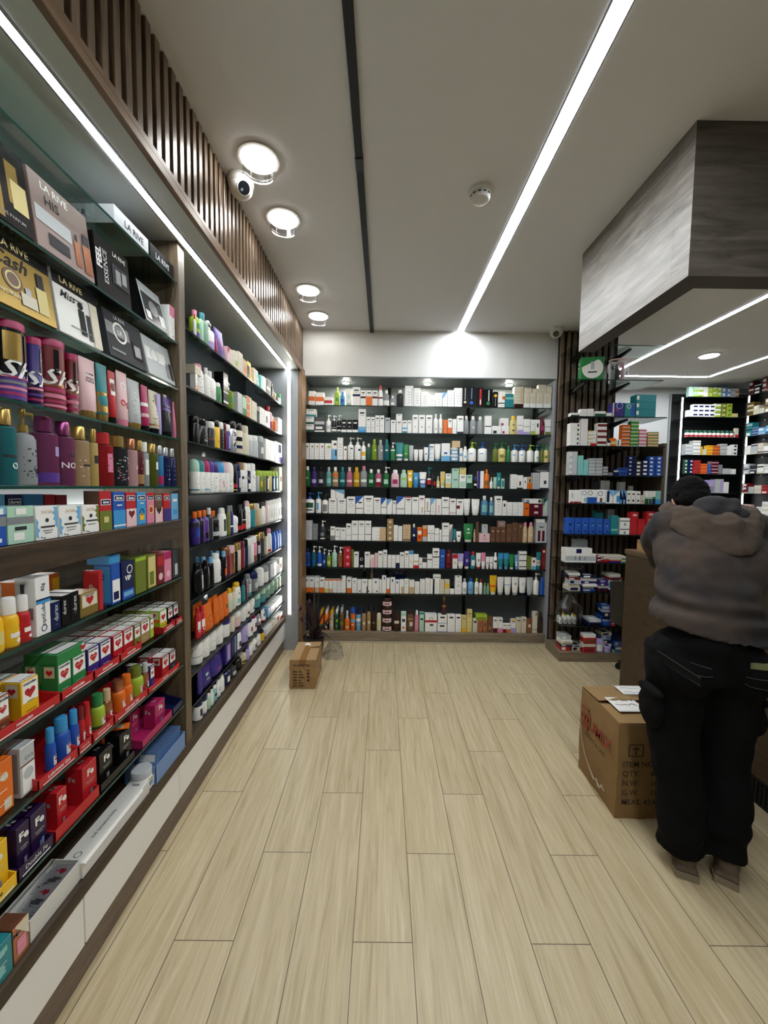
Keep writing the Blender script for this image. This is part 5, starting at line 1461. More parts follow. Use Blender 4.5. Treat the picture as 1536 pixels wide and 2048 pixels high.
near_row('ninth near-bay shelf', Z1[8], f'''ca -30 22 120 Y ~h=0.126 ~d=.06 {FE}|tall yellow carton with white monogram in a yellow tray;
ca 38 64 100 u ~h=0.121 ~d=.06 {FE}|dark purple carton with white monogram, nearer of the two;
ca 66 98 100 u ~h=0.121 ~d=.06 {FE} p.6,.1,.75,.3=h|dark purple carton with white monogram beside the red tray;
ca 118 138 90 R ~h=0.116 ~d=.05 {FE}|red carton with white monogram, set back in the red tray;
ca 168 197 92 R ~h=0.118 ~d=.055 {FE}|red carton with white monogram, front of the red tray;
ca 202 228 84 K ~h=0.111 ~d=.06 {FE}|black carton with monogram, nearer of the two in the black tray;
ca 242 266 80 K ~h=0.111 ~d=.055 {FE}|black carton with monogram, farther one in the black tray;
ca 238 258 70 R ~h=0.106 ~back=.1 ~d=.05 {FE}|red carton behind the black cartons;
ca 259 276 66 O ~h=0.103 ~back=.1 ~d=.05 {FE}|orange red carton behind the black cartons;
ca 292 310 60 M ~h=0.097 ~back=.06 ~d=.05 {FE}|magenta carton at the back of the magenta tray;
ca 312 332 60 M ~h=0.097 ~d=.05 {FE}|magenta carton in front of the magenta tray;
ca 318 330 50 V ~h=0.095 ~back=.12 ~d=.05 {FE}|navy carton behind the magenta ones;
ca 331 345 50 V ~h=0.095 ~back=.12 ~d=.05 {FE}|navy carton with pale monogram beside the upright''', .185, 'monogram cartons on the ninth shelf', plane=-.935)
near_row('ledge', ZL, '''ca -25 30 100 T ~h=0.097 ~d=.05 l3=W p.2,.7,.8,.85=t o.5,.3,.4=t|teal carton on the ledge at the near end;
ca 31 62 90 c ~h=0.097 ~d=.06 T:.45:.78:.018:V:MAN p.2,.2,.8,.6=P l3=w Q=w|dusty pink carton with dark lettering on the ledge''', .14, 'cartons on the ledge', plane=-.912)


# ---- counter trays and other things with a shape of their own
def tray(loc, W, D, hb, hf, c, label, text=None, tc='W', notch=False, inner=None):
    """open card tray, low in front, sides sloping up to the back; front faces -y before turning"""
    o = empty('display_tray', loc, label, 'tray', 'card display trays', PI / 2)
    t = .0022
    m = MB()
    m.box(-W / 2, W / 2, -D / 2, D / 2, 0, t, c)
    m.build('tray_floor', o)
    m = MB()
    m.box(-W / 2, W / 2, D / 2 - t, D / 2, t, hb, c)
    m.build('rear_wall', o)
    m = MB()
    m.box(-W / 2, W / 2, -D / 2, -D / 2 + t, t, hf, c)
    S = lambda u, w, off: (-W / 2 + u * W, -D / 2 - off, w * hf)
    m.patch(S, .1, .1, .9, .22, 'W' if text else c, .0004)
    if text:
        m.text(S, text, .5, .58, min(hf * .5, W / len(text) * 1.35), tc, .0006, W, hf, False, .02)
    m.build('front_wall', o)
    for s in (-1, 1):
        m = MB()
        x0, x1 = (-W / 2, -W / 2 + t) if s < 0 else (W / 2 - t, W / 2)
        P = [(-D / 2, t), (D / 2, t), (D / 2, hb), (-D / 2 + D * .3, hf + (hb - hf) * .25), (-D / 2, hf)]
        n = len(P)
        m.add([(x0, y, z) for y, z in P] + [(x1, y, z) for y, z in P], [tuple(range(n)), tuple(reversed(range(n, 2 * n)))] + [(i, n + i, n + (i + 1) % n, (i + 1) % n) for i in range(n)], c)
        if s < 0 and text:
            S2 = lambda u, w, off: (-W / 2 - off, D / 2 - u * D, w * hf)
            m.text(S2, text.split()[0], .6, .6, hf * .3, tc, .0005, D, hf, False, .02)
        m.build('side_wall', o)
    return o


def ly(px, plane, z):
    return on_shelf(px, 0, plane, z).y


def tray_px(px0, px1, z, front, D, hb, hf, c, label, text=None, tc='W'):
    a, b = ly(px0, front, z), ly(px1, front, z)
    return tray((front - D / 2, (a + b) / 2, z + .0003), (b - a) * .985, D, hb, hf, c, label, text, tc)


for a, b, lb, tx in ((-40, 122, 'red card tray with white lettering under the yellow heart cartons', 'masculan'), (123, 188, 'red card tray under the green heart cartons', 'masculan'),
                     (189, 240, 'red card tray under the purple heart cartons', 'masculan'), (241, 284, 'red card tray under the red heart cartons', 'masculan'), (326, 351, 'red card tray under the rainbow heart carton', 'masculan'), (352, 365, 'red card tray under the black heart cartons', 'masculan')):
    tray_px(a, b, Z1[6], -.917, .185, .045, .026, 'R', lb, tx)
for a, b, lb in ((77, 157, 'red card tray holding the blue lubricant bottles'), (158, 184, 'red card tray holding the red lubricant bottles'), (186, 228, 'red card tray holding the green and tan bottles beside the red ones'),
                 (229, 296, 'red card tray holding the orange and lime bottles')):
    tray_px(a, b, Z1[7], -.917, .125, .07, .028, 'R', lb, 'Lubricant Gel')
tray_px(297, 360, Z1[7], -.917, .15, .045, .022, 'R', 'red card tray under the purple and red heart cartons on the eighth shelf', 'masculan')
tray_px(-40, 36, Z1[8], -.919, .13, .06, .034, 'Y', 'yellow card tray with dark lettering on the ninth shelf', 'Fe', 'k')
tray_px(37, 108, Z1[8], -.919, .13, .05, .034, 'u', 'dark purple card tray on the ninth shelf', 'Double Fe', 'g')
tray_px(110, 200, Z1[8], -.919, .15, .05, .034, 'R', 'red card tray holding red monogram cartons', None)
tray_px(201, 270, Z1[8], -.919, .13, .04, .028, 'K', 'black card tray holding black monogram cartons', None)
tray_px(284, 345, Z1[8], -.919, .13, .05, .03, 'M', 'magenta card tray holding magenta monogram cartons', None)
tray_px(346, 366, Z1[8], -.919, .14, .07, .03, 'V', 'navy card tray with a pale inside beside the upright', None)
tray_px(312, 371, ZL, -.909, .13, .085, .075, 'h', 'steel blue card tray packed with sachets on the ledge', None)
# sachets filed in the blue tray
a, b = ly(320, -.915, ZL), ly(366, -.915, ZL)
for i in range(12):
    m = MB()
    m.loft([(0, .045, .0012), (.03, .045, .003), (.075, .045, .003), (.10, .045, .001)], 'h', 14, power=5)
    m.patch(lambda u, w, o_: (-.04 + u * .08, -.0035 - o_, .02 + w * .07), .1, .5, .9, .9, 'W', .0002)
    m.patch(lambda u, w, o_: (-.04 + u * .08, -.0035 - o_, .02 + w * .07), .2, .15, .7, .3, 'B', .0002)
    o = m.build('sachet', None, (-.975, a + (b - a) * (i + .5) / 12, ZL + .004), 0.0)
    o.rotation_euler = (-.16, 0, 0)
    tag(o, 'blue and white foil sachet filed upright in the steel blue tray', 'sachet', 'sachets in the steel blue tray')
# jar, long white boxes, sachet box on the ledge
p = on_shelf(292, 0, -.95, ZL)
place('ja', .075, .075, .085, 'W', 'g', ['r.2,.8=w', 'p.2,.3,.8,.65=h', 'r.82,.9=e'], (-.955, p.y - .02, ZL + .001), PI / 2, 'white jar with grey lid beside the steel blue tray on the ledge', None, True)
WC = plain('white card', 'D6D4CE', .5)
y0, y1 = ly(166, -.912, ZL), ly(300, -.912, ZL)
o = empty('flat_box', (-.948, (y0 + y1) / 2, ZL), 'long white closed carton lying along the ledge', 'box')
L2 = (y1 - y0) / 2
m = MB()
m.box(-.035, .035, -L2, L2, .0005, .052, WC, .001)
S = lambda u, w, off: (.035 - w * .07, -L2 + u * 2 * L2, .052 + off)
m.text(S, 'Soft Sensation Delay', .42, .5, .014, 'k', .0004, 2 * L2, .07, False, .01)
n = 18
for r0, r1 in ((.011, .009),):
    for i in range(n):
        c0, c1 = 2 * PI * i / n, 2 * PI * (i + 1) / n
        m.face([S(.08 + r * math.cos(c) / (2 * L2), .5 + r * math.sin(c) / .07, .0004) for r, c in ((r0, c0), (r0, c1), (r1, c1), (r1, c0))], 'k')
m.patch(S, .9, .3, .93, .7, 'G', .0004)
m.build('carton_body', o)
m = MB()
m.add([(-.033, -L2 + .002, .0525), (.034, -L2 + .002, .0525), (.034, L2 * .75, .0525), (-.033, L2 * .75, .0525), (.042, -L2 + .004, .046), (.042, L2 * .7, .046)], [(1, 4, 5, 2)], WC)
m.build('lid_flap', o)
y2 = ly(321, -.918, ZL)
place('ca', .05, .05, .045, 'W', 'W', ['l2'], (-.945, (y1 + y2) / 2 + .012, ZL + .001), PI / 2 + .12, 'small plain white carton beside the long closed one on the ledge', None, True)
y0b, y1b = ly(63, -.918, ZL), ly(164, -.918, ZL)
o = empty('open_box', (-.965, (y0b + y1b) / 2, ZL), 'long white open carton of silver sachets on the ledge', 'box')
L3 = (y1b - y0b) / 2
for nm3, b6 in (('box_floor', (-.045, .045, -L3, L3, .0005, .003)), ('side_wall', (.042, .045, -L3, L3, .003, .062)), ('side_wall', (-.045, -.042, -L3, L3, .003, .062)), ('end_wall', (-.042, .042, -L3, -L3 + .003, .003, .062)), ('end_wall', (-.042, .042, L3 - .003, L3, .003, .062))):
    m = MB()
    m.box(*b6, WC)
    m.build(nm3, o)
r3 = random.Random(4)
for i in range(16):
    m = MB()
    Ls = .026
    N = 6
    ed = r3.uniform(-.3, .3)
    for k in range(2):
        m.loft([(0 + k * .055, .024, .0006), (.006 + k * .055, .024, .0014), (.026 + k * .055, .023, .004), (.047 + k * .055, .024, .0014), (.053 + k * .055, .024, .0006)], 'a', 14, power=6)
        Sx = lambda u, w, off, k=k: (-.022 + u * .044, -.0045 - off, .008 + k * .055 + w * .038)
        m.poly(Sx, [(.5 + x * .45, .6 + z_ * .5) for x, z_ in HEART], 'r', .0002)
        m.patch(Sx, .2, .08, .8, .2, 'k', .0002)
    yy = y0b + .008 + (y1b - y0b - .125) * i / 15
    ob = m.build('foil_sachet', None, (-.965 + r3.uniform(-.012, .012), yy, ZL + .0065 + .0021 * i))
    ob.rotation_euler = (-1.40, 0, r3.uniform(-.10, .10))
    tag(ob, 'silver foil twin sachet with a dark heart lying in the open carton', 'sachet', 'silver sachets in the open carton')
# small orange card lying on the magenta carton
p = on_shelf(300, 0, -.955, Z1[8])
m = MB()
m.box(-.03, .03, -.02, .02, 0, .002, 'O')
m.box(-.012, .012, -.01, .01, .002, .0025, 'w')
o = m.build('price_card', None, (-.965, ly(258, -.935, Z1[8]), Z1[8] + .122))
o.rotation_euler = (0, .1, .5)
tag(o, 'small orange card lying on the black carton', 'card')
# ------------------------------------------------------------------ packs on the slatted corner's shelves
K_, L_c, M_ = '1100,640,5.688', '1090,970,5.688', '1300,680,5.39'
CKF = 3.468
T_COR = {1: f'''@{K_}; ca 372 618 250 N ~r=-12 ~d=.10 o.5,.5,.95=W q=N p.42,.45,.58,.8=g p.3,.3,.7,.36=k <p.1,.75,.4,.85=W <p.1,.55,.4,.65=W|green carton with a big white disc on the second corner shelf from the ceiling''',
 2: f'''@{K_}; ca 192 298 38 W b.3=k; ca 302 384 40 W l2 #2; ca 388 466 42 W l2 #2; ca 478 612 58 W b.5=n r.5,.56=G; ca 620 682 42 W b.2=G; ca 686 826 155 i p.0,0,.12,1=w n.6,.8,.6=b o.4,.5,.25=M; ca 830 958 155 T n.4,.75,.4=W p.6,.1,.95,.9=B; ca 962 1206 84 T p.02,.3,.14,.8=W #3''',
 3: f'''@{K_}; ca 134 262 50 W p.7,.3,.85,.7=K #5; ca 266 352 50 W l2 #6; ca 358 460 42 W q=y #4; ca 388 468 45 W b.6=R ~back=.0; ca 472 590 64 W r.35,.8=r #4; ca 596 640 60 W t.4=V; ca 645 708 90 O r.2,.6=y; ca 712 774 75 W p.3,.1,.5,.9=k; ca 778 880 40 O r.7,.95=c b.15=W #6; ca 884 984 40 N r.7,.95=L b.15=W #7; ca 988 1086 38 P b.4=W r.4,.5=M #5; ca 1100 1236 32 y b.3=E t.2=k #5''',
 4: f'''@{K_}; ca 106 214 66 g p.1,.3,.3,.7=W #4; ca 220 288 44 t l2 #5; ca 292 354 44 t l2 #4; ca 360 444 38 g r.4,.6=G #5; ca 448 530 38 g r.4,.6=G #5; ca 536 600 34 G r.4,.6=W #3; ca 604 664 34 G #1; ca 670 730 60 V t.3=w; ca 736 846 44 B p.1,.5,.9,.8=V #2; ca 850 946 44 V p.1,.3,.4,.7=g #5; ca 950 1018 42 k p.1,.2,.7,.7=W #4; ca 1022 1100 44 V p.2,.3,.8,.8=W #4; ca 1104 1188 44 B p.2,.3,.6,.7=W #5; ca 1192 1274 44 B p.3,.3,.7,.7=W #5''',
 5: f'''@{L_c}; ca 284 330 148 W b.12=R p.3,.4,.7,.8=g; ca 332 372 148 W b.12=r; ca 374 410 150 W b.12=R; ca 412 474 155 W n.5,.75,.85=B p.5,.1,1,.4=t; ca 478 590 155 W n.3,.75,.5=V b.45=B; ca 594 690 155 W n.35,.72,.6=V p.3,.05,.6,.4=c b.1=h; ca 693 770 155 W Q=b p.1,.1,.5,.9=V; ca 775 850 150 W q=b p.5,.1,1,.6=S; ca 806 850 150 V ~back=.06; ca 853 886 150 V Q=b p0,0,.6,.3=b; ca 889 924 150 V Q=b p0,0,.6,.3=b; ca 928 974 148 W p.2,.7,.8,.8=k o.5,.25,.5=k; ca 978 1030 148 W p.2,.7,.8,.8=k o.5,.25,.5=k; ca 1034 1084 145 W p.2,.7,.8,.8=k o.5,.25,.5=k; ca 1088 1130 100 w o.5,.3,.4=k; ca 1134 1180 148 W b.4=n r.4,.55=s; ca 1183 1216 148 W b.4=n r.4,.55=s; ca 1219 1256 148 W b.4=V r.4,.55=N; ca 1259 1316 150 t b.35=S; ca 640 716 255 k ~back=.14; ca 726 776 265 W o.4,.3,.3=k ~back=.14; ca 780 834 265 W o.4,.3,.3=k ~back=.14; ca 944 1020 250 W o.4,.3,.3=k ~back=.14; ca 1066 1112 205 W r.5,.6=k ~back=.14''',
 6: f'''@{L_c}; po 150 262 185 B/B p.3,.1,.8,.7=V x1; po 264 346 185 B/B p.2,.1,.8,.75=V o.5,.6,.3=h x1; po 350 434 185 B/B p.2,.1,.8,.75=V o.5,.6,.3=h x1; po 438 524 185 B/B p.2,.1,.8,.75=V o.5,.6,.3=h x1; po 528 614 180 B/B p.2,.1,.8,.75=V o.5,.6,.3=h; po 618 704 175 B/B p.2,.1,.8,.75=V o.5,.6,.3=h; ca 600 706 265 T ~back=.13 t.1=k; ca 708 794 215 T r.2,.3=t; ca 760 850 280 G ~back=.13 l4=g; ca 816 938 94 W r.6,.7=k p.4,.1,.6,.4=G #2; ca 942 1030 185 R l4=c; ca 1034 1128 180 R l3=c q=R; +ca 940 1040 80 R p.3,.4,.8,.7=p; ca 1134 1238 66 R p.3,.35,.8,.7=p #4''',
 7: f'''@{L_c}; ca 388 552 235 g ~back=.16 l3; ca 152 550 100 W r.2,.75=g p.3,.25,.34,.75=G p.45,.25,.48,.75=k p.62,.25,.65,.75=G; +ca 150 498 62 W p.4,.1,.6,.9=V; ca 560 640 40 r q=W #2; ca 644 712 45 R b.4=U; ca 716 860 36 i t.3=O; +ca 600 900 50 w r.3,.6=g; ca 864 936 36 w b.5=N #2'''}
KTH = ['top', 'second', 'third', 'fourth', 'fifth', 'sixth', 'seventh', 'eighth', 'ninth', 'tenth']
for i, txt in T_COR.items():
    gap = ZK[i - 1] - ZK[i] - .012
    row(f'{KTH[i]} corner shelf', 'B', CKF, ZK[i], txt, (1100, 640, 5.688), gap, f'packs on the {KTH[i]} corner shelf', dep=.75, name='medicine_carton', lim=(CX0 + .004, 2.445))


# loose heaps on the three lowest corner shelves: flat packs lying at odd angles
def heap(where, x0, x1, z, ztop, cols, seed, group, n0=0):
    r = random.Random(seed)
    k = 0
    x = x0
    words = ['slightly askew', 'turned aslant', 'lying flat', 'with a pale front label', 'with a dark front label']
    col_n = n0
    while x < x1 - .05:
        col_n += 1
        w = r.uniform(.09, .15)
        w = min(w, x1 - x)
        zz_ = z + .001
        lv = 0
        while True:
            h = r.choice((.018, .024, .03, .04))
            if zz_ + h > ztop or (lv > 1 and r.random() < .18):
                break
            lv += 1
            c = r.choice(cols)
            lab = r.choice('WWgwVKB')
            d = r.uniform(.09, .13)
            place('ca', w * r.uniform(.82, .97), d, h, c, c, [f'p.1,.2,{r.uniform(.4, .9):.2f},.8={lab}', '^p.15,.15,.7,.6=' + lab], (x + w / 2, CKF + .012 + d / 2 + r.uniform(0, .03), zz_), r.uniform(-.12, .12) if lv < 4 else r.uniform(-.2, .2),
                  f'{PAL[c][0].split()[-1]} pack with {PAL[lab][0].split()[-1]} label, {ordinal(lv)} up in {ordinal(col_n)} heap on the {where}', group, name='medicine_carton')
            zz_ += h + .0006
        x += w + .004


heap('eighth corner shelf', 1.67, 2.16, ZK[8], ZK[8] + .17, 'WWgBVriwb', 11, 'loose packs on the lower corner shelves')
heap('ninth corner shelf', 1.86, 2.10, ZK[9], ZK[9] + .2, 'BBVwWgV', 5, 'loose packs on the lower corner shelves')
heap('lowest corner shelf', 1.63, 1.82, ZK[10], ZK[10] + .19, 'WRrVgw', 8, 'loose packs on the lower corner shelves')
heap('lowest corner shelf', 1.99, 2.2, ZK[10], ZK[10] + .18, 'BhVwWt', 3, 'loose packs on the lower corner shelves', 3)
row('lowest corner shelf', 'B', CKF, ZK[10], f'''@{L_c}; ca 432 576 56 R p.1,.2,.9,.8=r; +ca 432 578 60 w t.2=r b.2=r; +ca 432 576 56 R p.1,.2,.9,.7=c; +ca 432 576 40 W; bo 584 680 200 l/V p.1,.1,.9,.7=W; bo 684 760 90 l/i''', (0, 0, 1), .22, 'packs on the lowest corner shelf', name='medicine_carton', lim=(CX0, 2.44))
row('ninth corner shelf', 'B', CKF, ZK[9], f'''@{L_c}; ca 752 800 300 R ~r=10 <p0,0,1,1=r p.2,.1,.8,.3=W|tall red carton leaning beside the blue heap on a low corner shelf''', (0, 0, 1), .29, None, name='medicine_carton', lim=(CX0, 2.44))


# plastic bags on the corner shelves: crumpled clear film round their contents
FILM = glass('clear plastic film', (.9, .9, .91), .12, .3)


def bag(loc, rx, ry, h, label, seed, top=None, cat='bag'):
    o = empty('plastic_bag', loc, label, cat)
    r = random.Random(seed)
    m = MB()
    secs = []
    n, sg = 11, 30
    rings = []
    for j in range(n):
        t = j / (n - 1)
        k = 1 - .75 * max(0, t - .55) / .45 if top is None else 1 - .25 * max(0, t - .7)
        ring = []
        for i in range(sg):
            a = 2 * PI * i / sg
            w = 1 + .06 * math.sin(3 * a + 5 * t + seed) + .05 * math.sin(7 * a - 9 * t) + r.uniform(-.03, .03)
            ring.append((rx * k * w * math.cos(a), ry * k * w * math.sin(a), h * t + r.uniform(-.004, .004) * (j > 0)))
        rings.append(ring)
    vs = [p for g in rings for p in g]
    fs = [(j * sg + i, j * sg + (i + 1) % sg, (j + 1) * sg + (i + 1) % sg, (j + 1) * sg + i) for j in range(n - 1) for i in range(sg)]
    m.add(vs, fs, FILM, True)
    m.build('film', o)
    return o


pb = at(1198, 930, 1, 3.56)
b1 = bag((at(1237, 740, 1, 3.56).x, 3.56, ZK[1] + .001), .085, .06, .185, 'clear zipped gift bag with pink trim on the second corner shelf', 2, top=1)
m = MB()
for i in range(24):
    pass
P = [(.088 * math.cos(2 * PI * i / 24) * .93, .062 * math.sin(2 * PI * i / 24) * .93, .187) for i in range(24)]
m.tube(P, .006, 'p', 8, True)
m.build('piping', b1)
for dx, c1, c2, hh, lb in ((-.05, '~g', 'K', .14, 'clear'), (-.008, 'k', 'a', .145, 'dark'), (.038, 'p', 'P', .15, 'pale pink')):
    place('mi', .036, .036, hh, c1, c2, [], (b1.location.x + dx, 3.56, ZK[1] + .002), 0, f'{lb} bottle inside the clear zipped gift bag', 'bottles in the gift bag')
bx = on_shelf(1130, 1, 3.55, ZK[9]).x
bag((bx + .03, 3.56, ZK[9] + .001), .115, .08, .26, 'crumpled clear plastic bag of yellow capped bottles on a low corner shelf', 6)
for i in range(8):
    place('bo', .032, .032, .085, 'W', 'Y' if i % 2 else 'N', ['p.1,.2,.9,.7=g'], (bx - .05 + (i % 4) * .042, 3.53 + (i // 4) * .045, ZK[9] + .002), 0, 'small white bottle with bright cap inside the crumpled clear bag', 'bottles in the crumpled bag')
bx = on_shelf(1140, 1, 3.55, ZK[8]).x
bag((bx + .01, 3.545, ZK[8] + .175), .10, .07, .045, 'flattened pale plastic bag lying on the heap of packs', 9, top=1)

# ------------------------------------------------------------------ back room: medicine cartons
FKF = 5.462
T_ROOM = [f'''@{M_}; ca 342 400 52 s l2 #2; ca 404 460 52 s b.4=L #2; ca 464 520 52 W b.4=L #2; ca 524 580 52 W l2 #2; ca 584 640 50 L p.2,.2,.8,.8=y #2; ca 644 694 50 L q=W #2; ca 697 742 50 L p.1,.5,.9,.9=W #2; ca 746 800 50 h p.2,.2,.8,.8=W #2; ca 804 858 48 h p.3,.2,.9,.7=W #2; ca 862 910 46 g r.4,.6=h #2; ca 914 958 46 w b.4=e #2''',
 f'''@{M_}; ca 342 400 70 W p.2,.2,.8,.8=g #1; ca 404 468 44 W p.1,.3,.9,.7=V #3; ca 472 536 44 W p.1,.3,.9,.7=V #3; ca 540 604 44 W p.1,.3,.9,.7=V #3; ca 608 668 44 W p.1,.3,.9,.7=V #3; ca 672 740 48 W b.4=L t.2=q #3; ca 745 808 48 q p.2,.3,.8,.7=y #3; ca 812 876 48 L p.2,.3,.8,.7=q #3; ca 880 950 40 y #1''',
 f'''@{M_}; ja 345 395 72 W/n b.5=R; ja 398 448 72 W/n b.5=R o.5,.5,.5=r; ja 452 502 72 W/n b.5=R; ja 506 556 72 W/n b.5=R; ja 560 608 72 W/n b.5=R; ja 612 660 72 W/n b.5=R; ja 664 712 72 W/n b.5=R; ja 716 764 72 W/n b.5=R; ja 768 816 72 W/n b.5=R; ja 820 868 72 W/n b.5=R; ja 872 920 70 W/n b.5=R; ca 928 968 100 w b.3=R''',
 f'''@{M_}; ca 350 432 38 g r.4,.6=W #3; ca 436 525 38 W r.4,.6=G #4; ca 530 548 90 Y; ca 552 594 30 w #2; ca 598 664 34 Y r.4,.7=O #3; ca 668 748 34 O r.4,.7=D #3; ca 752 828 40 g r.4,.6=G #3; ca 832 884 50 W #2; ca 888 946 38 W p.3,.3,.8,.8=k #3''',
 f'''@{M_}; ca 350 388 38 n p.2,.3,.8,.7=W #4; ca 392 448 38 V p.5,.3,.9,.7=W #4; ca 452 540 36 R p.2,.3,.8,.7=c #4; ca 544 622 36 O r.4,.6=R #3; ca 626 664 34 B p.2,.4,.8,.6=h #3; ca 668 752 34 U r.4,.6=p #4; ca 756 800 100 G; ca 804 900 30 g #2; ca 904 960 28 W #2''',
 f'''@{M_}; ca 350 400 34 v r.4,.6=l #4; ca 404 480 34 u r.4,.6=l #3; ca 590 690 140 l p.1,.1,.9,.5=G; ca 694 790 150 g p.6,.1,.9,.9=l; ca 795 848 120 W l3''',
 f'''@{M_}; ca 760 800 110 k; ca 884 920 80 W l2; ca 924 960 90 P p.2,.2,.8,.6=W''']
RTH = ['top', 'second', 'third', 'fourth', 'fifth', 'sixth', 'seventh']
for i, txt in enumerate(T_ROOM):
    gap = (ZF[i - 1] - ZF[i] - .012) if i else 2.945 + .09 - ZF[i] - .02
    row(f'{RTH[i]} back-room shelf', 'B', FKF, ZF[i], txt, (1300, 680, 5.39), gap, f'packs on the {RTH[i]} back-room shelf', dep=.8, name='pharmacy_carton', lim=(4.145, 4.862))
# the return along the right wall: packs face -X
r5 = random.Random(21)
RET = ['rUKr', 'eAww', 'SThb', 'WWgw', 'WgkW', 'Rrgw', 'WpyW']
for i, cs in enumerate(RET):
    y = 5.40
    z = ZF[i]
    n = 0
    while y > 4.86:
        n += 1
        w = r5.uniform(.07, .11)
        c = cs[n % len(cs)]
        hh = r5.choice((.036, .045, .06))
        for lv in range(r5.choice((2, 3, 3))):
            place('ca', w * .96, .09, hh, c, c, [r5.choice(('r.35,.65=g', 'p.1,.2,.7,.8=W', 'r.3,.6=k', 'b.4=w'))], (4.90 + .045, y - w / 2, z + .001 + lv * (hh + .0006)), -PI / 2,
                  f'{PAL[c][0]} carton, {ordinal(lv + 1)} up in {ordinal(n)} stack on the {RTH[i]} return shelf', 'packs on the return shelves', name='pharmacy_carton')
        y -= w + .003

# ------------------------------------------------------------------ cardboard boxes
CARD = plain('brown corrugated card', '9C7B50', .75, bump=.12, bscale=90, var=.10, vscale=7)
CARD2 = plain('brown corrugated card worn', '8A6C42', .75, bump=.2, bscale=40, var=.14, vscale=5)
TAPE = plain('brown parcel tape', '8A6438', .18)
INKB = plain('printed dark ink', '3A2C20', .8)
INKR = plain('printed red ink', '9A3A28', .8)
PAPER = plain('white paper label', 'DDDCD8', .7)


def carton_shell(o, W, D, H, mat, bulge, seed, open_flap=False):
    """corrugated box, slightly bulged and crushed; returns nothing; children: box_body, top flaps, tape"""
    r = random.Random(seed)
    bm = bmesh.new()
    bmesh.ops.create_cube(bm, size=1.0)
    bmesh.ops.subdivide_edges(bm, edges=bm.edges[:], cuts=7, use_grid_fill=True)
    for v in bm.verts:
        x, y, z = v.co.x * 2, v.co.y * 2, v.co.z * 2
        k = bulge * (1 - x * x) * (1 - z * z) if abs(y) > .99 else 0
        k2 = bulge * (1 - y * y) * (1 - z * z) if abs(x) > .99 else 0
        jig = .0025
        v.co = Vector((x * W / 2 + math.copysign(k2, x) + r.uniform(-jig, jig) * (abs(x) > .99), y * D / 2 + math.copysign(k, y) + r.uniform(-jig, jig) * (abs(y) > .99), (z + 1) * H / 2 + (r.uniform(-jig, jig) if z > .99 else 0)))
        if z > .99:
            v.co.z -= .010 * (1 - abs(x)) * (abs(y) < .5)
    me = bpy.data.meshes.new('box_body')
    bm.to_mesh(me)
    bm.free()
    me.materials.append(mat)
    b = bpy.data.objects.new('box_body', me)
    COL.objects.link(b)
    b.parent = o
    return b


def print_on(o, m):
    """ink becomes part of the box body's own mesh"""
    b = [c for c in o.children if c.name.startswith('box_body')][0]
    q = MB()
    q.add([v.co[:] for v in b.data.vertices], [tuple(p.vertices) for p in b.data.polygons], b.data.materials[0])
    for f, k in zip(m.f, m.mi):
        q.face([m.v[i] for i in f], m.mats[k])
    b.data = q.mesh('box_body')




# large box at the man's feet
bw, bd, bh = .46, .35, .462
lo = empty('cardboard_box', (1.115 + bw / 2, 1.775 + bd / 2, 0.0005), 'large worn brown cardboard box on the floor by the man', 'box')
carton_shell(lo, bw, bd, bh, CARD2, .012, 3)
for s, x0, x1 in ((0, -bw / 2 + .002, bw / 2 - .003), ):
    for nm4, ya, yb, dz in (('top_flap', -bd / 2 + .003, -.008, .008), ('top_flap', .006, bd / 2 - .003, .011)):
        m = MB()
        n = 9
        vs, fs = [], []
        for i in range(n):
            t = i / (n - 1)
            x = x0 + (x1 - x0) * t
            zz1 = bh + .003 + .006 * math.sin(t * 5 + ya * 9)
            vs += [(x, ya, bh + .004 if ya < 0 else zz1 + dz), (x, yb, zz1 + dz if ya < 0 else bh + .004)]
        vs += [(x_, y_, z_ - .003) for x_, y_, z_ in vs]
        for i in range(n - 1):
            a = 2 * i
            fs += [(a, a + 2, a + 3, a + 1), (2 * n + a, 2 * n + a + 1, 2 * n + a + 3, 2 * n + a + 2)]
            fs += [(a, a + 2 * n, a + 2 * n + 2, a + 2), (a + 1, a + 3, a + 3 + 2 * n, a + 1 + 2 * n)]
        fs += [(0, 1, 1 + 2 * n, 2 * n), (2 * n - 2, 4 * n - 2, 4 * n - 1, 2 * n - 1)]
        m.add(vs, fs, CARD2, False)
        m.build(nm4, lo)
Sf = lambda u, w, off: (-bw / 2 + u * bw, -bd / 2 - .0135 - off, w * bh)
Sl = lambda u, w, off: (-bw / 2 - .0135 - off, bd / 2 - u * bd, w * bh)
m = MB()
for w_, t_ in ((.60, 'ITEM NO:'), (.50, 'QTY:     6'), (.40, 'N.W.     16'), (.30, 'G.W.     17'), (.20, 'MEAS: 43X35X46')):
    vs_, _f = text2d(t_, .012)
    half = (max(v[0] for v in vs_) - min(v[0] for v in vs_)) / 2 * .036
    m.text(Sf, t_, .04 + half / bw, w_, .036, INKB, .0008, bw, bh, False, .012)
for u0 in (.09, .36):
    for a, b_, c_, d_ in ((u0, .68, u0 + .15, .69), (u0, .80, u0 + .15, .81), (u0, .68, u0 + .012, .81), (u0 + .138, .68, u0 + .15, .81)):
        m.patch(Sf, a, b_, c_, d_, INKB, .0008)
m.poly(Sf, [(.12, .755), (.165, .785), (.21, .755)], INKB, .0008)
m.patch(Sf, .158, .70, .17, .76, INKB, .0008)
m.patch(Sf, .40, .70, .43, .79, INKB, .0008)
m.patch(Sf, .45, .70, .48, .79, INKB, .0008)
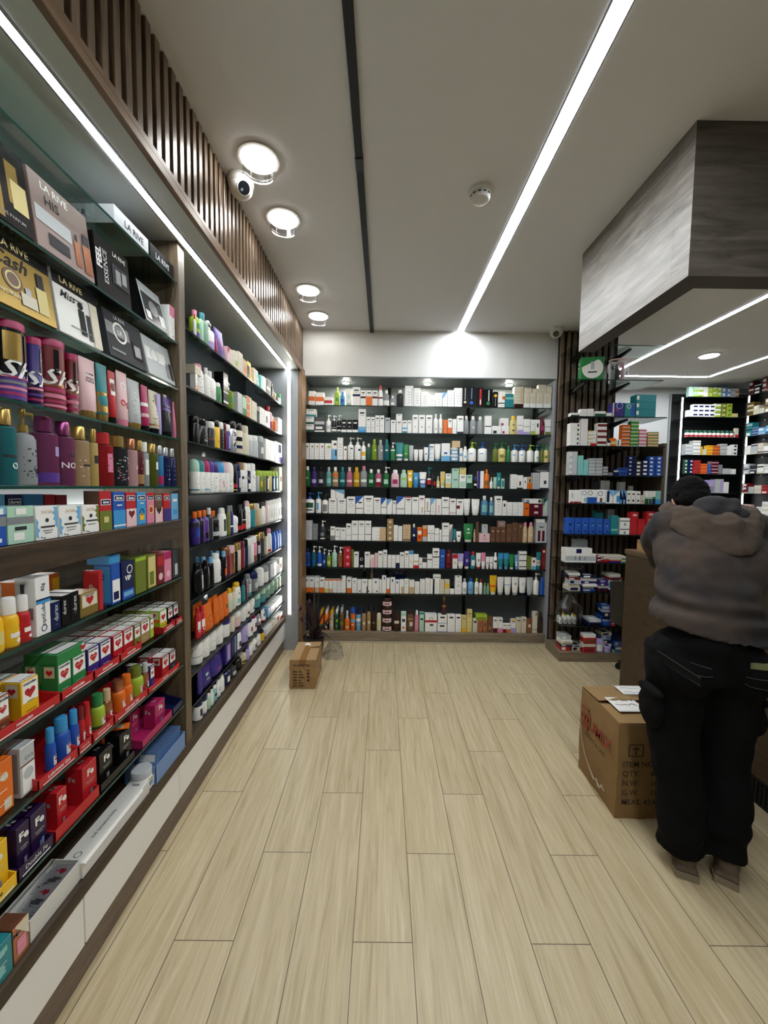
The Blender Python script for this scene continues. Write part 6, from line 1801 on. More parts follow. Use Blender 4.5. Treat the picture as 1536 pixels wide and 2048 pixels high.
for w0 in (.60, .72):
    for a, b_, c_, d_ in ((.12, w0, .32, w0 + .02), (.12, w0 + .10, .32, w0 + .12), (.12, w0, .145, w0 + .12), (.295, w0, .32, w0 + .12)):
        m.patch(Sl, a, b_, c_, d_, INKR, .0008)
m.text(Sl, 'LUMIX', .55, .69, .085, INKR, .0008, bd, bh, False, .015)
m.text(Sl, 'BEAUTY & CARE', .50, .54, .026, INKB, .0008, bd, bh, False, .015)
print_on(lo, m)
St = lambda u, w, off: (-bw / 2 + u * bw, -bd / 2 + w * bd, bh + .0165 + off)
for nm4, a, b_, c_, d_, lb in (('shipping_label', .10, .22, .40, .60, None), ('shipping_label', .36, .68, .66, .95, None)):
    m = MB()
    m.patch(St, a, b_, c_, d_, PAPER, .0005)
    m.patch(St, a, b_, c_, d_, PAPER, -.0002)
    r6 = random.Random(int(a * 100))
    for ln in range(2 if a < .2 else 3):
        u, w = a + .04, d_ - .09 - ln * .12
        pts = []
        for q in range(14):
            pts.append(St(u + q * (c_ - a - .08) / 13, w + r6.uniform(-.025, .025), .0012))
        m.tube(pts, .0013 if a < .2 else .0006, INKB, 5)
    for e in ((a + .008, b_ + .01, c_ - .008, b_ + .016), (a + .008, d_ - .016, c_ - .008, d_ - .01)):
        m.patch(St, *e, INKB, .0008)
    m.build(nm4, lo)
m = MB()
m.tube([Sl(.02, .66, .003), Sl(.10, .58, .004), Sl(.16, .42, .003), Sl(.26, .30, .003), Sl(.40, .22, .004), Sl(.54, .15, .003), Sl(.60, .19, .004), Sl(.68, .14, .004), Sl(.74, .2, .004), Sl(.80, .17, .003)], [.003, .006, .004, .004, .006, .008, .006, .009, .006, .003], plain('torn milky tape', 'BDB7AA', .3), 6, False, .3)
m.build('torn_tape', lo)

# small box in the corner with dried plant behind it
sw_, sd_, sh_ = .198, .36, .222
so = empty('cardboard_box', (-.604, 2.94 + sd_ / 2, 0.0005), 'small brown taped cardboard box in front of the dark plant', 'box')
so.rotation_euler = (0, 0, .02)
carton_shell(so, sw_, sd_, sh_, CARD, .004, 6)
for nm4, xa, xb, yb, dz in (('top_flap', -sw_ / 2 + .002, -.004, sd_ / 2 - .004, .003), ('top_flap', .004, sw_ / 2 - .002, .05, .004)):
    m = MB()
    m.box(xa, xb, -sd_ / 2 + .003, yb, sh_ + .001, sh_ + dz + .001, CARD)
    m.build(nm4, so)
m = MB()
m.add([(.006, .06, sh_ + .003), (sw_ / 2 - .002, .055, sh_ + .004), (sw_ / 2 - .002, sd_ / 2 - .01, sh_ + .004), (.006, sd_ / 2 - .006, sh_ + .004), (.006, .06, sh_ + .006), (sw_ / 2 - .002, .055, sh_ + .020), (sw_ / 2 - .002, sd_ / 2 - .01, sh_ + .010), (.006, sd_ / 2 - .006, sh_ + .007)], [(3, 2, 1, 0), (4, 5, 6, 7), (0, 1, 5, 4), (1, 2, 6, 5), (2, 3, 7, 6), (3, 0, 4, 7)], CARD)
m.build('top_flap', so)
m = MB()
m.box(-.024, .026, -sd_ / 2 - .0005, sd_ / 2 - .05, sh_ + .0055, sh_ + .0062, TAPE)
m.box(-.024, .026, -sd_ / 2 - .0055, -sd_ / 2 - .005, sh_ - .03, sh_ + .0062, TAPE)
m.build('tape', so)
m = MB()
m.box(-.03, .02, .10, .15, sh_ + .0063, sh_ + .0068, PAPER)
m.build('paper_label', so)
m = MB()
S6 = lambda u, w, off: (-sw_ / 2 + u * sw_, -sd_ / 2 - .0055 - off, w * sh_)
m.text(S6, 'SILVERSTAR', .46, .84, .024, INKB, .0004, sw_, sh_, False, .02)
for i, w_ in enumerate((.60, .50, .40, .30, .20, .11)):
    m.patch(S6, .14, w_, .30, w_ + .035, INKB, .0004)
    m.patch(S6, .36, w_, .36 + .1 + .06 * (i % 3), w_ + .035, INKB, .0004)
for k in range(3):
    m.patch(S6, .68, .28 + .12 * k, .78, .35 + .12 * k, INKB, .0004)
m.poly(S6, [(.66, .65), (.73, .7), (.8, .65)], INKB, .0004)
print_on(so, m)
# the plant: dark dried strap leaves in a black pot
po = empty('potted_plant', (-.62, 3.55, 0.0005), 'dark dried plant with strap leaves in a black pot behind the small box', 'plant')
m = MB()
m.loft([(0, .07, .07), (.01, .075, .075), (.16, .095, .095), (.175, .10, .10), (.175, .088, .088), (.15, .086, .086)], plain('black plastic pot', '151413', .4), 28)
m.build('pot', po)
m = MB()
m.loft([(.145, .085, .085), (.15, .08, .08), (.155, .04, .04)], plain('dark soil', '1E1713', .9, bump=.6, bscale=70), 20)
m.build('soil', po)
LEAF = plain('dry dark leaf', '3A2E2B', .35, var=.4, vscale=20)
r7 = random.Random(12)
for k in range(30):
    a = r7.uniform(0, 2 * PI)
    Ln = r7.uniform(.2, .5)
    out = r7.uniform(.05, .24)
    if math.cos(a) < 0:
        out *= .45
    droop = r7.uniform(-.04, .12)
    wid = r7.uniform(.010, .021)
    m = MB()
    n = 9
    vs, fs = [], []
    for i in range(n):
        t = i / (n - 1)
        rr = .015 + out * t ** 1.4
        zz1 = .15 + Ln * t - droop * t * t * 2
        w = wid * (1 - t ** 3) * (.6 + .8 * math.sin(PI * min(1, t + .15))) + .0008
        tx, ty = -math.sin(a), math.cos(a)
        c = Vector((rr * math.cos(a), rr * math.sin(a) * .7, zz1))
        tw = .6 * math.sin(3 * t + k)
        off = Vector((tx * math.cos(tw), ty * math.cos(tw), math.sin(tw))) * w
        vs += [tuple(c - off), tuple(c + Vector((0, 0, .003))), tuple(c + off)]
    for i in range(n - 1):
        b0 = 3 * i
        fs += [(b0, b0 + 1, b0 + 4, b0 + 3), (b0 + 1, b0 + 2, b0 + 5, b0 + 4)]
    m.add(vs, fs, LEAF, True)
    m.build('leaf', po)
for k, (x, y, z1) in enumerate(((-.10, -.06, .35), (-.13, .02, .42), (-.05, .05, .47))):
    m = MB()
    m.tube([(0, 0, .15), (x * .5, y * .5, .15 + (z1 - .15) * .6), (x, y, z1)], [.004, .003, .002], LEAF, 6)
    m.loft([(z1 - .01, .006, .006), (z1 + .01, .016, .016), (z1 + .03, .012, .012), (z1 + .04, .003, .003)], plain('dark red bloom', '3A1420', .6), 10, center=(x, y))
    m.build('stem', po)
# the film wrapping left on the floor beside the plant
fm = empty('plastic_wrap', (-.44, 3.55, 0.0005), 'crumpled clear plastic film on the floor beside the plant', 'plastic film')
m = MB()
n, sg = 6, 16
r8 = random.Random(3)
vs, fs = [], []
for j in range(n):
    for i in range(sg):
        a = 2 * PI * i / sg
        rr = .10 * (1 - j / n * .8) * (1 + r8.uniform(-.25, .25))
        vs.append((rr * math.cos(a), rr * math.sin(a), .17 * j / n + r8.uniform(-.012, .012) * (j > 0) + .001))
fs = [(j * sg + i, j * sg + (i + 1) % sg, (j + 1) * sg + (i + 1) % sg, (j + 1) * sg + i) for j in range(n - 1) for i in range(sg)]
m.add(vs, fs, FILM, False)
m.build('film', fm)

# ------------------------------------------------------------------ office chair behind the counter's end
ch = empty('office_chair', (2.16, 3.27, 0.0005), 'black leather swivel chair showing past the end of the counter', 'chair')
LEA = plain('black leather', '1C1A1A', .32, bump=.15, bscale=120)
m = MB()
n, k_ = 13, 9
vs, fs = [], []
for j in range(k_):
    t = j / (k_ - 1)
    for i in range(n):
        a = PI * (.08 + .84 * i / (n - 1))
        rr = .27 + .03 * t
        z = .46 + t * (  .40 - .06 * abs(math.cos(a)) ** 2)
        vs.append((-rr * math.cos(a), -.02 - rr * math.sin(a) * .68, z))
for j in range(k_ - 1):
    for i in range(n - 1):
        a = j * n + i
        fs.append((a, a + 1, a + n + 1, a + n))
N0 = len(vs)
vs += [(x * .80, (y + .02) * .80 - .02, z) for x, y, z in vs]
fs += [tuple(N0 + i for i in reversed(f)) for f in fs[:]]
for i in range(n - 1):
    a = (k_ - 1) * n + i
    fs.append((a, a + 1, N0 + a + 1, N0 + a))
    fs.append((i + 1, i, N0 + i, N0 + i + 1))
for j in range(k_ - 1):
    for i in (0, n - 1):
        a = j * n + i
        fs.append((a, a + n, N0 + a + n, N0 + a) if i == 0 else (a + n, a, N0 + a, N0 + a + n))
m.add(vs, fs, LEA, True)
m.build('backrest', ch)
m = MB()
m.loft([(.42, .18, .13), (.43, .20, .15), (.48, .20, .15), (.50, .18, .13)], LEA, 24, power=3)
m.build('seat', ch)
m = MB()
m.loft([(.10, .03, .03), (.42, .025, .025)], BLACKM, 16)
m.build('gas_post', ch)
for k in range(5):
    a = 2 * PI * k / 5
    m = MB()
    m.tube([(0, 0, .10), (.07 * math.cos(a), .07 * math.sin(a), .085), (.12 * math.cos(a), .12 * math.sin(a), .062)], [.022, .017, .012], BLACKM, 8)
    lg = m.build('leg', ch)
    m = MB()
    m.tube([(.12 * math.cos(a) - .012 * math.sin(a), .12 * math.sin(a) + .012 * math.cos(a), .027), (.12 * math.cos(a) + .012 * math.sin(a), .12 * math.sin(a) - .012 * math.cos(a), .027)], .026, BLACKM, 14)
    m.build('caster', lg)

# ------------------------------------------------------------------ on the counter
cz = 1.1005
place('ca', .20, .14, .11, 'X', 'X', ['p.1,.1,.9,.3=e', '^p.45,0,.55,1=D'], (2.20, 2.90, cz), .1, 'brown cardboard carton standing on the far end of the counter', None, True, name='cardboard_carton')
o = empty('display_tray', (1.985, 2.90, cz), 'small open carton printed yellow and red on the counter end', 'tray')
for nm4, bx_ in (('tray_floor', (-.07, .07, -.05, .05, 0, .003)), ('rear_wall', (-.07, .07, .047, .05, .003, .085)), ('front_wall', (-.07, .07, -.05, -.047, .003, .04)), ('side_wall', (-.07, -.067, -.047, .047, .003, .06)), ('side_wall', (.067, .07, -.047, .047, .003, .06))):
    m = MB()
    m.box(*bx_, 'e')
    if nm4 == 'front_wall':
        Sx = lambda u, w, off: (-.07 + u * .14, -.05 - off, w * .04)
        m.patch(Sx, .05, .1, .6, .9, 'Y', .0004)
        m.patch(Sx, .62, .1, .95, .9, 'R', .0004)
    m.build(nm4, o)
place('ca', .30, .20, .012, 'W', 'W', ['r.3,.7=g'], (2.05, 2.68, cz), .35, 'white folder lying flat on the counter beside the man', None, True, name='paper_folder')
# ------------------------------------------------------------------ the man leaning on the counter
from mathutils import noise
from mathutils.bvhtree import BVHTree


def fuse(name, mb, voxel, mat, parent, smooth=6, disp=None):
    me = mb.mesh('t')
    ob = bpy.data.objects.new('t', me)
    COL.objects.link(ob)
    rm = ob.modifiers.new('r', 'REMESH')
    rm.mode = 'VOXEL'
    rm.voxel_size = voxel
    if smooth:
        s = ob.modifiers.new('s', 'SMOOTH')
        s.factor = .5
        s.iterations = smooth
    dg = bpy.context.evaluated_depsgraph_get()
    m2 = bpy.data.meshes.new_from_object(ob.evaluated_get(dg))
    bpy.data.objects.remove(ob)
    bpy.data.meshes.remove(me)
    m2.materials.clear()
    m2.materials.append(mat)
    if disp:
        nr = [v.normal.copy() for v in m2.vertices]
        for v, n in zip(m2.vertices, nr):
            v.co += n * disp(v.co, n)
    m2.polygons.foreach_set('use_smooth', [True] * len(m2.polygons))
    m2.name = name
    m2.update()
    o = bpy.data.objects.new(name, m2)
    COL.objects.link(o)
    o.parent = parent
    return o


def ball(mb, c, rx, ry, rz, mat='K', M=None, n=12, seg=20):
    """ellipsoid, optionally turned by a 3x3 matrix"""
    c = Vector(c)
    b = len(mb.v)
    vs, fs = [], []
    for j in range(n + 1):
        th = PI * j / n
        for k in range(seg):
            a = 2 * PI * k / seg
            p = Vector((rx * math.sin(th) * math.cos(a), ry * math.sin(th) * math.sin(a), -rz * math.cos(th)))
            vs.append(c + (M @ p if M else p))
    for j in range(n):
        for k in range(seg):
            k2 = (k + 1) % seg
            fs.append((j * seg + k, j * seg + k2, (j + 1) * seg + k2, (j + 1) * seg + k))
    mb.add(vs, fs, mat, True)


def limb(mb, pts, rads, seg=18, flat=1.0):
    """tapering limb with rounded ends"""
    mb.tube(pts, rads, 'K', seg, False, flat)
    ball(mb, pts[0], rads[0], rads[0], rads[0], 'K')
    ball(mb, pts[-1], rads[-1], rads[-1], rads[-1], 'K')


def spline(pts, rads, n=5):
    P, R = [], []
    pts = [Vector(p) for p in pts]
    for i in range(len(pts) - 1):
        p0, p1, p2, p3 = pts[max(i - 1, 0)], pts[i], pts[i + 1], pts[min(i + 2, len(pts) - 1)]
        for k in range(n):
            t = k / n
            P.append(.5 * ((2 * p1) + (p2 - p0) * t + (2 * p0 - 5 * p1 + 4 * p2 - p3) * t * t + (3 * p1 - p0 - 3 * p2 + p3) * t ** 3))
            R.append(rads[i] + (rads[i + 1] - rads[i]) * t)
    P.append(pts[-1])
    R.append(rads[-1])
    return P, R


SKIN = plain('skin', 'A8765C', .5, bump=.05, bscale=200)
HAIR = plain('short black hair', '060606', .95, bump=.5, bscale=140)
man = empty('person', (1.33, 1.56, 0.0005), 'person in a dirty brown hooded top and black work trousers leaning on the counter', 'person')
MO = Vector((1.33, 1.56, 0.0005))


def W_(x, y, z):
    return Vector((x, y, z)) - MO


hipL, hipR = W_(1.25, 1.63, .84), W_(1.46, 1.61, .84)
kneL, kneR = W_(1.235, 1.60, .48), W_(1.44, 1.58, .48)
ankL, ankR = W_(1.25, 1.545, .09), W_(1.40, 1.525, .09)
pel = W_(1.357, 1.62, .92)
spine = [pel, W_(1.40, 1.665, 1.08), W_(1.465, 1.755, 1.24), W_(1.55, 1.87, 1.41)]
shL, shR = W_(1.365, 1.885, 1.375), W_(1.715, 1.80, 1.37)
elL, elR = W_(1.50, 2.11, 1.20), W_(1.905, 1.955, 1.165)
wrL, wrR = W_(1.765, 2.20, 1.142), W_(1.735, 2.035, 1.385)
HC = W_(1.585, 2.03, 1.502)          # head centre
# head frame: looking down towards the counter, tilted to the side
look_d = Vector((.42, .72, -.55)).normalized()
hx = look_d.cross(Vector((-.12, .1, 1))).normalized()      # to his right
hz = hx.cross(look_d).normalized()
HM = Matrix((hx, look_d, hz)).transposed()                 # local x right, y face, z crown


def H_(x, y, z):
    return HC + HM @ Vector((x, y, z))


bd_ = MB()
for a, b_, c in ((hipL, kneL, ankL), (hipR, kneR, ankR)):
    limb(bd_, *spline([a, b_, c], [.082, .056, .038]))
limb(bd_, *spline(spine, [.115, .11, .125, .085]))
ball(bd_, pel, .13, .10, .10)
for s, e, w in ((shL, elL, wrL), (shR, elR, wrR)):
    limb(bd_, *spline([spine[3] - Vector((0, 0, .03)), s, e, w], [.07, .058, .042, .027]))
    ball(bd_, w, .028, .026, .026)
limb(bd_, [spine[3], HC + HM @ Vector((0, -.02, -.07))], [.06, .055])
# head: cranium, jaw, nose, ears, brow, lips
ball(bd_, H_(0, -.012, .025), .074, .094, .088, 'K', HM)
ball(bd_, H_(0, .022, -.038), .058, .066, .076, 'K', HM)
ball(bd_, H_(0, .052, -.098), .030, .028, .022, 'K', HM)
bd_.tube([H_(0, .088, .012), H_(0, .104, -.015), H_(0, .108, -.030)], [.008, .011, .013], 'K', 10)
ball(bd_, H_(0, .092, -.034), .017, .012, .009, 'K', HM)
for s in (-1, 1):
    ball(bd_, H_(s * .031, .078, .022), .020, .010, .008, 'K', HM)
    ball(bd_, H_(s * .042, .062, -.028), .020, .016, .020, 'K', HM)
    ball(bd_, H_(s * .075, -.005, -.012), .008, .018, .031, 'K', HM)
    ball(bd_, H_(s * .080, -.014, -.008), .006, .012, .026, 'K', HM)
ball(bd_, H_(0, .084, -.062), .024, .010, .006, 'K', HM)
ball(bd_, H_(0, .082, -.072), .021, .010, .006, 'K', HM)


def hand(mb, wrist, d, nrm, thumb_side, curl):
    """palm and five fingers; d: along the fingers, nrm: out of the back of the hand, curl: bend per joint"""
    d = d.normalized()
    nrm = (nrm - d * nrm.dot(d)).normalized()
    s = d.cross(nrm).normalized() * thumb_side
    for q, ln in ((-.03, .078), (-.01, .085), (.01, .085), (.028, .080)):
        mb.tube([wrist + s * q * .6, wrist + s * q + d * ln], [.0125, .0115], 'K', 10)
        ball(mb, wrist + s * q + d * ln, .0115, .0115, .0115)
    for q, L_ in ((-.030, .062), (-.010, .076), (.010, .082), (.029, .074)):
        p = wrist + s * q + d * (.080 + (.006 if abs(q) < .02 else 0))
        pts, rr = [p], [.0102]
        ang = 0
        for k, fr in enumerate((.45, .31, .24)):
            ang += curl[k]
            p = p + (d * math.cos(ang) - nrm * math.sin(ang)) * L_ * fr
            pts.append(p)
            rr.append(.0096 - .001 * k)
        mb.tube(pts, rr, 'K', 10)
        for p_, r_ in zip(pts, rr):
            ball(mb, p_, r_, r_, r_, 'K', None, 8, 10)
    p = wrist + s * .022 + d * .022
    pts = [p]
    for v, L_ in ((s * .8 + d * .6 - nrm * .15, .040), (s * .45 + d * .85 - nrm * .3, .032), (s * .2 + d * .95 - nrm * .35, .026)):
        p = p + v.normalized() * L_
        pts.append(p)
    mb.tube(pts, [.014, .0115, .0105, .009], 'K', 10)
    for p_, r_ in zip(pts, (.014, .0115, .0105, .009)):
        ball(mb, p_, r_, r_, r_, 'K', None, 8, 10)


hand(bd_, wrL, Vector((.95, .2, .0)), Vector((0, 0, 1)), -1, (.05, .08, .08))
hand(bd_, wrR, Vector((-.45, -.05, .85)), Vector((.85, -.2, .45)), -1, (.35, .5, .4))
fuse('body', bd_, .0055, SKIN, man, 3)
# eyes
for s in (-1, 1):
    m = MB()
    ball(m, H_(s * .031, .074, .006), .011, .011, .011, plain('eye white', 'D8D4CC', .2), HM, 10, 14)
    ball(m, H_(s * .031, .0815, .005), .005, .004, .005, plain('dark iris', '1A120C', .1), HM, 8, 12)
    m.build('eye', man)
HAIR.node_tree.nodes['Principled BSDF'].inputs['Specular IOR Level'].default_value = .2
# hair: a close cropped cap over crown, sides and nape
m = MB()
ball(m, H_(0, -.020, .034), .081, .096, .090, 'K', HM)
ball(m, H_(0, -.062, -.020), .066, .050, .058, 'K', HM)
for s in (-1, 1):
    ball(m, H_(s * .062, -.015, .010), .018, .040, .045, 'K', HM)
ball(m, H_(0, .045, .072), .058, .040, .030, 'K', HM)
fuse('hair', m, .006, HAIR, man, 3, lambda p, n: .0035 * noise.noise(p * 60) + .002 * noise.noise(p * 150))

# trousers
TRO = plain('black work trousers', '08090A', .9, bump=.35, bscale=260, var=.35, vscale=9)
TRO.node_tree.nodes['Principled BSDF'].inputs['Specular IOR Level'].default_value = .15
m = MB()
for h, k, a, rk in ((hipL, kneL, ankL, .090), (hipR, kneR, ankR, .092)):
    hem = Vector((a.x, a.y, .085))
    P, R = spline([h + Vector((0, 0, .06)), h + Vector((0, 0, -.10)), k, (k + hem) / 2 + Vector((0, -.01, 0)), hem], [.118, .114, rk, .086, .088])
    m.tube(P, R, 'K', 24)
    ball(m, h + Vector((0, -.02, -.02)), .125, .135, .135)
ball(m, pel + Vector((0, -.005, -.05)), .225, .150, .13)
P, R = spline([pel + Vector((0, 0, -.12)), pel + Vector((.005, 0, .0)), pel + Vector((.012, .018, .06))], [.2, .20, .165])
b0 = len(m.v)
m.tube(P, [r * .95 for r in R], 'K', 28, False, .70)


def wr_tr(p, n):
    z = p.z
    a = .0045 * math.sin(z * 42 + 5 * noise.noise(p * 5) + 3 * p.x) * (1 if z < .25 else .4)
    a += .012 * noise.noise(Vector((p.x * 7, p.y * 7, z * 5))) + .004 * noise.noise(Vector((p.x * 22, p.y * 22, z * 14)))
    return a - .003


tro = fuse('trousers', m, .009, TRO, man, 7, wr_tr)
bv = BVHTree.FromPolygons([v.co for v in tro.data.vertices], [tuple(p.vertices) for p in tro.data.polygons])


def on_cloth(bvh, x0, x1, z0, z1, nx, nz, th, direction=Vector((0, 1, 0)), org=Vector((0, -1, 0)), skew=0.0, cham=0.0):
    """a slab of cloth lying on a garment, cast along direction; x, z are local to the figure"""
    side = Vector((direction.y, -direction.x, 0))
    vs, out = [], []
    for j in range(nz + 1):
        for i in range(nx + 1):
            u, w = i / nx, j / nz
            x = x0 + (x1 - x0) * u
            z = z0 + (z1 - z0) * w + skew * u + (cham * (abs(u - .5) * 2) ** 6 if j == 0 else 0)
            o = org + side * x + Vector((0, 0, z))
            hit = bvh.ray_cast(o, direction)[0] or o + direction * .8
            vs.append(hit)
    for p in vs:
        out.append(p - direction * th)
    inn = [p + direction * .004 for p in vs]
    N = len(vs)
    fs = []
    for j in range(nz):
        for i in range(nx):
            a = j * (nx + 1) + i
            fs += [(a, a + 1, a + nx + 2, a + nx + 1), (N + a + nx + 1, N + a + nx + 2, N + a + 1, N + a)]
    ring = [i for i in range(nx + 1)] + [j * (nx + 1) + nx for j in range(1, nz + 1)] + [nz * (nx + 1) + i for i in range(nx - 1, -1, -1)] + [j * (nx + 1) for j in range(nz - 1, 0, -1)]
    for a, b in zip(ring, ring[1:] + ring[:1]):
        fs.append((a, N + a, N + b, b))
    return out + inn, fs, out


STI = plain('grey seam stitching', '4A4C4E', .8)
for x0, x1, z0, z1, sk in ((-.200, -.065, .850, .895, -.018), (.070, .200, .800, .845, -.012)):
    m = MB()
    vs, fs, out = on_cloth(bv, x0, x1, z0, z1, 8, 4, .004, skew=sk, cham=.010)
    m.add(vs, fs, TRO, True)
    fl_ = m.build('pocket_flap', man)
    m = MB()
    for j in (0, 4):
        m.tube([out[j * 9 + i] + Vector((0, -.0012, .004 if j == 0 else -.004)) for i in range(9)], .0011, STI, 5)
    m.build('stitching', fl_)
m = MB()
vs, fs, out = on_cloth(bv, .09, .165, .872, .895, 6, 2, .003)
m.add(vs, fs, plain('olive woven patch', '6A6E48', .8, var=.5, vscale=120), True)
m.build('woven_patch', man)
for sx, zc, yc in ((-1, .64, .03), (1, .62, .02)):
    m = MB()
    c = (hipL + kneL) / 2 if sx < 0 else (hipR + kneR) / 2
    c = Vector((c.x + sx * .098, c.y, zc))
    ball(m, c, .028, .072, .088)
    ball(m, c + Vector((sx * .006, 0, .075)), .028, .074, .022)
    fuse('cargo_pocket', m, .007, TRO, man, 3, lambda p, n: .004 * noise.noise(p * 25))

# hooded top
def hood_mat():
    mt, nt, b = new_mat('brown fleece, grey at the shoulders')
    tc = node(nt, 'ShaderNodeTexCoord')
    nz = node(nt, 'ShaderNodeTexNoise')
    nz.inputs['Scale'].default_value = 4.5
    nz.inputs['Detail'].default_value = 6
    nz.inputs['Roughness'].default_value = .6
    cr = node(nt, 'ShaderNodeValToRGB')
    e = cr.color_ramp.elements
    e[0].position, e[0].color = .38, lin('242326')
    e[1].position, e[1].color = .64, lin('43362C')
    nt.links.new(tc.outputs['Object'], nz.inputs['Vector'])
    nt.links.new(nz.outputs['Fac'], cr.inputs[0])
    nt.links.new(cr.outputs[0], b.inputs['Base Color'])
    b.inputs['Roughness'].default_value = .95
    n2 = node(nt, 'ShaderNodeTexNoise')
    n2.inputs['Scale'].default_value = 320
    bp = node(nt, 'ShaderNodeBump')
    bp.inputs['Strength'].default_value = .4
    bp.inputs['Distance'].default_value = .003
    nt.links.new(tc.outputs['Object'], n2.inputs['Vector'])
    nt.links.new(n2.outputs['Fac'], bp.inputs['Height'])
    nt.links.new(bp.outputs[0], b.inputs['Normal'])
    return mt


FLE = hood_mat()
m = MB()
up3 = [(pel + Vector((.005, .005, .045)), .205, .168), (spine[1] + Vector((0, 0, -.03)), .192, .158), (spine[1] + Vector((.02, .03, .06)), .188, .152), (spine[2] + Vector((0, 0, .02)), .210, .150), (W_(1.52, 1.83, 1.34), .215, .135), (W_(1.545, 1.862, 1.40), .165, .105), (W_(1.557, 1.885, 1.44), .085, .075)]
seg = 32
ang0 = -math.radians(16)
vs, fs = [], []
for j, (c, rx, ry) in enumerate(up3):
    for k in range(seg):
        a = 2 * PI * k / seg
        x, y = rx * math.copysign(abs(math.cos(a)) ** .85, math.cos(a)), ry * math.copysign(abs(math.sin(a)) ** .85, math.sin(a))
        an = ang0 * min(1, j / 3)
        X, Y_ = x * math.cos(an) - y * math.sin(an), x * math.sin(an) + y * math.cos(an)
        tilt = (-.16 * X + (.0 if j else 0)) * (1 - j / 6) - .30 * (y) * (j / 6)
        vs.append((c.x + X, c.y + Y_, c.z + tilt))
for j in range(len(up3) - 1):
    for k in range(seg):
        k2 = (k + 1) % seg
        fs.append((j * seg + k, j * seg + k2, (j + 1) * seg + k2, (j + 1) * seg + k))
fs += [tuple(reversed(range(seg))), tuple((len(up3) - 1) * seg + k for k in range(seg))]
m.add(vs, fs, 'K', True)
for s, e, w in ((shL, elL, wrL), (shR, elR, wrR)):
    ball(m, s, .085, .085, .078)
    P, R = spline([spine[3] - Vector((0, .02, .07)), s, e, w.lerp(e, .12)], [.09, .088, .066, .048])
    m.tube(P, R, 'K', 20)
    ball(m, e, .066, .066, .066)


def wr_h(p, n):
    z = p.z
    t = max(0, min(1, (1.26 - z) / .2)) * max(0, min(1, (z - .93) / .05))
    q = noise.noise(Vector((p.x * 3.5, p.y * 3.5, z * 4)))
    fold = .012 * math.sin(z * 58 + 6 * p.x + 8 * q) * t * (.5 + noise.noise(p * 5))
    return fold + .012 * noise.noise(Vector((p.x * 6, p.y * 6, z * 9))) + .004 * noise.noise(p * 24)


hod = fuse('hooded_top', m, .009, FLE, man, 8, wr_h)
# the hood lying on his upper back: a sunken pouch with a raised rim, its fold hanging down the back
m = MB()
C = spine[3] + Vector((-.028, -.030, .012))
Rr = Vector((.95, -.3, 0))
Bk = Vector((-.26, -.86, -.44)).normalized()
U_ = Vector((-.08, -.30, .95)).normalized()
NA = 22
prof = [(.070, .030), (.092, .098), (.112, .112), (.134, .104), (.160, .076), (.184, .040), (.194, .010), (.176, -.006), (.12, -.01)]
prof = [(r_ * 1.04, u_ * .70 if r_ < .15 else u_ * .8) for r_, u_ in prof]
vs, fs = [], []
for i in range(NA):
    a = PI * (-.18 + 1.36 * i / (NA - 1))
    sn = max(0, math.sin(a))
    for r_, u_ in prof:
        far = 1 + (.42 * sn ** 1.5 if r_ > .13 else .10 * sn)
        wob = 1 + .04 * math.sin(5 * a + 40 * r_)
        drop = -.035 * sn * (r_ > .15)
        lift = .006 * math.sin(6 * a) - .055 * max(0, abs(i / (NA - 1) - .5) * 2 - .55)
        sag = -.03 * max(0, math.sin(2 * a + .6)) * (.09 < r_ < .15)
        vs.append(C + Rr * (r_ * .98 * math.cos(a) * wob) + Bk * (r_ * math.sin(a) * far * wob * .98) + U_ * (u_ + lift + sag + drop) + Vector((0, 0, .012)))
K2 = len(prof)
for i in range(NA - 1):
    for k in range(K2):
        a, b_ = i * K2 + k, i * K2 + (k + 1) % K2
        fs.append((a, b_, b_ + K2, a + K2))
fs += [tuple(reversed(range(K2))), tuple((NA - 1) * K2 + k for k in range(K2))]
m.add(vs, fs, 'K', True)
hd = fuse('hood', m, .006, plain('brown fleece hood', '463A30', .95, bump=.3, bscale=320, var=.3, vscale=7), man, 4, lambda p, n: .007 * noise.noise(p * 12) + .003 * noise.noise(p * 34))

m = MB()
LM = Matrix((Rr, -Bk, U_)).transposed()
for u_, b_, rx, ry, rz in ((.052, .052, .118, .062, .058), (.085, .030, .095, .050, .040), (.030, .085, .10, .045, .045)):
    ball(m, C + U_ * u_ + Bk * b_, rx, ry, rz, 'K', LM)
fuse('hood_lining', m, .006, plain('grey fleece lining', '29282B', .95, bump=.3, bscale=320, var=.2, vscale=9), man, 4, lambda p, n: .010 * noise.noise(p * 16) + .004 * math.sin(p.x * 70 - p.z * 90))

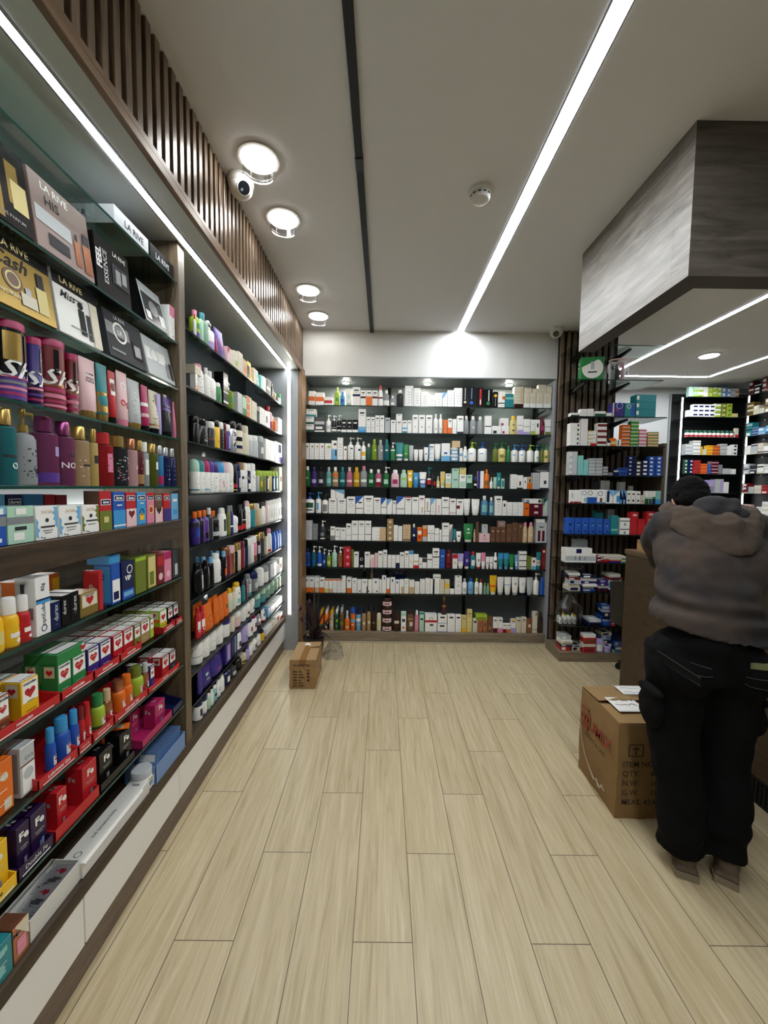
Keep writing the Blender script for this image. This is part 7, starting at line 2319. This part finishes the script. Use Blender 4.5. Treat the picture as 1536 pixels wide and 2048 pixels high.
# shoes
SUE = plain('dusty brown suede', '5F5244', .85, bump=.3, bscale=90, var=.3, vscale=14)
SOL = plain('pale rubber sole', '8A7C68', .7, var=.2, vscale=20)


def shoe(hx_, hy_, ang):
    o = bpy.data.objects.new('shoe', None)
    COL.objects.link(o)
    o.parent = man
    o.location = Vector((hx_, hy_, .0005)) - MO
    o.rotation_euler = (0, 0, ang)
    out = [(0, .0, .036), (.03, -.004, .040), (.09, .0, .036), (.17, .004, .046), (.22, .002, .045), (.26, -.004, .034), (.282, -.006, .012)]
    P = [(c + w, y) for y, c, w in out] + [(c - w, y) for y, c, w in reversed(out)]
    P = [(x, y) for x, y in P]
    m = MB()
    m.prism([(x * 1.06, y - .004) for x, y in P], 0, .026, SOL)
    m.build('sole', o)
    m = MB()
    m.prism(P, .022, .040, 'K')
    ball(m, (0, .045, .06), .038, .045, .045)
    ball(m, (0, .13, .048), .041, .09, .040)
    ball(m, (0, .22, .040), .042, .058, .030)
    m.tube([(0, .05, .05), (0, .052, .115)], [.040, .044], 'K', 18)
    up = fuse('upper', m, .006, SUE, o, 4, lambda p, n: .002 * noise.noise(p * 30))
    m = MB()
    for k in range(4):
        y = .10 + .024 * k
        m.tube([(-.026, y, .078 - .007 * k), (0, y + .006, .090 - .008 * k), (.026, y, .078 - .007 * k)], .0025, plain('lace', '2A2622', .9), 6)
    m.build('laces', o)
    return o


shoe(1.235, 1.482, -.42)
shoe(1.370, 1.458, -.70)
# ------------------------------------------------------------------ light of the world and view
w = bpy.data.worlds.new('world')
SC.world = w
w.use_nodes = True
w.node_tree.nodes['Background'].inputs[0].default_value = (.5, .52, .55, 1)
w.node_tree.nodes['Background'].inputs[1].default_value = .02
vs = SC.view_settings
vs.view_transform = 'Standard'
vs.look = 'None'
vs.gamma = 1.0
vs.use_curve_mapping = False
vs.exposure = 0.12
SC.cycles.use_denoising = True
SC.cycles.max_bounces = 8
SC.cycles.diffuse_bounces = 4
SC.cycles.glossy_bounces = 3
SC.cycles.transparent_max_bounces = 24
SC.cycles.sample_clamp_indirect = 6.0
SC.cycles.caustics_reflective = False
SC.cycles.caustics_refractive = False
